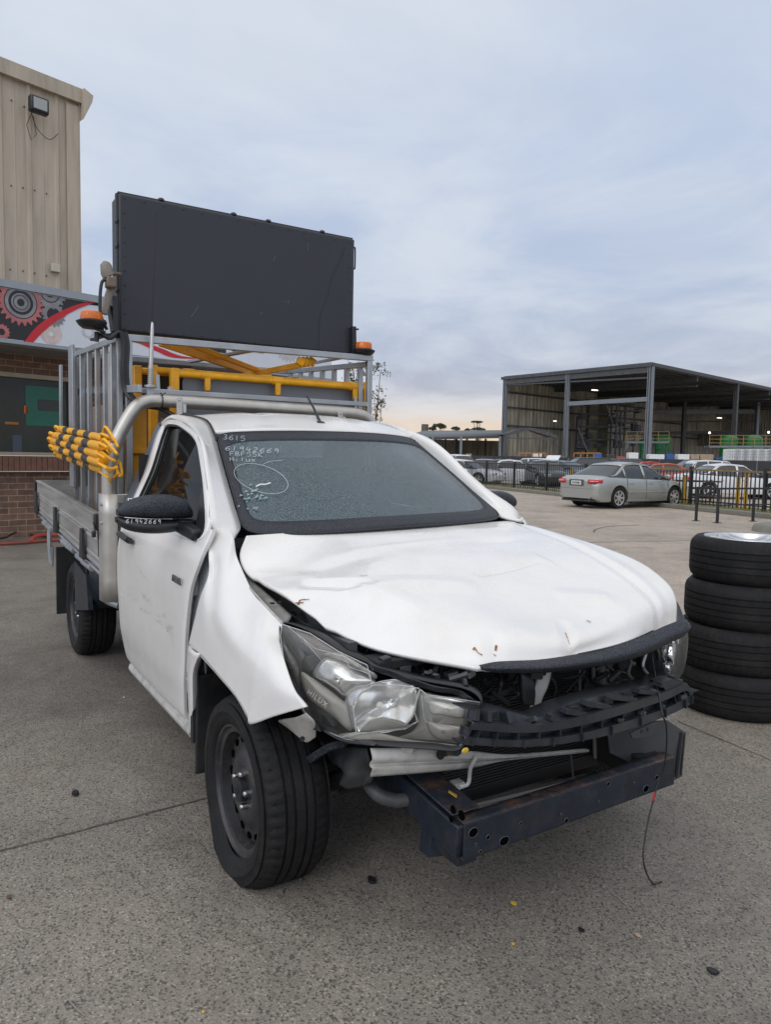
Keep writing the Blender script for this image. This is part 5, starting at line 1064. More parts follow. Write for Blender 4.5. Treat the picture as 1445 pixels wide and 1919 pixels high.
for (px, py, w_, h_, m_) in ((1196, 1282, .05, .03, DGREY), (1215, 1292, .03, .05, NAVY), (1150, 1285, .02, .03, GALV), (1226, 1282, .03, .02, RUST), (880, 1262, .03, .02, WHITED), (862, 1270, .02, .03, DGREY), (845, 1262, .04, .015, GALV), (756, 1255, .04, .03, DGREY), (722, 1240, .03, .03, BLACKP), (955, 1262, .03, .04, DARK), (1100, 1292, .06, .05, DARK), (1160, 1232, .05, .09, DARK)):
    k = MB(); k.box(A(px, py, 'x', .60 if px > 900 else .55), (.03, w_, h_), Matrix.Rotation(random.uniform(-.5, .5), 3, 'X')); k.build('bracket', m_, TK, bevel=.003)
k = MB(); k.patch([[A(1142, 1212, 'x', .56), A(1195, 1196, 'x', .60), A(1238, 1196, 'x', .62)], [A(1142, 1300, 'x', .52), A(1195, 1295, 'x', .54), A(1238, 1280, 'x', .58)]], 8, 8); k.build('inner_duct', DARK, TK, solid=.01)
random.seed(31)
for i in range(30):
    px = random.uniform(905, 1235); py = 1262+random.uniform(0, 50)-(px-905)*.07; x = random.uniform(.56, .66); a = A(px, py, 'x', x); b = a+V((random.uniform(-.05, .05), random.uniform(-.09, .09), random.uniform(-.07, .03))); c = b+V((random.uniform(-.04, .04), random.uniform(-.06, .06), random.uniform(-.06, .02)))
    k = MB(); k.tube(crs([a, b, c], 10), random.choice((.003, .004, .006, .009)), 6); k.build('cable', random.choice((BLACKP, DGREY, DARK, DARK, NAVY)), TK)
for i in range(24):
    px = random.uniform(600, 880); py = 1188+(px-600)*.30+random.uniform(0, 14); a = A(px, py, 'y', -.56+(px-600)*.0005); b = a+V((random.uniform(-.05, .05), random.uniform(-.05, .05), random.uniform(-.03, .02)))
    k = MB(); k.tube(crs([a, (a+b)*.5+V((0, 0, random.uniform(-.02, .02))), b], 8), random.choice((.003, .005, .008)), 6); k.build('cable', random.choice((BLACKP, DGREY, DARK, DGREY, BLACKP)), TK)
for (pts, ax, m_) in ((((575, 1345), (590, 1352), (600, 1372), (586, 1368)), -.745, BLACKP), (((592, 1330), (612, 1345), (625, 1362), (604, 1356)), -.73, BLACKP), (((640, 1384), (690, 1392), (700, 1398), (650, 1394)), -.66, DGREY), (((835, 1404), (862, 1406), (858, 1418), (838, 1416)), -.47, RUSTN), (((748, 1396), (775, 1398), (772, 1412), (750, 1410)), -.56, WHITED)):
    k = MB(); k.prism([A(a, b, 'y', ax) for a, b in pts], (-.01, .02, 0)); k.build('broken_bracket', m_, TK, bevel=.002)
for i in range(9):
    t_ = .60+.045*i; j = int(t_*69); a = C3[min(j, 69)] if i % 2 else C1[min(j, 69)]; k = MB(); k.box(a+V((-.012, random.uniform(-.01, .01), .006)), (.02, random.uniform(.015, .035), random.uniform(.01, .02)), Matrix.Rotation(random.uniform(-.4, .4), 3, 'X')); k.build('torn_web', random.choice((CM, DGREY)), CR, bevel=.002)
# wire hanging to the ground
k = MB(); k.tube(crs([A(1220, 1205, 'y', .50), A(1226, 1250, 'y', .50), A(1240, 1330, 'x', .86), A(1250, 1365, 'x', .86), A(1247, 1430, 'x', .84), A(1232, 1475, 'x', .83), A(1215, 1540, 'x', .84), A(1206, 1600, 'x', .86), A(1212, 1635, 'x', .87), A(1225, 1656, 'z', .006), A(1241, 1652, 'z', .006)], 60), .0028, 6); WR = k.build('loose_wire', BLACKP, TK)
k = MB(); k.tube([A(1227.5, 1485, 'x', .832), A(1224, 1500, 'x', .834)], .0034, 6); k.build('red_sleeve', REDT, WR)
# yellow leaf resting on the rail
k = MB(); c = A(848, 1490, 'y', -.42); k.prism([c+V((.02, 0, .0)), c+V((0, -.015, .012)), c+V((-.02, .002, .005)), c+V((0, .018, -.006))], (0, 0, .002)); tag(k.build('fallen_leaf', LEAF, smooth=False), 'yellow leaf resting on the rusty chassis rail end', 'leaf')
# --- sports bar, tray, rack, board (all bolted to the truck)
XB = -1.83
bp_ = [A(203, 934, 'x', XB), A(203, 885, 'x', XB), A(206, 858, 'x', XB), A(214, 836, 'x', XB), A(226, 808, 'x', XB), A(243, 778, 'x', XB), A(258, 760, 'x', XB), A(276, 752, 'x', XB), A(300, 751, 'x', XB), A(400, 757, 'x', XB), A(520, 765, 'x', XB), A(640, 773, 'x', XB), A(668, 776, 'x', XB), A(686, 783, 'x', XB), A(700, 800, 'x', XB), A(712, 830, 'x', XB)]
lowr = V((XB, .90, 1.17)); bp_ += [V((XB, .865, 1.42)), V((XB, .885, 1.3)), lowr]
k = MB(); k.tube(crs(bp_, 110), .037, 20); SBAR = k.build('sports_bar', ALUP, TK, ang=60)
for px, py in ((335, 750), (637, 775)):
    p = A(px, py, 'x', XB+.03); k = MB(); k.box(p+V((.008, 0, -.035)), (.006, .034, .10)); k.box(p+V((-.012, .03, -.045)), (.04, .02, .05)); k.cyl(p+V((.01, 0, -.0)), p+V((.018, 0, 0)), .007, seg=8); k.build('bracket', ALU, SBAR, bevel=.002)
def post_side(sgn):
    k = MB(); pr = []
    for (x, y) in ((-1.93, -.85), (-1.92, -.885), (-1.88, -.905), (-1.80, -.905), (-1.765, -.885), (-1.755, -.85), (-1.755, -.83)): pr.append((x, y))
    rows = [[V((x, y, z)) for x, y in pr] for z in (.60, .8, 1.0, 1.185)]
    k.patch(rows, 40, 6)
    if sgn < 0: k.mirror(1)
    o = k.build('bar_post', ALUP, TK, solid=.012, ang=50)
    if sgn > 0:
        for z in (1.13, 1.03):
            k = MB(); k.cyl((-1.80, -.905, z), (-1.80, -.914, z), .010, seg=10); k.build('rivet', ALU, o)
both(post_side)
k = MB(); k.box((-1.80, 0, 1.16), (.045, 1.76, .05)); k.box((-1.80, 0, .70), (.05, 1.76, .10)); k.build('headboard', ALU, TK, bevel=.004)
# tray
TF, BF = A(189, 966, 'y', -.885), A(189, 1070, 'y', -.885); TR_, BR = A(64, 898, 'y', -.885), A(73, 961, 'y', -.885)
sl_t = (TR_-TF)/(TR_.x-TF.x); sl_b = (BR-BF)/(BR.x-BF.x)
XR = -4.62
TF = TF+sl_t*(-1.905-TF.x); BF = BF+sl_b*(-1.905-BF.x); TR_ = TF+sl_t*(XR-TF.x); BR = BF+sl_b*(XR-BF.x)
def tray_pt(x, t, y=None):                        # t 0 bottom .. 1 top of the drop side
    s_ = (x+1.905)/(XR+1.905); p = BF.lerp(BR, s_).lerp(TF.lerp(TR_, s_), t); return V((x, p.y if y is None else y, p.z))
for sgn in (1, -1):
    k = MB(); rows = []
    for t, o_ in ((0, 0), (.02, .006), (.06, .006), (.08, 0), (.12, .0), (.14, .004), (.18, .004), (.20, 0), (.46, 0), (.475, .005), (.515, .005), (.53, 0), (.56, .0), (.58, .003), (.60, 0), (.93, 0), (.95, .006), (1.0, .006)):
        rows.append([V((x, -.885-o_, tray_pt(x, t).z)) for x in (-1.91, -2.8, -3.7, XR)])
    k.grid(rows)
    if sgn < 0: k.mirror(1)
    DS = k.build('drop_side', ALUT, TK, solid=.028, off=-1 if sgn < 0 else -1, smooth=False)
    if sgn > 0: DSR = DS
k = MB(); rows = [[V((XR, y, tray_pt(XR, t).z)) for y in (-.885, .885)] for t in (0, .3, .5, .7, 1)]; k.grid(rows); k.build('tailgate', ALUT, TK, solid=.03, smooth=False)
k = MB(); k.patch([[tray_pt(-1.9, .05, -.86), tray_pt(XR, .05, -.86)], [tray_pt(-1.9, .05, .86), tray_pt(XR, .05, .86)]], 6, 6); k.build('tray_floor', ALUT, TK, solid=.03)
k = MB(); a = tray_pt(XR-.012, 0.02); b = tray_pt(XR-.012, 1.0); k.bar(a, b, .035, .035); k.build('corner_post', BLACKP, DSR, bevel=.004)
# hinge straps and latches
for px, py, s_ in ((154, 0, 1.0), (325, 0, 1), (575, 0, 1)):
    pass
def hinge(x):
    k = MB(); p = tray_pt(x, 0)+V((0, -.006, 0)); w_ = .048
    k.prism([p+V((-w_*1.6, 0, -.012)), p+V((w_*1.3, 0, -.012)), p+V((w_*.9, -.004, .06)), p+V((w_*.55, -.004, .175)), p+V((-w_*.4, -.004, .175)), p+V((-w_*.6, -.004, .07))], (0, -.022, 0))
    k.build('hinge_strap', BLACKP, DSR, bevel=.005)
for px, py in ((72, 960), (109, 1000), (160, 1048)):
    pt = A(px, py, 'y', -.885); hinge(pt.x)
k = MB(); p = A(183, 985, 'y', -.90); q = A(186, 1044, 'y', -.90); k.bar(p, q, .014, .012); k.box(p+V((0, -.006, .02)), (.05, .03, .09)); k.bar(p+V((-.02, -.02, .02)), A(178, 998, 'y', -.93), .01); k.box(A(175, 1001, 'y', -.93), (.03, .02, .035)); k.build('latch', BLACKP, DSR, bevel=.005)
k = MB(); k.tube([tray_pt(-1.95, 0, -.87)+V((0, 0, -.03)), tray_pt(XR+.05, 0, -.87)+V((0, 0, -.03))], .014, 8)
for x in (-2.35, -2.55, -2.95, -3.15, -3.9, -4.1): q = tray_pt(x, 0, -.875)+V((0, 0, -.045)); k.tube([q+V((-.16, 0, 0)), q+V((.12, 0, -.004))], .022, 10)
k.build('rope_rail', GALV, TK)
k = MB(); k.tube(crs([A(160, 1058, 'y', -.80), A(166, 1085, 'y', -.80), A(180, 1108, 'y', -.78), A(200, 1125, 'y', -.75), A(225, 1135, 'y', -.7)], 20), .024, 12); k.build('fuel_filler_hose', GALV, TK)
# rear mudguard plates and flap
k = MB()
g0 = [A(140, 1052, 'y', -.86), A(162, 1080, 'y', -.86), A(166, 1142, 'y', -.86), A(142, 1142, 'y', -.86)]
k.prism(g0, (0, .02, 0)); k.patch([[A(166, 1060, 'y', -.85), A(232, 1100, 'y', -.80)], [A(168, 1142, 'y', -.85), A(232, 1136, 'y', -.62)]], 5, 5); k.box((-2.55, -.70, .62), (.02, .30, .34)); k.build('rear_mudguard', NAVY, TK, solid=.008)
k = MB(); k.patch([[V((-2.62, -.86, .80)), V((-2.62, -.56, .80))], [V((-2.9, -.86, .84)), V((-2.9, -.56, .84))], [V((-3.3, -.86, .83)), V((-3.3, -.56, .83))], [V((-3.62, -.86, .72)), V((-3.62, -.56, .72))]], 5, 16); k.build('guard_top', NAVY, TK, solid=.008)
k = MB(); f0 = [A(103, 1080, 'y', -.84), A(124, 1060, 'y', -.84), A(125, 1143, 'y', -.84), A(106, 1146, 'y', -.84), A(102, 1140, 'y', -.84)]; k.box((-3.70, -.72, .42), (.012, .30, .52)); k.build('rear_mudflap', FLAP, TK, bevel=.01)
k = MB(); 
for dx in (-.05, 0, .06): k.tube(crs([tray_pt(-4.05+dx, 0, -.86), tray_pt(-4.05+dx, 0, -.87)+V((.01, 0, -.18)), tray_pt(-4.02+dx, 0, -.86)+V((0, 0, -.36)), tray_pt(-4.02+dx, 0, -.86)+V((.03, 0, -.2))], 14), .008, 6)
k.build('chain', GALV, TK)
# rack frame
RX = -1.98
def RK(px, py, x=RX): return A(px, py, 'x', x)
k = MB(); k.bar(RK(236, 633), RK(697, 672), .038, .038); k.build('rack_top_rail', GALV, TK, bevel=.003)
k = MB(); t0 = RK(692, 674); k.bar(t0, V((t0.x, t0.y, 1.1)), .036); k.bar(t0, V((t0.x, t0.y, 1.1)), .036); k.build('rack_post', GALV, TK, bevel=.003)
k = MB(); t0 = RK(240, 636); k.bar(t0, V((t0.x, t0.y, 1.0)), .036); k.build('rack_post', GALV, TK, bevel=.003)
k = MB(); k.bar(RK(230, 730), RK(690, 758), .032, .03); k.build('rack_mid_rail', GALV, TK, bevel=.003)
k = MB(); k.bar(RK(318, 725), RK(318, 755), .025); k.bar(RK(666, 745), RK(666, 775), .02); k.bar(RK(294, 702), RK(296, 740), .022); k.build('rack_tab', GALV, TK, bevel=.002)
# top frame running back along both sides, with cross braces
XE = -3.30
zt = RK(240, 636).z; yL = -.765; yR = RK(692, 674).y
k = MB(); ytop = lambda x: zt+(RX-x)*.04
k.bar((RX, yL, ytop(RX)), (XE, yL, ytop(XE)), .036); k.build('rack_side_rail', GALV, TK, bevel=.003)
k = MB(); k.bar((RX, yR, ytop(RX)-.01), (XE, yR, ytop(XE)), .036); k.build('rack_side_rail', GALV, TK, bevel=.003)
k = MB(); k.bar((XE, yL, ytop(XE)), (XE, yR, ytop(XE)), .036); k.build('rack_top_rail', GALV, TK, bevel=.003)
k = MB(); k.bar(RK(480, 655), A(355, 678, 'x', -3.0), .036, .02); k.build('rack_brace', GALV, TK, bevel=.003)
k = MB(); k.bar(RK(640, 670), A(590, 680, 'x', -3.0), .03, .02); k.build('rack_brace', GALV, TK, bevel=.003)
for px in (141, 154, 168, 183, 198, 212, 224):
    p = A(px, 800, 'y', yL); k = MB(); k.bar((p.x, yL-.0, ytop(p.x)), (p.x, yL, tray_pt(p.x, .1).z), .036, .03, up=(0, 1, 0)); k.build('rack_bar', GALV, TK, bevel=.003)
for i in range(7):
    x = RX-.12-i*.19; k = MB(); k.bar((x, yR, ytop(x)), (x, yR, 1.0), .036, .03, up=(0, 1, 0)); k.build('rack_bar', GALV, TK, bevel=.003)
k = MB(); a, b = A(140, 733, 'y', yL+.03), A(262, 728, 'y', yL+.03); k.bar(a, b, .02, .04); k.build('rack_mid_rail', GALV, TK, bevel=.002)
k = MB(); p = A(204, 740, 'y', yL-.04); k.bar(A(204, 662, 'y', yL-.05), A(205, 800, 'y', yL-.05), .06, .006, up=(0, 1, 0)); k.bar(A(205, 800, 'y', yL-.05), A(206, 950, 'y', yL-.05), .06, .006, up=(0, 1, 0)); k.build('rack_flat_strap', ALU, TK)
k = MB(); x = -3.42; k.box((x, yL-.02, 1.66), (.16, .02, 1.02)); k.box((x-.08, yL+.04, 1.66), (.012, .14, 1.02)); k.build('rack_side_sheet', GALV, TK, bevel=.003)
k = MB(); p = A(113, 760, 'y', -.80); k.bar(A(113, 684, 'y', -.80), A(114, 860, 'y', -.80), .05, .02, up=(0, 1, 0)); k.build('rack_bar', GALV, TK, bevel=.003)
# board
BX = -2.05
q = [A(222, 363, 'x', BX), A(663, 446, 'x', BX), A(660, 664, 'x', BX), A(223, 622, 'x', BX)]
y0, y1 = (q[0].y+q[3].y)/2, (q[1].y+q[2].y)/2; z0, z1 = (q[2].z+q[3].z)/2, (q[0].z+q[1].z)/2
k = MB(); k.box((BX-.09, (y0+y1)/2, (z0+z1)/2), (.18, y1-y0, z1-z0)); VB = k.build('message_board', BOARD, TK, bevel=.012, bseg=3)
k = MB(); k.box((BX-.03, (y0+y1)/2, z1+.006), (.03, y1-y0, .010)); k.box((BX-.03, y0-.006, (z0+z1)/2), (.03, .010, z1-z0)); k.box((BX-.03, y1+.006, (z0+z1)/2), (.03, .010, z1-z0)); k.build('edge_trim', BOARDE, VB)
k = MB(); n_ = 14
for i in range(n_):
    yy = y0+.03+(y1-y0-.06)*i/(n_-1)
    for zz in (z1-.025, z0+.02): k.cyl((BX+.0, yy, zz), (BX+.004, yy, zz), .0065, .004, seg=8)
for i in range(1, 9):
    zz = z0+.02+(z1-z0-.045)*i/9
    for yy in (y0+.03, y1-.025): k.cyl((BX+.0, yy, zz), (BX+.004, yy, zz), .0065, .004, seg=8)
k.build('rivet', BOARDE, VB)
k = MB()
for f_ in (.16, .45, .60, .85): k.blob((BX-.02, y0+(y1-y0)*f_, z1+.012), (.016, .02, .012), 8, 5)
for f_ in (.3, .62, .8): k.blob((BX-.02, y0-.010, z0+(z1-z0)*f_), (.016, .010, .016), 8, 5)
k.build('bolt_head', BOARDE, VB)
k = MB(); hy = y1+.003; zz = A(663, 480, 'x', BX).z; k.tube(crs([V((BX-.05, hy, zz+.075)), V((BX-.05, hy+.028, zz+.072)), V((BX-.05, hy+.036, zz+.06)), V((BX-.05, hy+.036, zz-.055)), V((BX-.05, hy+.028, zz-.068)), V((BX-.05, hy, zz-.07))], 24), .0055, 8); k.build('grab_handle', BLACKP, VB)
k = MB()
for pts in (((357, 594), (362, 588), (372, 574)), ((487, 590), (492, 584)), ((533, 566), (540, 566)), ((541, 562), (541, 571)), ((527, 563), (531, 566)), ((577, 455), (577, 470)), ((512, 490), (516, 480))):
    k.tube([A(*p, 'x', BX+.0005) for p in pts], .0012, 4)
k.build('scratch', SCUFF, VB)
k = MB(); P = crs([A(*p, 'x', BX+.0006) for p in ((646, 462), (636, 492), (622, 520), (612, 560), (600, 590), (597, 625), (596, 655))], 40)
k.grid([[p+V((0, -.006-.004*noise.noise(p*40), 0)) for p in P], [p+V((0, .007+.004*noise.noise(p*33), 0)) for p in P]]); k.build('oil_streak', mat('streak', (.014, .016, .020), .35), VB, smooth=False)
# lift gear: yellow arms
k = MB(); 
for i in range(5):
    k.bar(A(300+i*9, 641+i*.6, 'x', -2.25-.05*i), A(478+i*7, 700+i*1.0, 'x', -2.75-.03*i), .034, .05)
k.build('lift_arm', YELLOW, TK, bevel=.004)
k = MB(); k.bar(A(352, 644, 'x', -2.2), A(492, 698, 'x', -2.55), .036, .03); k.build('lift_arm', YELLOW, TK, bevel=.004)
k = MB()
for i in range(4): k.bar(A(566+i*7, 672, 'x', -2.1-.03*i), A(560+i*7, 684, 'x', -2.1-.03*i), .03, .05); k.bar(A(588, 676+i*2, 'x', -2.15), A(455, 702+i*1.5, 'x', -2.6), .02, .02)
k.build('lift_arm', YELLOW, TK, bevel=.004)
# actuator and side bracketry
k = MB(); a, b = A(207, 545, 'x', -2.0), A(200, 497, 'x', -2.0); k.tube([A(193, 588, 'x', -2.0), A(209, 535, 'x', -2.0)], .022, 12); AC = k.build('actuator', BEIGE, TK)
k = MB(); k.tube([A(203, 518, 'x', -1.98), A(200, 512, 'x', -1.98), A(198, 497, 'x', -1.98), A(199, 491, 'x', -1.98)], [.034, .034, .030, .018], 14); k.build('motor_cap', BEIGE, AC)
k = MB(); k.box(A(207, 530, 'x', -1.97), (.07, .055, .06)); k.bar(A(204, 512, 'x', -1.97), A(226, 514, 'x', -2.02), .03, .02); k.build('gearbox', mat('gear_brown', (.16, .12, .09), .5, var=.2), AC, bevel=.01)
k = MB(); k.tube(crs([A(196, 524, 'x', -1.96), A(190, 530, 'x', -1.96), A(187, 555, 'x', -1.96), A(188, 590, 'x', -1.96), A(200, 618, 'x', -1.96)], 16), .009, 8); k.build('cable', BLACKP, AC)
k = MB(); k.bar(A(214, 556, 'x', -2.02), A(215, 625, 'x', -2.02), .045, .03, up=(0, 1, 0)); k.bar(A(205, 575, 'x', -2.03), A(212, 622, 'x', -2.0), .02, .03); k.bar(A(180, 628, 'x', -1.98), A(236, 630, 'x', -1.98), .03, .02); k.tube(crs([A(195, 600, 'x', -1.95), A(190, 622, 'x', -1.95), A(205, 634, 'x', -1.95), A(222, 622, 'x', -1.95), A(230, 628, 'x', -1.95)], 14), .012, 8)
k.bar(A(170, 637, 'x', -2.1), A(225, 622, 'x', -1.95), .02, .012); k.cyl(A(181, 622, 'x', -1.97), A(180, 640, 'x', -1.97), .014); k.build('mast_bracket', BLACKP, TK, bevel=.002)
k = MB(); k.bar(A(662, 612, 'x', -2.02), A(663, 664, 'x', -2.02), .03, .03, up=(0, 1, 0)); k.cyl(A(668, 617, 'x', -2.0), A(672, 617, 'x', -2.0), .006); k.build('mast_bracket', BLACKP, TK, bevel=.002)
def beacon(px, py, x, s_=1.0, lab=None):
    c = A(px, py, 'x', x); k = MB(); k.lathe([(.001, -.035), (.05, -.035), (.066, -.022), (.078, -.006), (.080, 0), (.066, .006), (.060, .010), (.001, .010)], c, (0, 0, 1), 32); B = k.build('beacon', BLACKP, TK, ang=40)
    k = MB(); k.lathe([(.058, .008), (.058, .020), (.056, .046), (.050, .052), (.001, .055)], c, (0, 0, 1), 48, notch={0: (.002, 3, 1), 1: (.002, 3, 1), 2: (.002, 3, 1)}); k.build('amber_lens', ORANGE, B, ang=40)
    k = MB(); k.bar(c+V((0, 0, -.03)), c+V((0, .07 if px < 400 else -.07, -.05)), .03, .01); k.build('beacon_arm', BLACKP, B)
beacon(171, 603, -1.93); beacon(681, 657, -2.0)
# aerial
ax0 = A(281, 722, 'x', -1.90); ax1 = A(284, 605, 'x', -1.90); ax2 = A(293, 397, 'x', -1.90)
k = MB(); k.tube([A(282, 690, 'x', -1.90), A(284.5, 620, 'x', -1.90), A(285, 606, 'x', -1.90), ax1+V((0, 0, .005))], [.013, .011, .008, .003], 12); AN = k.build('radio_aerial', ALU, TK)
k = MB(); k.tube([ax1, ax2], [.0022, .0015], 6); k.cyl(ax2, ax2+V((0, 0, -.02)), .0035); k.build('whip', mat('whip_dark', (.012, .012, .012), .5), AN)
k = MB(); 
for i in range(9): p = ax0.lerp(A(282, 692, 'x', -1.90), i/8); k.cyl(p, p+V((0, 0, .006)), .017, seg=14)
k.cyl(ax0+V((0, 0, .0)), A(282, 690, 'x', -1.90), .010); k.build('spring', ALU, AN)
k = MB(); k.cyl(ax0, ax0+V((0, 0, -.012)), .034, seg=16); k.bar(ax0+V((0, 0, -.012)), ax0+V((0, 0, -.07)), .04, .012); k.build('aerial_mount', GALV, AN)
# harness
k = MB()
for i, (dx, r) in enumerate(((0, .013), (4, .010), (8, .009), (-3, .008))):
    k.tube(crs([A(228+dx, 622, 'x', -1.93), A(232+dx, 650, 'x', -1.93), A(230+dx, 690, 'x', -1.93), A(233+dx, 725, 'x', -1.93), A(246+dx, 748, 'x', -1.9), A(268+dx, 760, 'x', -1.88), A(300, 766, 'x', -1.86), A(325, 778, 'x', -1.80)], 40), r, 8)
k.build('wiring_loom', BLACKP, TK)
k = MB(); k.tube([A(301, 751, 'x', XB)+V((.0, 0, 0))+V((.042*math.cos(t), 0, .042*math.sin(t))) for t in [i*.3 for i in range(22)]], .003, 5); k.tube(crs([A(300, 742, 'x', XB+.05), A(310, 736, 'x', XB+.05)], 4), .003, 5); k.build('cable_tie', BLACKP, TK)
# --- loads riding on the tray, each its own thing
def barrier(x, ya, yb_, zt_, label, top=True):
    t = thing('steel_barrier', label, 'barrier', (x, (ya+yb_)/2, .98), 0, 'yellow steel barriers standing on the tray')
    for yy in (ya, yb_):
        k = MB(); k.bar((x, yy, zt_), (x, yy, 1.02), .05, .05); k.build('post', YELLOW, t, bevel=.006)
    k = MB(); k.tube([V((x+.0, ya, zt_-.03)), V((x, yb_, zt_-.03))], .021, 12); k.build('top_rail', YELLOW, t)
    k = MB(); k.bar((x, ya, 1.10), (x, yb_, 1.10), .04); k.build('bottom_rail', YELLOW, t, bevel=.004)
    for f_ in (.15, .5, .93):
        k = MB(); yy = ya+(yb_-ya)*f_; k.box((x+.012, yy, zt_-.07), (.02, .035, .09)); k.cyl((x+.012, yy, zt_-.125), (x+.012, yy, zt_-.11), .016, seg=10); k.build('tab', YELLOW, t, bevel=.004)
    for f_ in (.15, .5, .93): k = MB(); k.cyl((x, ya+(yb_-ya)*f_-.035, zt_-.03), (x, ya+(yb_-ya)*f_+.035, zt_-.03), .026, seg=12); k.build('collar', YELLOW, t)
    return t
P_l, P_r = A(326, 690, 'x', -2.12), A(686, 722, 'x', -2.12)
barrier(-2.12, P_l.y, P_r.y, P_l.z, 'yellow barrier at the front of the stack behind the cab, top rail in full view')
barrier(-2.22, P_l.y-.10, P_r.y+.03, P_l.z+.02, 'second yellow barrier of the stack, just behind the front one')
barrier(-2.32, P_l.y-.17, P_r.y+.06, P_l.z+.02, 'third yellow barrier of the stack, behind the second one')
barrier(-2.42, P_l.y-.30, P_r.y+.08, P_l.z+.03, 'rearmost yellow barrier of the stack behind the cab, posts farthest left')
for (x, la, py) in ((-2.165, 'front grey sign panel standing between the two foremost yellow barriers', 700), (-2.27, 'rear grey sign panel standing between the second and third yellow barriers', 697)):
    p, q_ = A(342, py, 'x', x), A(672, py+32, 'x', x); k = MB(); r = .05
    pts = [V((x, p.y, 1.05)), V((x, p.y, p.z-r)), V((x, p.y+r*.3, p.z-r*.3)), V((x, p.y+r, p.z)), V((x, q_.y-r, p.z-.012)), V((x, q_.y-r*.3, p.z-r*.3-.012)), V((x, q_.y, p.z-r)), V((x, q_.y, 1.05))]
    k.prism(pts, (-.012, 0, 0)); tag(k.build('sign_panel', SIGNG, bevel=.002), la, 'sign panel', 'grey sign panels on the tray')
# yellow board on the left behind the bar
k = MB(); p = A(240, 800, 'x', -2.02); q_ = A(266, 760, 'x', -2.02); k.box((-2.04, p.y+.045, 1.33), (.02, .12, .66)); k.box((-2.02, p.y+.05, 1.42), (.03, .14, .03)); tag(k.build('yellow_box_side', mat('yellow_dark', (.60, .27, .01), .5, var=.15), bevel=.002), 'dull yellow upright board between the bar and the rack', 'board')
# striped barrier bars hung on the rack's side
rows_ = [((113, 804), (190, 821)), ((103, 816), (187, 836)), ((100, 826), (183, 851)), ((103, 840), (186, 866)), ((112, 853), (190, 880))]
nm = ['topmost', 'second from top', 'middle', 'fourth from top', 'lowest']
for i, (a, b) in enumerate(rows_):
    ya = -.86-(.05 if i in (1, 2, 3) else .0); pa, pb = A(a[0], a[1], 'y', ya), A(b[0], b[1], 'y', ya)
    t = thing('striped_bar', f'{nm[i]} of the five yellow and black striped bars hung beside the rack', 'barrier bar', tuple(pb), 0, 'striped bars hung beside the rack')
    d = (pb-pa); n_ = 7
    k = MB(); k.tube([pa+d*j/14 for j in range(15)], .0245, 14); k.build('bar', YELLOW, t)
    k = MB()
    for j in range(3):
        u0 = .16+.27*j+(.03 if i % 2 else 0); k.tube([pa+d*u0, pa+d*(u0+.12)], .0253, 14)
    k.build('stripe', TAPE, t)
    k = MB(); k.tube(crs([pa+V((.02, 0, 0)), pa+V((-.10, -.02, .02)), pa+V((-.20, 0, .0)), pa+V((-.10, .02, -.02)), pa+V((.02, 0, -.01))], 24), .011, 8)
    e = pb; wv = [(.02, 0, 0), (.14, -.03, .02-i*.008), (.26, -.02, .005-i*.010), (.20, .01, -.02-i*.01), (.07, .02, -.02)]
    k.build('hand_loop', YELLOWR, t); k = MB(); k.tube(crs([e+V(x) for x in wv], 30), .0075, 8); k.build('hand_loop', YELLOWR, t)
    k = MB(); k.tube(crs([e+V((.02, 0, .01)), e+V((.10, .0, .06-i*.025)), e+V((.20, .02, .0-i*.01)), e+V((.27, .03, -.05+i*.01))], 20), .0075, 8); k.build('hand_loop', YELLOWR, t)
    k = MB(); k.tube([e+V((0, 0, 0)), e+V((.04, 0, 0)), e+V((.06, 0, 0))], [.0255, .027, .020], 12); k.build('end_cap', YELLOW, t)
k = MB(); k.tube(crs([A(221, 862, 'y', -.80), A(217, 876, 'y', -.82), A(224, 892, 'y', -.82), A(228, 886, 'y', -.80), A(224, 866, 'y', -.80)], 24), .0075, 8); tag(k.build('rope_loop', YELLOWR), 'yellow rope loop hanging free behind the sports bar', 'rope')
# brown cartons seen through the rack
k = MB(); k.box((-2.9, -.45, 1.35), (.7, .5, .75)); tag(k.build('crate', mat('tan_crate', (.24, .19, .16), .7, var=.15), bevel=.02), 'dull tan crate inside the rack behind the upright bars', 'crate')
k = MB(); k.box((-2.78, -.42, 1.86), (.55, .46, .26)); tag(k.build('tool_box', mat('tool_box_dark', (.035, .037, .04), .5, var=.2), bevel=.01), 'dark tool box on top of the tan crate behind the rack bars', 'tool box')
k = MB(); k.box((-3.7, .1, 1.5), (.3, 1.2, .9)); tag(k.build('steel_locker', DGREY, bevel=.01), 'dark steel locker at the rear of the tray', 'locker')
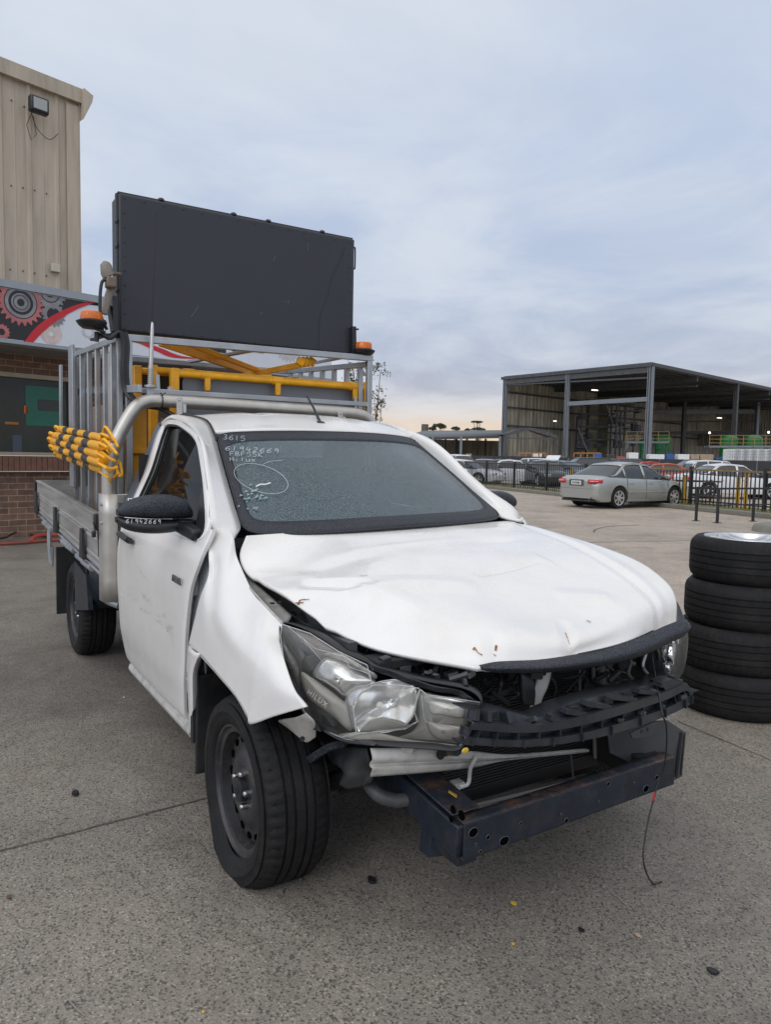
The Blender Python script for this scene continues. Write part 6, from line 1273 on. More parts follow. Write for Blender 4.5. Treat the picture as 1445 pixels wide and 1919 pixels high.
# ================================================================== tyre stack on the right
def stack_tyre(c, r, wd, label, rimm=None, dx=(0, 0), kind=0):
    t = thing('loose_tyre', label, 'tyre', (c[0]+dx[0], c[1]+dx[1], c[2]), random.random(), 'tyres stacked beside the truck')
    k = MB(); h = wd/2; rim = r-.085
    pr = [(rim, -h+.02), (rim+.012, -h+.002), (rim+.05, -h), (r-.022, -h+.012), (r-.008, -h+.028), (r-.002, -h+.048)]
    for g_ in (-.055, -.02, .02, .055):
        pr += [(r, g_-.004), (r-.007, g_-.003), (r-.007, g_+.003), (r, g_+.004)]
    pr += [(r-.002, h-.048), (r-.008, h-.028), (r-.022, h-.012), (rim+.05, h), (rim+.012, h-.002), (rim, h-.02), (rim-.004, h-.03), (rim-.004, -h+.03)]
    nn = len(pr); nt_ = {}
    for j in ((4, 5, nn-8, nn-7) if kind == 0 else (4, nn-7)): nt_[j] = (.005, 3, 1)
    k.lathe(pr, (0, 0, h), (0, 0, 1), 168, notch=nt_, closed=True); k.build('tyre', RUBBER, t, local=True, ang=45)
    if rimm:
        k = MB(); R = rim
        k.lathe([(R+.014, wd-.006), (R+.012, wd+.002), (R-.002, wd), (R-.012, wd-.02), (R-.02, wd-.05), (R-.02, .02)], (0, 0, 0), (0, 0, 1), 56); k.lathe([(.055, wd-.045), (.05, wd-.02), (.03, wd-.012), (.001, wd-.012)], (0, 0, 0), (0, 0, 1), 30)
        w_ = k.build('rim', rimm, t, local=True)
        for i in range(5):
            for s_ in (-.13, .13):
                a = 2*math.pi*i/5; k = MB(); p = V((.05*math.cos(a+s_*3), .05*math.sin(a+s_*3), wd-.035)); q = V(((R-.012)*math.cos(a+s_), (R-.012)*math.sin(a+s_), wd-.015)); k.bar(p, q, .026, .03); k.build('spoke', rimm, w_, local=True, bevel=.006)
    return t
ctr = G(1402, 4.24); r_ = .335
names = [('lowest tyre of the stack right of the truck, standing on the pavement', 1), ('second tyre from the bottom of the stack, with blocky shoulder tread', 0), ('third tyre from the bottom of the stack, smooth with thin grooves', 1), ('topmost tyre of the stack, on a silver spoked rim', 0)]
wd = .247; zz = 0.0
offs = [(0, 0), RH*-.012+FH*.01, RH*.018, RH*.03]
for i, (nm_, kd) in enumerate(names):
    stack_tyre((ctr.x+offs[i][0], ctr.y+offs[i][1], zz+.002), (.335, .332, .328, .322)[i], wd, nm_, ALLOY if i == 3 else None, kind=kd); zz += wd+.001
# ================================================================== cars
def lerp_tab(T_, x):
    for (a, b), (c, d) in zip(T_, T_[1:]):
        if x <= c: return b+(d-b)*max(0, (x-a))/(c-a)
    return T_[-1][1]
def make_car(name, label, cat, loc, rz, body, L=4.8, Wd=1.8, H=1.46, wb=2.78, kind='sedan', s=.94, detail=False, group=None, open_rear=False):
    """x forward, origin on the ground at the middle"""
    t = thing(name, label, cat, loc, rz, group); L *= s; Wd *= s; H *= s; wb *= s; hw = Wd/2; wr = .340*s; xw = (wb/2+.0, -wb/2+.0)
    if kind == 'sedan':
        belt = [(-L/2, .84*s), (-L/2+.06, .95*s), (-L/2+.30, 1.01*s), (-L/2+.8, 1.01*s), (-.9*s, .97*s), (.9*s, .92*s), (1.4*s, .89*s), (L/2-.35, .79*s), (L/2-.10, .68*s), (L/2, .54*s)]
        gh = [(-L/2+.62*s, 1.01*s), (-L/2+1.42*s, H-.055), (-.45*s, H), (.25*s, H-.055), (1.22*s, .91*s)]
    elif kind == 'wagon':
        belt = [(-L/2, .92*s), (-L/2+.08, 1.05*s), (-L/2+.5, 1.08*s), (.9*s, 1.02*s), (1.5*s, .98*s), (L/2-.25, .86*s), (L/2-.06, .72*s), (L/2, .55*s)]
        gh = [(-L/2+.06*s, 1.06*s), (-L/2+.45*s, H-.05), (-.9*s, H), (.35*s, H-.05), (1.25*s, 1.0*s)]
    else:
        belt = [(-L/2, .98*s), (-L/2+.05, 1.05*s), (-1.0*s, 1.05*s), (-.99*s, 1.08*s), (.9*s, 1.05*s), (1.5*s, 1.02*s), (L/2-.25, .90*s), (L/2-.06, .75*s), (L/2, .6*s)]
        gh = [(-1.1*s, 1.06*s), (-.9*s, H-.04), (-.3*s, H), (.3*s, H-.05), (1.2*s, 1.03*s)]
    def half(x):                                  # plan width
        e = abs(x)/(L/2); return hw*(1-.16*max(0, (e-.72)/.28)**2-.02*e)
    xs = [-L/2+L*i/48 for i in range(49)]; rows = []
    for x in xs:
        w_ = half(x); zb = lerp_tab(belt, x); z0 = (.20 if abs(x) < L/2-.25 else .20+.12*(abs(x)-L/2+.25)/.25)*s
        e = max(0, (abs(x)-(L/2-.12))/.12); zt_ = zb
        pr = [(0, z0), (w_*.85, z0), (w_*.975, z0+.06), (w_*.995, z0+.22*s), (w_*1.0, z0+.40*s), (w_*.99, z0+(zt_-z0)*.72), (w_*.955, zt_-.055), (w_*.88, zt_-.012), (w_*.5, zt_+.018), (0, zt_+.026)]
        sq = 1-.10*e*e
        rows.append([V((x, y*sq, z)) for y, z in pr]+[V((x, -y*sq, z)) for y, z in reversed(pr[:-1])])
    k = MB(); k.patch(rows, 57, 97); 
    k.add([rows[0][i] for i in range(19)], [tuple(range(19))]); k.add([rows[-1][i] for i in range(19)], [tuple(range(18, -1, -1))])
    B = k.build('body', body, t, local=True, ang=40)
    cut = []
    for x in xw:
        for sg_ in (1, -1):
            c = MB(); c.cyl((x, sg_*(hw-.28), wr+.01), (x, sg_*(hw+.2), wr+.01), wr+.055, seg=28); cut.append(c)
    carve(B, cut)
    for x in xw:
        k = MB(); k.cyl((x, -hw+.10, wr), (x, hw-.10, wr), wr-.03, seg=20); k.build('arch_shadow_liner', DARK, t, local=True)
    # greenhouse: glass volume, roof skin, pillars
    gx = [a for a, b in gh]; n_ = 30; Gr = []; 
    for i in range(n_+1):
        x = gx[0]+(gx[-1]-gx[0])*i/n_; zt_ = lerp_tab(gh, x); bz = lerp_tab(belt, x)+.005; f = (zt_-bz)/(H-bz)
        wb_ = half(x)*.90; wt = wb_-(.23*s)*max(0, f); Gr.append([V((x, wb_, bz-.03)), V((x, wb_*.99, bz)), V((x, (wb_+wt)/2+.02, (bz+zt_)/2)), V((x, wt, zt_-.03*max(0, f))), V((x, wt*.8, zt_-.005)), V((x, 0, zt_+.012))])
    full = [r+[V((p.x, -p.y, p.z)) for p in reversed(r[:-1])] for r in Gr]
    k = MB(); k.grid(full); k.add(full[0], [tuple(range(11))]); k.add(full[-1], [tuple(range(10, -1, -1))]); k.build('glass', CGLASS, t, local=True, ang=50)
    i0 = int(n_*(gx[1]-gx[0])/(gx[-1]-gx[0])); i1 = int(n_*(gx[3]-gx[0])/(gx[-1]-gx[0]))
    k = MB(); k.grid([[p+V((0, (.008 if p.y > 0 else -.008 if p.y < 0 else 0), .012)) for p in r[3:8]] for r in full[max(0, i0-1):i1+2]]); k.build('roof', body, t, local=True, solid=.012, off=0)
    def gp(x, f, side, out=.010):                  # on the side glass: f 0 belt .. 1 roof edge
        i = (x-gx[0])/(gx[-1]-gx[0])*n_; i = min(max(i, 0), n_-.001); a = Gr[int(i)]; b = Gr[int(i)+1]; fr_ = i-int(i); P = [p.lerp(q, fr_) for p, q in zip(a, b)]
        p = P[1].lerp(P[2], f*2) if f < .5 else P[2].lerp(P[3], (f-.5)*2); return V((p.x, (p.y+out)*side, p.z))
    for side in (1, -1):
        k = MB()
        Aa = [(gx[-1]-.03, 0), (gx[-1]-.35*s, .42), (gx[3]+.12, .85), (gx[3]-.02, 1)]; k.grid([[gp(x+dx, f, side) for x, f in Aa] for dx in (-.035, .035)])
        Cc = [(gx[0]+.10, 0.2), (gx[0]+.4*(gx[1]-gx[0]), .55), (gx[0]+.8*(gx[1]-gx[0]), .9), (gx[1]+.05, 1)]; k.grid([[gp(x+dx, f, side) for x, f in Cc] for dx in (-.10*s, .24*s)])
        k.grid([[gp(x, 1, side), gp(x, .93, side)] for x in [gx[1]+(gx[3]-gx[1])*j/10 for j in range(11)]])
        bx_ = -.12*s; k.grid([[gp(bx_+dx, f, side, .011) for f in (0, .33, .66, 1)] for dx in (-.045, .045)])
        if kind != 'ute': k.grid([[gp(-1.05*s+dx, f, side, .011) for f in (0, .33, .66, 1)] for dx in (-.03, .03)])
        k.build('pillar', body, t, local=True, solid=.012, off=0)
        # door gaps, handles, sill
        k = MB()
        def bs(x, z): w_ = half(x); return w_*(.999 if z < .75*s else .985)
        for x in ((-1.02*s, -.10*s, 1.02*s) if kind != 'ute' else (-.98*s, 1.0*s)):
            k.tube([V((x, side*(bs(x, z)+.0), z*s)) for z in (.30, .5, .7, .85)]+[V((x, side*half(x)*.965, .965*s))], .005, 5)
        k.build('door_gap', DARK, t, local=True)
        k = MB()
        for x in (-.82*s, .12*s): k.box((x, side*(half(x)*.995+.006), .80*s), (.16*s, .02, .028))
        k.build('door_handle', body, t, local=True, bevel=.006)
        if detail:
            k = MB(); k.bar((-1.0*s, side*(half(0)+.004), .52*s), (1.0*s, side*(half(0)+.004), .52*s), .012, .03); k.build('side_moulding', body, t, local=True, bevel=.004)
        k = MB(); k.box((.92*s, side*(half(1)*.93+.08), 1.02*s), (.10*s, .20*s, .13*s)); k.build('door_mirror', body if detail else CBLK, t, local=True, bevel=.03)
        k = MB(); zl = lerp_tab(belt, L/2-.15); k.box((L/2-.14, side*hw*.66, zl-.06), (.22, .36*s, .14*s)); k.build('headlight', mat_hl, t, local=True, bevel=.03)
        zl = (.85 if kind == 'sedan' else .95)*s
        k = MB()
        rr_ = []
        for j in range(9):
            u_ = j/8; yy = hw*(.52+.42*min(1, u_*1.6)); xx = -L/2-.008+ (0 if u_ < .55 else (u_-.55)/.45*.26*s); yy = min(yy, half(xx)+.004) if u_ < .6 else half(max(xx, -L/2))*(.9+.1*min(1, (u_-.5)*4))+.006
            rr_.append((xx, yy))
        k.grid([[V((x, side*y, zl-.075*s+(.03*s if j > 5 else 0))) for j, (x, y) in enumerate(rr_)], [V((x+.012, side*y*.995, zl+.065*s)) for x, y in rr_]]); k.build('tail_lamp', TAIL, t, local=True, solid=.02, off=0)
        if detail:
            k = MB(); k.grid([[V((x-.012, side*(y+.006), zl-.005)) for x, y in rr_[1:7]], [V((x-.010, side*(y+.006), zl+.02)) for x, y in rr_[1:7]]]); k.build('lamp_strip', TAILW, t, local=True, solid=.006, off=0)
    k = MB(); zp = .80*s; k.box((-L/2-.012, 0, zp), (.015, .40*s, .125*s)); PL = k.build('number_plate', PLATE, t, local=True, bevel=.004)
    if detail:
        k = MB(); k.box((-L/2-.004, 0, zp), (.02, .60*s, .20*s)); k.build('plate_recess', CGRY, t, local=True, bevel=.01)
        k = MB()
        for j, (dy, w_) in enumerate(((-.13, .03), (-.085, .035), (-.03, .03), (.03, .035), (.08, .02), (.13, .03))): k.box((-L/2-.021, dy*s, zp), (.003, w_*s, .07*s))
        k.build('plate_lettering', CBLK, PL, local=True)
        k = MB(); k.box((-L/2-.012, 0, zp+.12*s), (.02, .56*s, .022)); k.build('chrome_strip', CHROME, t, local=True, bevel=.004)
        k = MB(); k.bar((-L/2+.012, -hw*.80, .62*s), (-L/2+.012, hw*.80, .62*s), .03, .006); k.build('bumper_gap', DARK, t, local=True)
        k = MB(); k.cyl((-L/2+.05, -.55*s, .26*s), (-L/2-.04, -.55*s, .25*s), .03); k.build('exhaust_tip', DGREY, t, local=True)
        k = MB(); k.box((-L/2+.14, 0, .24*s), (.2, 1.3*s, .06)); k.build('rear_valance', CBLK, t, local=True, bevel=.02)
    if open_rear:
        k = MB(); a = V((-L/2+.5*s, 0, H)); k.box((-L/2+.15, 0, H+.16), (.72, 1.1*s, .05), Matrix.Rotation(.5, 3, 'Y')); k.build('tailgate', body, t, local=True, bevel=.02)
    for x in xw:
        for side in (1, -1):
            k = MB(); o = V((x, side*(hw-.115), wr)); axs = V((0, side, 0))
            k.lathe([(wr*.66, .088), (wr*.72, .100), (wr*.90, .098), (wr*.975, .075), (wr, .04), (wr, -.07), (wr*.9, -.1), (wr*.5, -.1)], o, axs, 36); wh = k.build('wheel', RUBBER, t, local=True)
            k = MB(); k.lathe([(wr*.68, .096), (wr*.64, .084), (wr*.58, .05), (.002, .04)], o, axs, 28); k.build('rim', DGREY, wh, local=True)
            k = MB()
            for j in range(7 if detail else 5):
                a = 2*math.pi*j/(7 if detail else 5); d = V((math.cos(a), 0, math.sin(a))); k.bar(o+axs*.085+d*.03, o+axs*.082+d*wr*.64, .055 if detail else .05, .012, up=tuple(axs))
            k.lathe([(wr*.70, .092), (wr*.69, .100), (wr*.61, .094), (wr*.60, .08)], o, axs, 28); k.lathe([(.055, .08), (.05, .096), (.001, .098)], o, axs, 14); k.build('hubcap', ALLOY, wh, local=True)
    return t
mat_hl = mat('car_headlamp', (.5, .52, .54), .08, .6)
# silver sedan: rear wheel and front wheel ground points fix its pose
cr_, cf_ = G(1160, 21.9), G(1268, 23.4)
hd = (cf_-cr_).normalized(); ang_ = math.atan2(hd.y, hd.x); lf = V((-hd.y, hd.x, 0)); mid = cr_+hd*(2.78*.94/2)+lf*(.80*1.0)
make_car('parked_car', 'silver sedan parked on the yard in front of the black picket fence', 'car', tuple(mid), ang_, SILVER, detail=True)
# ------------------------------------------------------------------ yard edge: kerb, verge, picket fence
def line_pts(a, b, n): return [a.lerp(b, i/(n-1)) for i in range(n)]
ka = G(700, 50); kb = G(960, 32.5); kc = G(1210, 24.2); kd_ = G(1430, 19.3); ke = G(1750, 15.2)
dirf = (kd_-kb).normalized(); nrmf = V((-dirf.y, dirf.x, 0)); 
if nrmf.dot(FH) < 0: nrmf = -nrmf
k = MB(); A0, A1 = kb-dirf*34, kb+dirf*46
k.prism([A0, A0+nrmf*.16, A0+nrmf*.16+V((0, 0, .13)), A0+V((0, 0, .13))], A1-A0); tag(k.build('kerb', CONC, bevel=.02), kind='structure')
k = MB(); k.prism([A0+nrmf*.16, A0+nrmf*1.9, A0+nrmf*1.9+V((0, 0, .10)), A0+nrmf*.16+V((0, 0, .11))], A1-A0); tag(k.build('verge', GRASSM), kind='structure')
k = MB()
for i in range(5200):
    p = A0+dirf*random.uniform(12, 78)+nrmf*random.uniform(.22, 1.5)+V((0, 0, .10)); h = random.uniform(.03, .14); a = random.random()*6.28; d = V((math.cos(a), math.sin(a), 0))*.012
    k.add([p-d, p+d, p+V((random.uniform(-.03, .03), random.uniform(-.03, .03), h))], [(0, 1, 2)])
tag(k.build('grass_tufts', mat('grass_blade', (.15, .16, .05), .8, var=.4, vs=2), smooth=False), kind='stuff')
FO = nrmf*.75
def fence_run(s0, s1, label, toprail, hh=1.08, rot=0):
    base = A0+FO+V((0, 0, .11)); t = thing('picket_fence', label, 'fence', tuple(base+dirf*s0), 0, 'picket fence panels along the yard')
    k = MB(); a, b = base+dirf*s0, base+dirf*s1; k.bar(a+V((0, 0, hh)), b+V((0, 0, hh)), .04, .05); k.build('top_rail', toprail, t)
    k = MB(); k.bar(a+V((0, 0, .14)), b+V((0, 0, .14)), .04, .04); k.build('bottom_rail', FENCEM, t)
    k = MB(); x = s0+.06
    while x < s1-.03: q = base+dirf*x; k.bar(q+V((0, 0, .02)), q+V((0, 0, hh-.01)), .026, .026, up=tuple(dirf)); x += .155
    k.build('pickets', FENCEM, t, smooth=False)
    k = MB(); k.bar(a+V((0, 0, -.05)), a+V((0, 0, hh+.1)), .09, .09, up=tuple(dirf)); k.build('post', FENCEM, t)
words = ['behind the windscreen edge', 'left of the silver sedan', 'just behind the silver sedan boot', 'behind the silver sedan cabin', 'behind the silver sedan bonnet', 'right of the silver sedan', 'above the black hoop rail']
S0 = 34-10
fs = [S0+i*2.9 for i in range(16)]
def px_of(p): d = p-CAM; return 722.5+FPX*d.dot(RT)/d.dot(_F)
cnt = {}
ORD = ['farthest', 'second farthest', 'third', 'fourth', 'fifth', 'sixth', 'seventh']
for i, s0 in enumerate(fs):
    pxc = px_of(A0+FO+dirf*(s0+1.4)+V((0, 0, .6)))
    if pxc < 780 or pxc > 1560: continue
    lab = f'black picket fence panel {("left of" if pxc < 1040 else "behind" if pxc < 1270 else "right of")} the silver sedan, number {i} from the far end' if False else None
    if pxc < 1040: lab = 'black picket fence panel on the verge left of the silver sedan'; gl_ = 'fence panels left of the sedan'
    elif pxc < 1275: lab = 'black picket fence panel on the verge directly behind the silver sedan'; gl_ = 'fence panels behind the sedan'
    else: lab = 'picket fence panel with rusty yellow top rail right of the silver sedan'; gl_ = 'fence panels right of the sedan'
    cnt[gl_] = cnt.get(gl_, 0)+1; lab = ORD[cnt[gl_]-1]+' '+lab
    fence_run(s0, s0+2.9, lab, FENCEM if pxc < 1200 else FENCEY); 
    for o in bpy.data.objects:
        if o.name.startswith('picket_fence') and o.get('label') == lab: o['group'] = gl_
# yellow bollards standing in the verge
YB_ = mat('faded_yellow', (.55, .32, .03), .55, var=.2)
for px, la, hh in ((1064, 'yellow post behind the fence just left of the silver sedan roof', 1.05), (1274, 'yellow post right of the silver sedan bonnet, nearest to it', 1.0), (1372, 'yellow post behind the fence at the white wagon rear', 1.0), (1387, 'taller yellow post behind the fence in front of the white wagon', 1.1)):
    # cut the fence line at this bearing
    best = min((abs(px_of(A0+FO+dirf*s_)-px), s_) for s_ in [x*.05 for x in range(200, 1600)]); p = A0+nrmf*.92+dirf*best[1]
    k = MB(); k.cyl(p+V((0, 0, .05)), p+V((0, 0, hh)), .055, seg=12); k.box(p+V((0, 0, hh)), (.12, .12, .03)); tag(k.build('bollard', YB_), la, 'bollard', 'yellow posts by the fence')
# hoop rail in front
t = thing('hoop_rail', 'black steel guard rail on three legs at the right, in front of the fence', 'guard rail', tuple(G(1307, 17.9)))
pp = [G(1307, 17.9), G(1347, 17.4), G(1414, 18.1), G(1560, 18.6)]
zt_ = [A(0, 0, 'z', 0) for _ in range(0)]
for p in pp:
    k = MB(); k.bar(p, p+V((0, 0, .83)), .05, .05, up=tuple(dirf)); k.box(p+V((0, 0, .006)), (.14, .14, .012)); k.build('leg', FENCEM, t)
for a, b in ((0, 1), (1, 2), (2, 3)):
    k = MB(); k.bar(pp[a]+V((0, 0, .81)), pp[b]+V((0, 0, .81)), .045, .045); k.bar(pp[a]+V((0, 0, .42)), pp[b]+V((0, 0, .42)), .03, .03); k.build('rail', FENCEM, t)
# planter kerb at the right edge
k = MB(); p = G(1480, 15.4); k.lathe([(.001, .16), (.55, .16), (.62, .14), (.66, .08), (.68, 0)], p, (0, 0, 1), 24); tag(k.build('planter_kerb', CONC), 'low rounded concrete kerb island at the right edge behind the tyres', 'kerb')
# ------------------------------------------------------------------ the wreck yard beyond
def lotcar(px, dep, rzr, body, kind, label, H=1.46, L=4.7, **kw):
    p = G(px, dep); make_car('wrecked_car' if 'wreck' in label or 'open' in label else 'parked_car', label, 'car', tuple(p), YAW+R_(rzr), body, H=H, L=L, kind=kind, group='cars in the yard behind the fence', **kw)
LC = [(862, 52, 200, CWHT, 'wagon', 'white van-like wagon farthest left in the yard beyond the windscreen', 1.75),
      (868, 40, 235, CWHT, 'sedan', 'white car in the front row of the yard just right of the windscreen', 1.42),
      (908, 41, 170, CBLK, 'sedan', 'black wrecked sedan with its nose toward the fence, second in the front row', 1.45),
      (925, 56, 95, CGRY, 'sedan', 'grey sedan in the back row above the black wrecked sedan', 1.45),
      (965, 41.5, 262, CWHT, 'sedan', 'white sedan seen side on in the front row of the yard', 1.45),
      (985, 57, 80, CWHT, 'wagon', 'white wagon in the back row behind the white side-on sedan', 1.6),
      (1018, 40, 188, CBLK, 'sedan', 'black and white car wreck nose-on, right of the white side-on sedan', 1.46),
      (1018, 55, 150, CWHT, 'wagon', 'white wagon with its tailgate open in the back row of the yard', 1.5),
      (1060, 44, 215, CBLU, 'sedan', 'slate car in the yard just left of the silver sedan', 1.45),
      (1088, 50, 95, CBLK, 'wagon', 'dark wagon whose roof shows above the silver sedan boot', 1.72),
      (1150, 54, 85, CGRY, 'wagon', 'grey wagon whose roof shows above the silver sedan roof', 1.70),
      (1205, 52, 85, CRED, 'sedan', 'red car in the back row right of the silver sedan roof', 1.5),
      (1232, 38, 80, CORG, 'sedan', 'orange red car behind the fence over the silver sedan bonnet', 1.42),
      (1292, 47, 88, CBLK, 'ute', 'black pickup in the yard behind the orange red car', 1.72),
      (1345, 46, 272, CWHT, 'wagon', 'white wagon with roof rails in the back row at the right', 1.66),
      (1368, 30, 274, CWHT, 'sedan', 'large white sedan closest behind the fence at the right', 1.47)]
for (px, dep, rz_, body, kind, la, H_c) in LC: lotcar(px, dep, rz_, body, kind, la, H=H_c, open_rear='open' in la)
# rusty racks behind the fence right
for (px, la) in ((1262, 'orange steel rack on the ground behind the fence by the silver sedan nose'), (1300, 'rusty steel rack on the ground in front of the large white sedan')):
    p = G(px, 26.5); t = thing('steel_rack', la, 'rack', tuple(p), YAW+R_(90))
    for z_ in (.25, .5, .75):
        k = MB(); k.box((0, 0, z_), (1.6, .9, .05)); k.build('shelf', ORR if px < 1280 else RUST, t, local=True)
    for a in (-.78, .78):
        k = MB(); k.box((a, -.4, .4), (.07, .07, .8)); k.build('leg', ORR if px < 1280 else RUST, t, local=True)
# dark panel fence
t = thing('panel_fence', 'long black sheet metal fence behind the wrecked cars', 'fence', tuple(G(1000, 63)))
pa, pb = G(700, 66), G(1640, 56); d_ = (pb-pa).normalized(); n_ = int((pb-pa).length/2.4)
for i in range(n_):
    a = pa+d_*2.4*i; k = MB(); k.bar(a+V((0, 0, .82)), a+d_*2.38+V((0, 0, .82)), .03, 1.64); 
    for j in range(8): q = a+d_*(.15+.3*j); k.bar(q+V((0, 0, .02)), q+V((0, 0, 1.6)), .05, .07, up=tuple(d_))
    k.build('panel', PANELB, t, smooth=False)
# ------------------------------------------------------------------ open shed
sh = thing('industrial_shed', 'huge open sided dark steel shed with stained sheet walls and a peaked roof', 'building', tuple(G(1210, 95)))
Pn, Pl, Pr = G(1210, 95), G(938, 114), G(1600, 140)          # near, left and right feet
def hz(p, px, py): return p, 0
def ztop(p, py, px): d = (p-CAM); dep = V((d.x, d.y, 0)).dot(FH); return A_at(px, py, dep)
def A_at(px, py, dep):
    d = _F+RT*((px-722.5)/FPX)-UP*((py-959.5)/FPX); tt = dep/d.dot(FH); return (CAM+d*tt).z
zn, zl_, zr_ = A_at(1210, 682, 95), A_at(938, 708, 114), A_at(1445, 731, 125)
u1 = (Pl-Pn).normalized(); u2 = (G(1445, 125)-Pn).normalized(); W1 = (Pl-Pn).length; W2 = 110
Bk = Pn+u1*W1+u2*W2                                          # far corner
Pr = Pn+u2*W2; slope2 = (zr_-zn)/(G(1445, 125)-Pn).length
def ht(a, b): return zn+(zl_-zn)*a/W1+0*(b)+slope2*b*.92       # roof height over plan coordinates
def PT(a, b, z): q = Pn+u1*a+u2*b; return V((q.x, q.y, z))
# roof sheet: purlins and skin
k = MB(); na, nb = 10, 24
k.grid([[PT(W1*i/na, W2*j/nb, ht(W1*i/na, W2*j/nb)) for j in range(nb+1)] for i in range(-0, na+1)]); RF = k.build('roof', SHEDR, sh, solid=.25, off=1, smooth=False)
k = MB()
for i in range(0, 17): a = W1*i/16; k.bar(PT(a, 0, ht(a, 0)-.25), PT(a, W2, ht(a, W2)-.25), .18, .35)
k.build('purlins', STEELD, RF, smooth=False)
for j in range(0, 9):
    b = 13.5*j; k = MB(); k.bar(PT(0, b, ht(0, b)-.7), PT(W1, b, ht(W1, b)-.7), .35, .7); k.bar(PT(0, b, ht(0, b)-1.7), PT(W1, b, ht(W1, b)-1.1), .2, .2); k.build('rafter', STEELD, RF, smooth=False)
k = MB(); k.bar(PT(-.3, -.3, ht(0, 0)-.10), PT(W1+.3, -.3, ht(W1, 0)-.10), .2, .42); k.bar(PT(-.3, -.3, ht(0, 0)-.10), PT(-.3, W2, ht(0, W2)-.10), .2, .42); k.build('fascia', STEELD, sh, smooth=False)
def colu(a, b, w_=.75, m=STEEL, z1=None): 
    k = MB(); zt = (z1 or ht(a, b))-.1; p, q = PT(a, b, 0), PT(a, b, zt); k.bar(p, q, w_, .12, up=tuple(u1)); k.bar(p+u2*.35, q+u2*.35, w_, .12, up=tuple(u1)) if False else None
    k.bar(p, q, .12, w_, up=tuple(u1)); k.bar(p+u1*w_/2, q+u1*w_/2, w_*.8, .10, up=tuple(u1)); k.bar(p-u1*w_/2, q-u1*w_/2, w_*.8, .10, up=tuple(u1)); k.build('column', m, sh, smooth=False)
colu(0, 0, .62); colu(W1*.52, 0, .5); colu(W1-.3, 0, .55)
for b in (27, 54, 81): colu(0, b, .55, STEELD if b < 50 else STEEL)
a_m = A_at(1130, 752, 102)
k = MB(); zbm = A_at(1065, 757, 105); zb2 = A_at(1205, 748, 95.5); k.bar(PT(0, 0, zb2), PT(W1*.52, 0, zbm), .35, .55); k.build('gantry_beam', STEEL, sh, smooth=False)
# walls: ribbed sheets, hung above an opening on the far side
def wallp(a0, b0, a1, b1, z0, z1f, name='wall', ribs=70, m=SHED):
    k = MB(); L = []; Hh = []
    for i in range(ribs*2+1):
        f = i/(ribs*2); a = a0+(a1-a0)*f; b = b0+(b1-b0)*f; o = .12*(i % 2); q = PT(a, b, 0)+(u2 if abs(a1-a0) > abs(b1-b0) else u1)*(-o)
        L.append(V((q.x, q.y, z0))); Hh.append(V((q.x, q.y, z1f(a, b)-.1)))
    k.grid([L, Hh]); return k.build(name, m, sh, smooth=False)
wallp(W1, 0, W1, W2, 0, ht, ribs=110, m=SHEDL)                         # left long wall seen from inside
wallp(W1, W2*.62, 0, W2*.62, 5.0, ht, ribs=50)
wallp(W1, W2*.62+.5, 0, W2*.62+.5, 0, lambda a, b: 1.6, ribs=10, m=STEELD)
wallp(0, 30, 0, W2, 9.3, lambda a, b: ht(a, b), ribs=80) if False else None
# back wall facing us beyond the near side (right hand part of the picture)
Wb0, Wb1 = G(1020, 150), G(1700, 165)
def AW(px, py, dep): p = G(px, dep); p.z = A_at(px, py, dep); return p
k = MB(); L = []; Hh = []; Bm = []
for i in range(301):
    f = i/300; p = Wb0.lerp(Wb1, f); o = FH*(-.15*(i % 2)); dep = (p-CAM).dot(FH); L.append(V((p.x, p.y, A_at(1300, 812, dep)))+o); Hh.append(V((p.x, p.y, A_at(1300, 738, dep)+1.5))+o)
k.grid([L, Hh]); k.build('rear_wall', SHEDL, sh, smooth=False)
for py, hh_ in ((772, .9), (790, .35), (811, .6), (748, .35)):
    k = MB(); a = AW(1215, py, 146); b = AW(1640, py-2, 158); k.bar(a, b, .3, hh_); k.build('girt', STEEL if py in (772,) else STEELD, sh, smooth=False)
for px in (1275, 1411, 1520):
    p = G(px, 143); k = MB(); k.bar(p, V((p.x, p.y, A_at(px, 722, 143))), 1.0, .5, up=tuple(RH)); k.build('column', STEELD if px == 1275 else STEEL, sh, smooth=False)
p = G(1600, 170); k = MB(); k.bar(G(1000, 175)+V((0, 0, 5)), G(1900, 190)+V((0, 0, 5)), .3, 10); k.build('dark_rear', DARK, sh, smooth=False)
# girts on the left wall
for z_ in (6.5, 9.3, 11.6):
    k = MB(); k.bar(PT(W1-.35, 0, z_), PT(W1-.35, W2*.62, z_), .2, .28); k.build('girt', STEELD, sh, smooth=False)
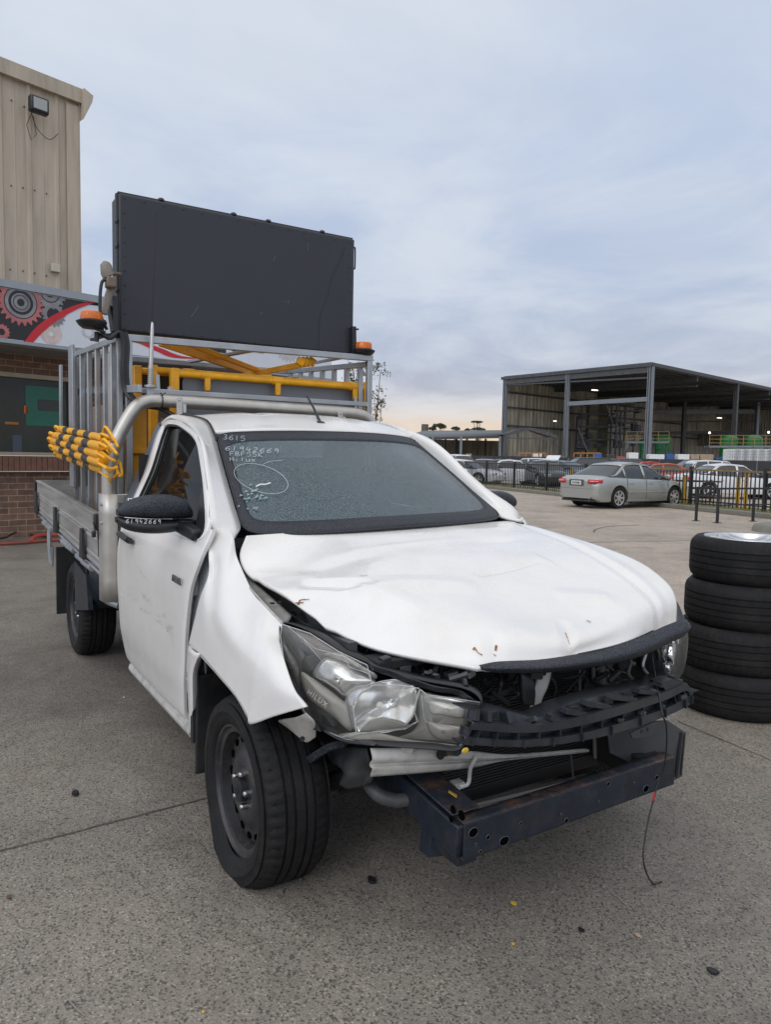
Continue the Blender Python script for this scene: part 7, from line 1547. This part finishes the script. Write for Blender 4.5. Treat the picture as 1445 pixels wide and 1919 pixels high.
# process gear in the middle: frames, ducts, ladders
random.seed(21)
pg = thing('process_tower', 'tangle of dark steel platforms and ducts inside the shed, left of its near column', 'plant', tuple(G(1110, 125)))
for (px, dep, y0_, y1_, w_) in ((1085, 120, 752, 850, .25), (1104, 122, 748, 852, 1.9), (1122, 124, 745, 852, 2.1), (1140, 122, 755, 852, .25), (1150, 118, 752, 852, .3), (1158, 118, 770, 852, .25), (1165, 126, 760, 852, .25), (1183, 125, 762, 850, .25), (1076, 126, 780, 850, .25)):
    p = G(px, dep); k = MB(); z1_ = A_at(px, y0_, dep); k.bar(p, V((p.x, p.y, z1_)), w_, w_*.8, up=tuple(RH)); k.build('duct' if w_ > 1 else 'upright', mat('stained_duct', (.12, .11, .06), .6, var=.5, vs=.8) if w_ > 1 else STEELD, pg, smooth=False)
for (px0, px1, py, dep) in ((1080, 1145, 776, 121), (1080, 1145, 800, 121), (1080, 1145, 824, 121), (1146, 1186, 770, 119), (1146, 1186, 792, 119), (1076, 1100, 838, 120), (1090, 1180, 758, 123), (1146, 1186, 812, 119)):
    k = MB(); a = AW(px0, py, dep); b = AW(px1, py, dep); k.bar(a, b, 1.2, .28); k.bar(a+V((0, 0, 1.1))-FH*.6, b+V((0, 0, 1.1))-FH*.6, .07, .07); k.bar(a+V((0, 0, .6))-FH*.6, b+V((0, 0, .6))-FH*.6, .06, .06)
    n_ = 7
    for j in range(n_): q = a.lerp(b, j/(n_-1))-FH*.6; k.bar(q, q+V((0, 0, 1.1)), .06, .06, up=tuple(RH))
    k.build('platform', mat_pl if 'mat_pl' in globals() else STEELD, pg, smooth=False)
for (a, b) in (((1148, 850), (1158, 800)), ((1158, 850), (1148, 812)), ((1148, 810), (1158, 772)), ((1100, 850), (1078, 800)), ((1170, 850), (1186, 812)), ((1130, 758), (1146, 800))):
    k = MB(); k.bar(AW(a[0], a[1], 119), AW(b[0], b[1], 119), .14, .14); k.build('brace', STEEL, pg, smooth=False)
for i in range(16):
    px = random.uniform(1078, 1190); py = random.uniform(765, 840); k = MB(); q = AW(px, py, 120.5); k.box(q, (random.uniform(.4, 1.4), random.uniform(.4, 1.2), random.uniform(.3, 1.3))); k.build('machine_box', random.choice([STEELD, DGREY, mat('pale_drum', (.25, .25, .22), .6) if i == 3 else STEELD]), pg)
# green tanks with railed decks
def tank(px, py0, py1, dep, wpx, label):
    t = thing('storage_tank', label, 'tank', tuple(G(px, dep))); r = wpx/2/FPX*dep; z0, z1 = A_at(px, py1, dep), A_at(px, py0, dep); o = G(px, dep)
    k = MB(); k.lathe([(.01, z0-2), (r, z0-2), (r, z1), (r*.8, z1+.25), (.01, z1+.5)], o, (0, 0, 1), 24); k.build('shell', TGREEN, t)
    k = MB()
    for z_ in (z0+(z1-z0)*.15, z0+(z1-z0)*.6): k.lathe([(r+.01, z_), (r+.08, z_+.05), (r+.01, z_+.1)], o, (0, 0, 1), 24)
    for j in range(8): a_ = j*.785; k.cyl(o+V((r*1.01*math.cos(a_), r*1.01*math.sin(a_), z0)), o+V((r*1.01*math.cos(a_), r*1.01*math.sin(a_), z1)), .07, seg=6)
    k.build('band', TGREEN, t); return t
tank(1237, 819, 848, 112, 30, 'green round tank behind the yellow railed deck by the near shed column')
tank(1205, 826, 850, 113, 20, 'green round tank partly behind the near shed column base')
tank(1361, 821, 840, 105, 31, 'green round tank at the right, left of the white caged containers column')
tank(1406, 821, 840, 105, 32, 'green round tank farthest right, touching the shed column')
YR = mat('yellow_rail', (.27, .18, .05), .5, var=.2)
def deck(px0, px1, py, dep, label, hh=1.5):
    a, b = AW(px0, py, dep), AW(px1, py, dep); t = thing('railed_deck', label, 'platform', tuple(V((a.x, a.y, 0))))
    k = MB(); k.bar(a, b, 1.6, .25); k.build('deck', STEEL, t, smooth=False); k = MB(); n_ = max(4, int((b-a).length/1.3))
    for s_ in (-.8,):
        for j in range(n_+1): q = a.lerp(b, j/n_)+FH*s_; k.bar(q, q+V((0, 0, hh)), .08, .08, up=tuple(RH))
        for z_ in (.5, 1.0, hh): k.bar(a+FH*s_+V((0, 0, z_)), b+FH*s_+V((0, 0, z_)), .07, .07)
    k.build('railing', YR, t, smooth=False); k = MB()
    for f in (0, .35, .7, 1): q = a.lerp(b, f); k.bar(V((q.x, q.y, 0)), q, .22, .22, up=tuple(RH))
    k.build('leg', STEELD, t, smooth=False)
deck(1166, 1245, 829, 106, 'yellow railed deck beside the near shed column, level with the green tank')
deck(1320, 1445, 837, 100, 'yellow railed deck in front of the two right hand green tanks')
# lamps
for px, py, dep, la in ((1107, 731, 112, 'lit ceiling lamp under the shed roof, upper middle'), (1035, 789, 116, 'lit lamp on the left inner wall of the shed'), (1341, 783, 140, 'lit strip lamp on the rear shed wall at the right')):
    p = AW(px, py, dep); k = MB(); k.box(p, (.3, 1.1 if px != 1035 else .4, .12)); tag(k.build('shed_lamp', LAMP), la, 'lamp', 'lit lamps in the shed')
for px, py in ((1324, 811), (1373, 816), (1434, 810)):
    p = AW(px, py, 130); k = MB(); k.blob(p, .2, 8, 6); tag(k.build('shed_lamp', LAMP), {1324: 'small round lit lamp left of the right hand green tanks', 1373: 'small round lit lamp between the right hand green tanks', 1434: 'small round lit lamp farthest right in the shed'}[px], 'lamp', 'lit lamps in the shed')
# stacks of goods between panel fence and shed
random.seed(5)
def ibc(px, dep, py0, py1, label):
    h = A_at(px, py0, dep); b = 0; p = G(px, dep); t = thing('caged_container', label, 'container', tuple(p), YAW, 'white caged containers'); wd_ = 1.25
    k = MB(); k.box((0, 0, h/2), (wd_, wd_, h-.1)); k.build('bottle', IBCM, t, local=True, bevel=.08)
    k = MB()
    for j in range(6):
        y = -wd_/2+wd_*j/5; k.bar((-wd_/2-.04, y, .0), (-wd_/2-.04, y, h), .035, .035, up=(0, 1, 0))
    n_ = int(h/.28)
    for j in range(n_+1): k.bar((-wd_/2-.04, -wd_/2, h*j/n_), (-wd_/2-.04, wd_/2, h*j/n_), .03, .03)
    k.build('cage', GALV, t, local=True, smooth=False)
for i in range(7):
    px = 1366+i*15.0-0; ibc(px, 82, 841+0*i, 0, ['caged container stack at the left end of the white row, right side', 'second white caged container stack from the left end', 'third white caged container stack in the row', 'fourth white caged container stack, stained grey', 'fifth white caged container stack in the row', 'sixth white caged container stack by the picture edge', 'white caged container stack cut by the picture edge'][i])
goods = [(1182, 846, 18, IBCM, 'white carton stack just left of the near shed column'), (1225, 850, 30, IBCM, 'pale crate row right of the near shed column base'), (1250, 850, 14, BLUEP, 'blue crate low behind the panel fence by the column'), (1275, 851, 22, IBCM, 'white sack stack under the first green tank'), (1296, 850, 16, CARD, 'brown carton stack right of the first green tank'), (1318, 851, 26, CARD, 'wide brown carton stack before the dark opening'), (1340, 853, 10, BLUEP, 'blue drum pair left of the caged containers'), (1350, 853, 8, BLUEP, 'narrow blue drum touching the caged containers'),
         (1118, 849, 10, BLUEP, 'blue crate under the process tower'), (1140, 850, 16, CBLK, 'black crate under the process tower'), (1158, 855, 16, CRED, 'red crate low under the process tower'), (1045, 852, 24, CARD, 'tan goods heap by the orange rail left in the shed'), (1004, 846, 16, IBCM, 'white tipped tank by the orange rail'), (876, 847, 10, CARD, 'small tan box in the low canopy shed')]
for px, py, wpx, m_, la in goods:
    dep = 84 if px > 1060 else 92; p = G(px, dep); h = A_at(px, py, dep); w_ = wpx/FPX*dep; k = MB(); n_ = max(1, int(w_/1.1)); R3 = Matrix.Rotation(YAW, 3, 'Z')
    for j in range(n_):
        q = p+RH*((j+.5)/n_-.5)*w_; hh_ = h*random.uniform(.86, 1.0); k.box(q+V((0, 0, hh_/2)), (1.1, w_/n_*.94, hh_), R3)
    tag(k.build('goods_stack', m_, bevel=.04), la, 'goods')
# long shelf of pale pallets right on top of the fence line
pal = MB(); random.seed(9)
tP = thing('pallet_row', 'long row of pale pallets and bags showing just above the black panel fence', 'pallets', tuple(G(1100, 72)))
for i in range(70):
    px = 820+i*9.6; dep = 74; p = G(px, dep); h = A_at(px, 857+(px-820)*.012, dep)*random.uniform(.95, 1.03); k = MB(); k.box(p+V((0, 0, h/2)), (.9, 9.2/FPX*dep, h), Matrix.Rotation(YAW, 3, 'Z')); k.build('pallet_stack', random.choice([IBCM, IBCM, FASC, CARD, SIGNG, WHITED]), tP, bevel=.03)
# orange rails
for (x0, x1, la) in ((970, 1020, 'orange guard rail in front of the shed left wall'), (1073, 1122, 'orange guard rail in front of the process tower')):
    a, b = AW(x0, 849, 90), AW(x1, 849, 90); t = thing('guard_rail', la, 'guard rail', tuple(V((a.x, a.y, 0)))); k = MB(); k.bar(a, b, .12, .14); k.bar(a-V((0, 0, .6)), b-V((0, 0, .6)), .12, .12); k.build('rail', ORR, t); k = MB()
    for f in (0, .25, .5, .75, 1): q = a.lerp(b, f); k.bar(V((q.x, q.y, 0)), q, .12, .12, up=tuple(RH))
    k.build('post', ORR, t)
# gable canopy inside the left part
cg = thing('gable_canopy', 'small dark gabled canopy against the inner left wall of the shed', 'canopy', tuple(G(985, 104)))
k = MB(); P_ = [AW(942, 815, 104), AW(988, 804, 104), AW(1040, 819, 104)]
k.bar(P_[0], P_[1], .5, .35); k.bar(P_[1], P_[2], .5, .35); k.bar(P_[0]+V((0, 0, -.4)), AW(1036, 823, 104), .2, .15); k.build('truss', STEELD, cg)
k = MB(); k.patch([[P_[0]+V((0, 0, .2)), P_[1]+V((0, 0, .2)), P_[2]+V((0, 0, .2))], [p+FH*6+V((0, 0, .2)) for p in P_]], 9, 3); k.build('roof', SHEDR, cg, solid=.1)
k = MB(); 
for p in (P_[0], P_[2]): k.bar(V((p.x, p.y, 0)), p, .3, .3, up=tuple(RH))
k.build('post', STEELD, cg)
# ------------------------------------------------------------------ low canopy shed at left
ls = thing('low_shed', 'low dark open fronted shed left of the tall shed, flat pale roof edge', 'building', tuple(G(860, 110)))
k = MB(); a, b = AW(745, 820, 104), AW(940, 816, 108); c_, d2 = AW(938, 806, 135), AW(790, 807, 135)
k.add([a, b, c_, d2], [(0, 1, 2, 3)]); k.build('roof', mat('low_roof', (.10, .11, .12), .5, var=.15, vs=.5), ls, solid=.2)
k = MB(); k.bar(a+V((0, 0, -.2)), b+V((0, 0, -.2)), .2, .35); k.build('fascia', STEELD, ls)
k = MB(); p, q = G(700, 128), G(1045, 130); k.bar(p+V((0, 0, 2.2)), q+V((0, 0, 2.2)), .2, 4.6); k.build('wall', SHED, ls)
for px in (808, 861, 934):
    p = G(px, 105); k = MB(); k.bar(p, V((p.x, p.y, A_at(px, 818, 105))), .5, .3, up=tuple(RH)); k.build('post', STEEL, ls)
for px in (832, 853, 907):
    p = G(px, 127); k = MB(); k.bar(p, V((p.x, p.y, A_at(px, 822, 127))), .35, .3, up=tuple(RH)); k.build('post', STEELD, ls)
# chimney and pole on the skyline
p = G(793, 190); k = MB(); k.cyl(p, V((p.x, p.y, A_at(793, 795, 190))), 1.0, .9, seg=14); tag(k.build('chimney', mat('stack_grey', (.10, .09, .08), .7)), 'short dark chimney on the skyline left of the trees', 'chimney')
# ------------------------------------------------------------------ trees
def tree(name, label, base, h, crown, m=FOLI, n=900, leaf=.3, trunk=.15, group=None, lean=V((0, 0, 0))):
    t = thing(name, label, 'tree', tuple(base), 0, group); k = MB(); top_ = base+V((0, 0, h))+lean
    k.tube(crs([base, base.lerp(top_, .35)+V((random.uniform(-.1, .1)*h*.2, 0, 0)), base.lerp(top_, .75)], 10), [trunk*(1-.07*i) for i in range(10)], 7)
    for (cx_, cy_, cz_, r, f) in crown:
        c = base+RH*cx_+FH*cy_+V((0, 0, cz_)); s_ = base.lerp(top_, .3+.3*random.random()); k.tube(crs([s_, s_.lerp(c, .5)+V((0, 0, -.05*h*random.random())), c], 7), [trunk*(.5-.05*i) for i in range(7)], 5)
    k.build('trunk', BARK, t); k = MB(); tot = sum(r**2 for *_, r, f in crown)
    for (cx_, cy_, cz_, r, f) in crown:
        c = base+RH*cx_+FH*cy_+V((0, 0, cz_)); nn = int(n*r*r/tot); subs = [c+V((random.gauss(0, .45)*r, random.gauss(0, .45)*r, random.gauss(0, .45)*r*f)) for _ in range(9)]
        for i in range(nn):
            q = random.choice(subs)+V((random.gauss(0, .2)*r, random.gauss(0, .2)*r, random.gauss(0, .17)*r*f)); l = leaf*random.uniform(.5, 1.2); a = V((random.gauss(0, 1), random.gauss(0, 1), random.gauss(0, 1))).normalized(); b = a.cross(V((random.gauss(0, 1), random.gauss(0, 1), random.gauss(0, 1)))).normalized()
            k.add([q-a*l*.5, q+b*l*.22, q+a*l*.5, q-b*l*.22], [(0, 1, 2, 3)])
    k.build('crown', m, t, smooth=False); return t
random.seed(3)
d = 210
def skytree(px, py, wpx, hpx, la, umb=False, dd=210):
    b = G(px, dd); zc = A_at(px, py, dd); w_ = wpx/FPX*dd; h_ = hpx/FPX*dd
    cr_ = [(w_*x, 0, zc+h_*zz_, w_*r, f) for x, zz_, r, f in ((-.3, 0, .22, h_/w_*1.1), (0, .15, .26, h_/w_*1.2), (.3, 0, .22, h_/w_*1.1), (.12, -.3, .22, h_/w_))]
    tree('skyline_tree', la, b, zc, cr_, n=2600, leaf=.55, trunk=.35, group='trees on the skyline')
skytree(821, 798, 26, 10, 'broad dark tree on the skyline right of the chimney'); skytree(850, 803, 14, 7, 'small round skyline tree between the broad tree and the umbrella tree'); skytree(872, 806, 10, 5, 'tiny skyline tree left of the umbrella tree')
skytree(890, 790.5, 20, 3.5, 'flat topped umbrella tree standing highest on the skyline'); skytree(893, 804, 26, 6, 'low dark bushy tree under the umbrella tree'); skytree(806, 803, 14, 6, 'low dark tree directly beside the chimney')
# the thin gum seen between rack and board
b = G(700, 17.5); gz = lambda px, py: A_at(px, py, 17.5); gx_ = lambda px: (px-700)/FPX*17.5
tree('gum_tree', 'thin leafy gum tree showing right of the message board rack', b, gz(690, 700), [(gx_(650), 0, gz(650, 696), .30, .8), (gx_(684), 0, gz(684, 690), .34, .8), (gx_(708), .2, gz(708, 692), .22, .7), (gx_(705), 0, gz(705, 745), .26, 1.0), (gx_(712), 0, gz(712, 752), .20, .9), (gx_(668), 0, gz(668, 712), .26, .8), (gx_(690), 0, gz(690, 780), .3, .9)], n=900, leaf=.075, trunk=.035)
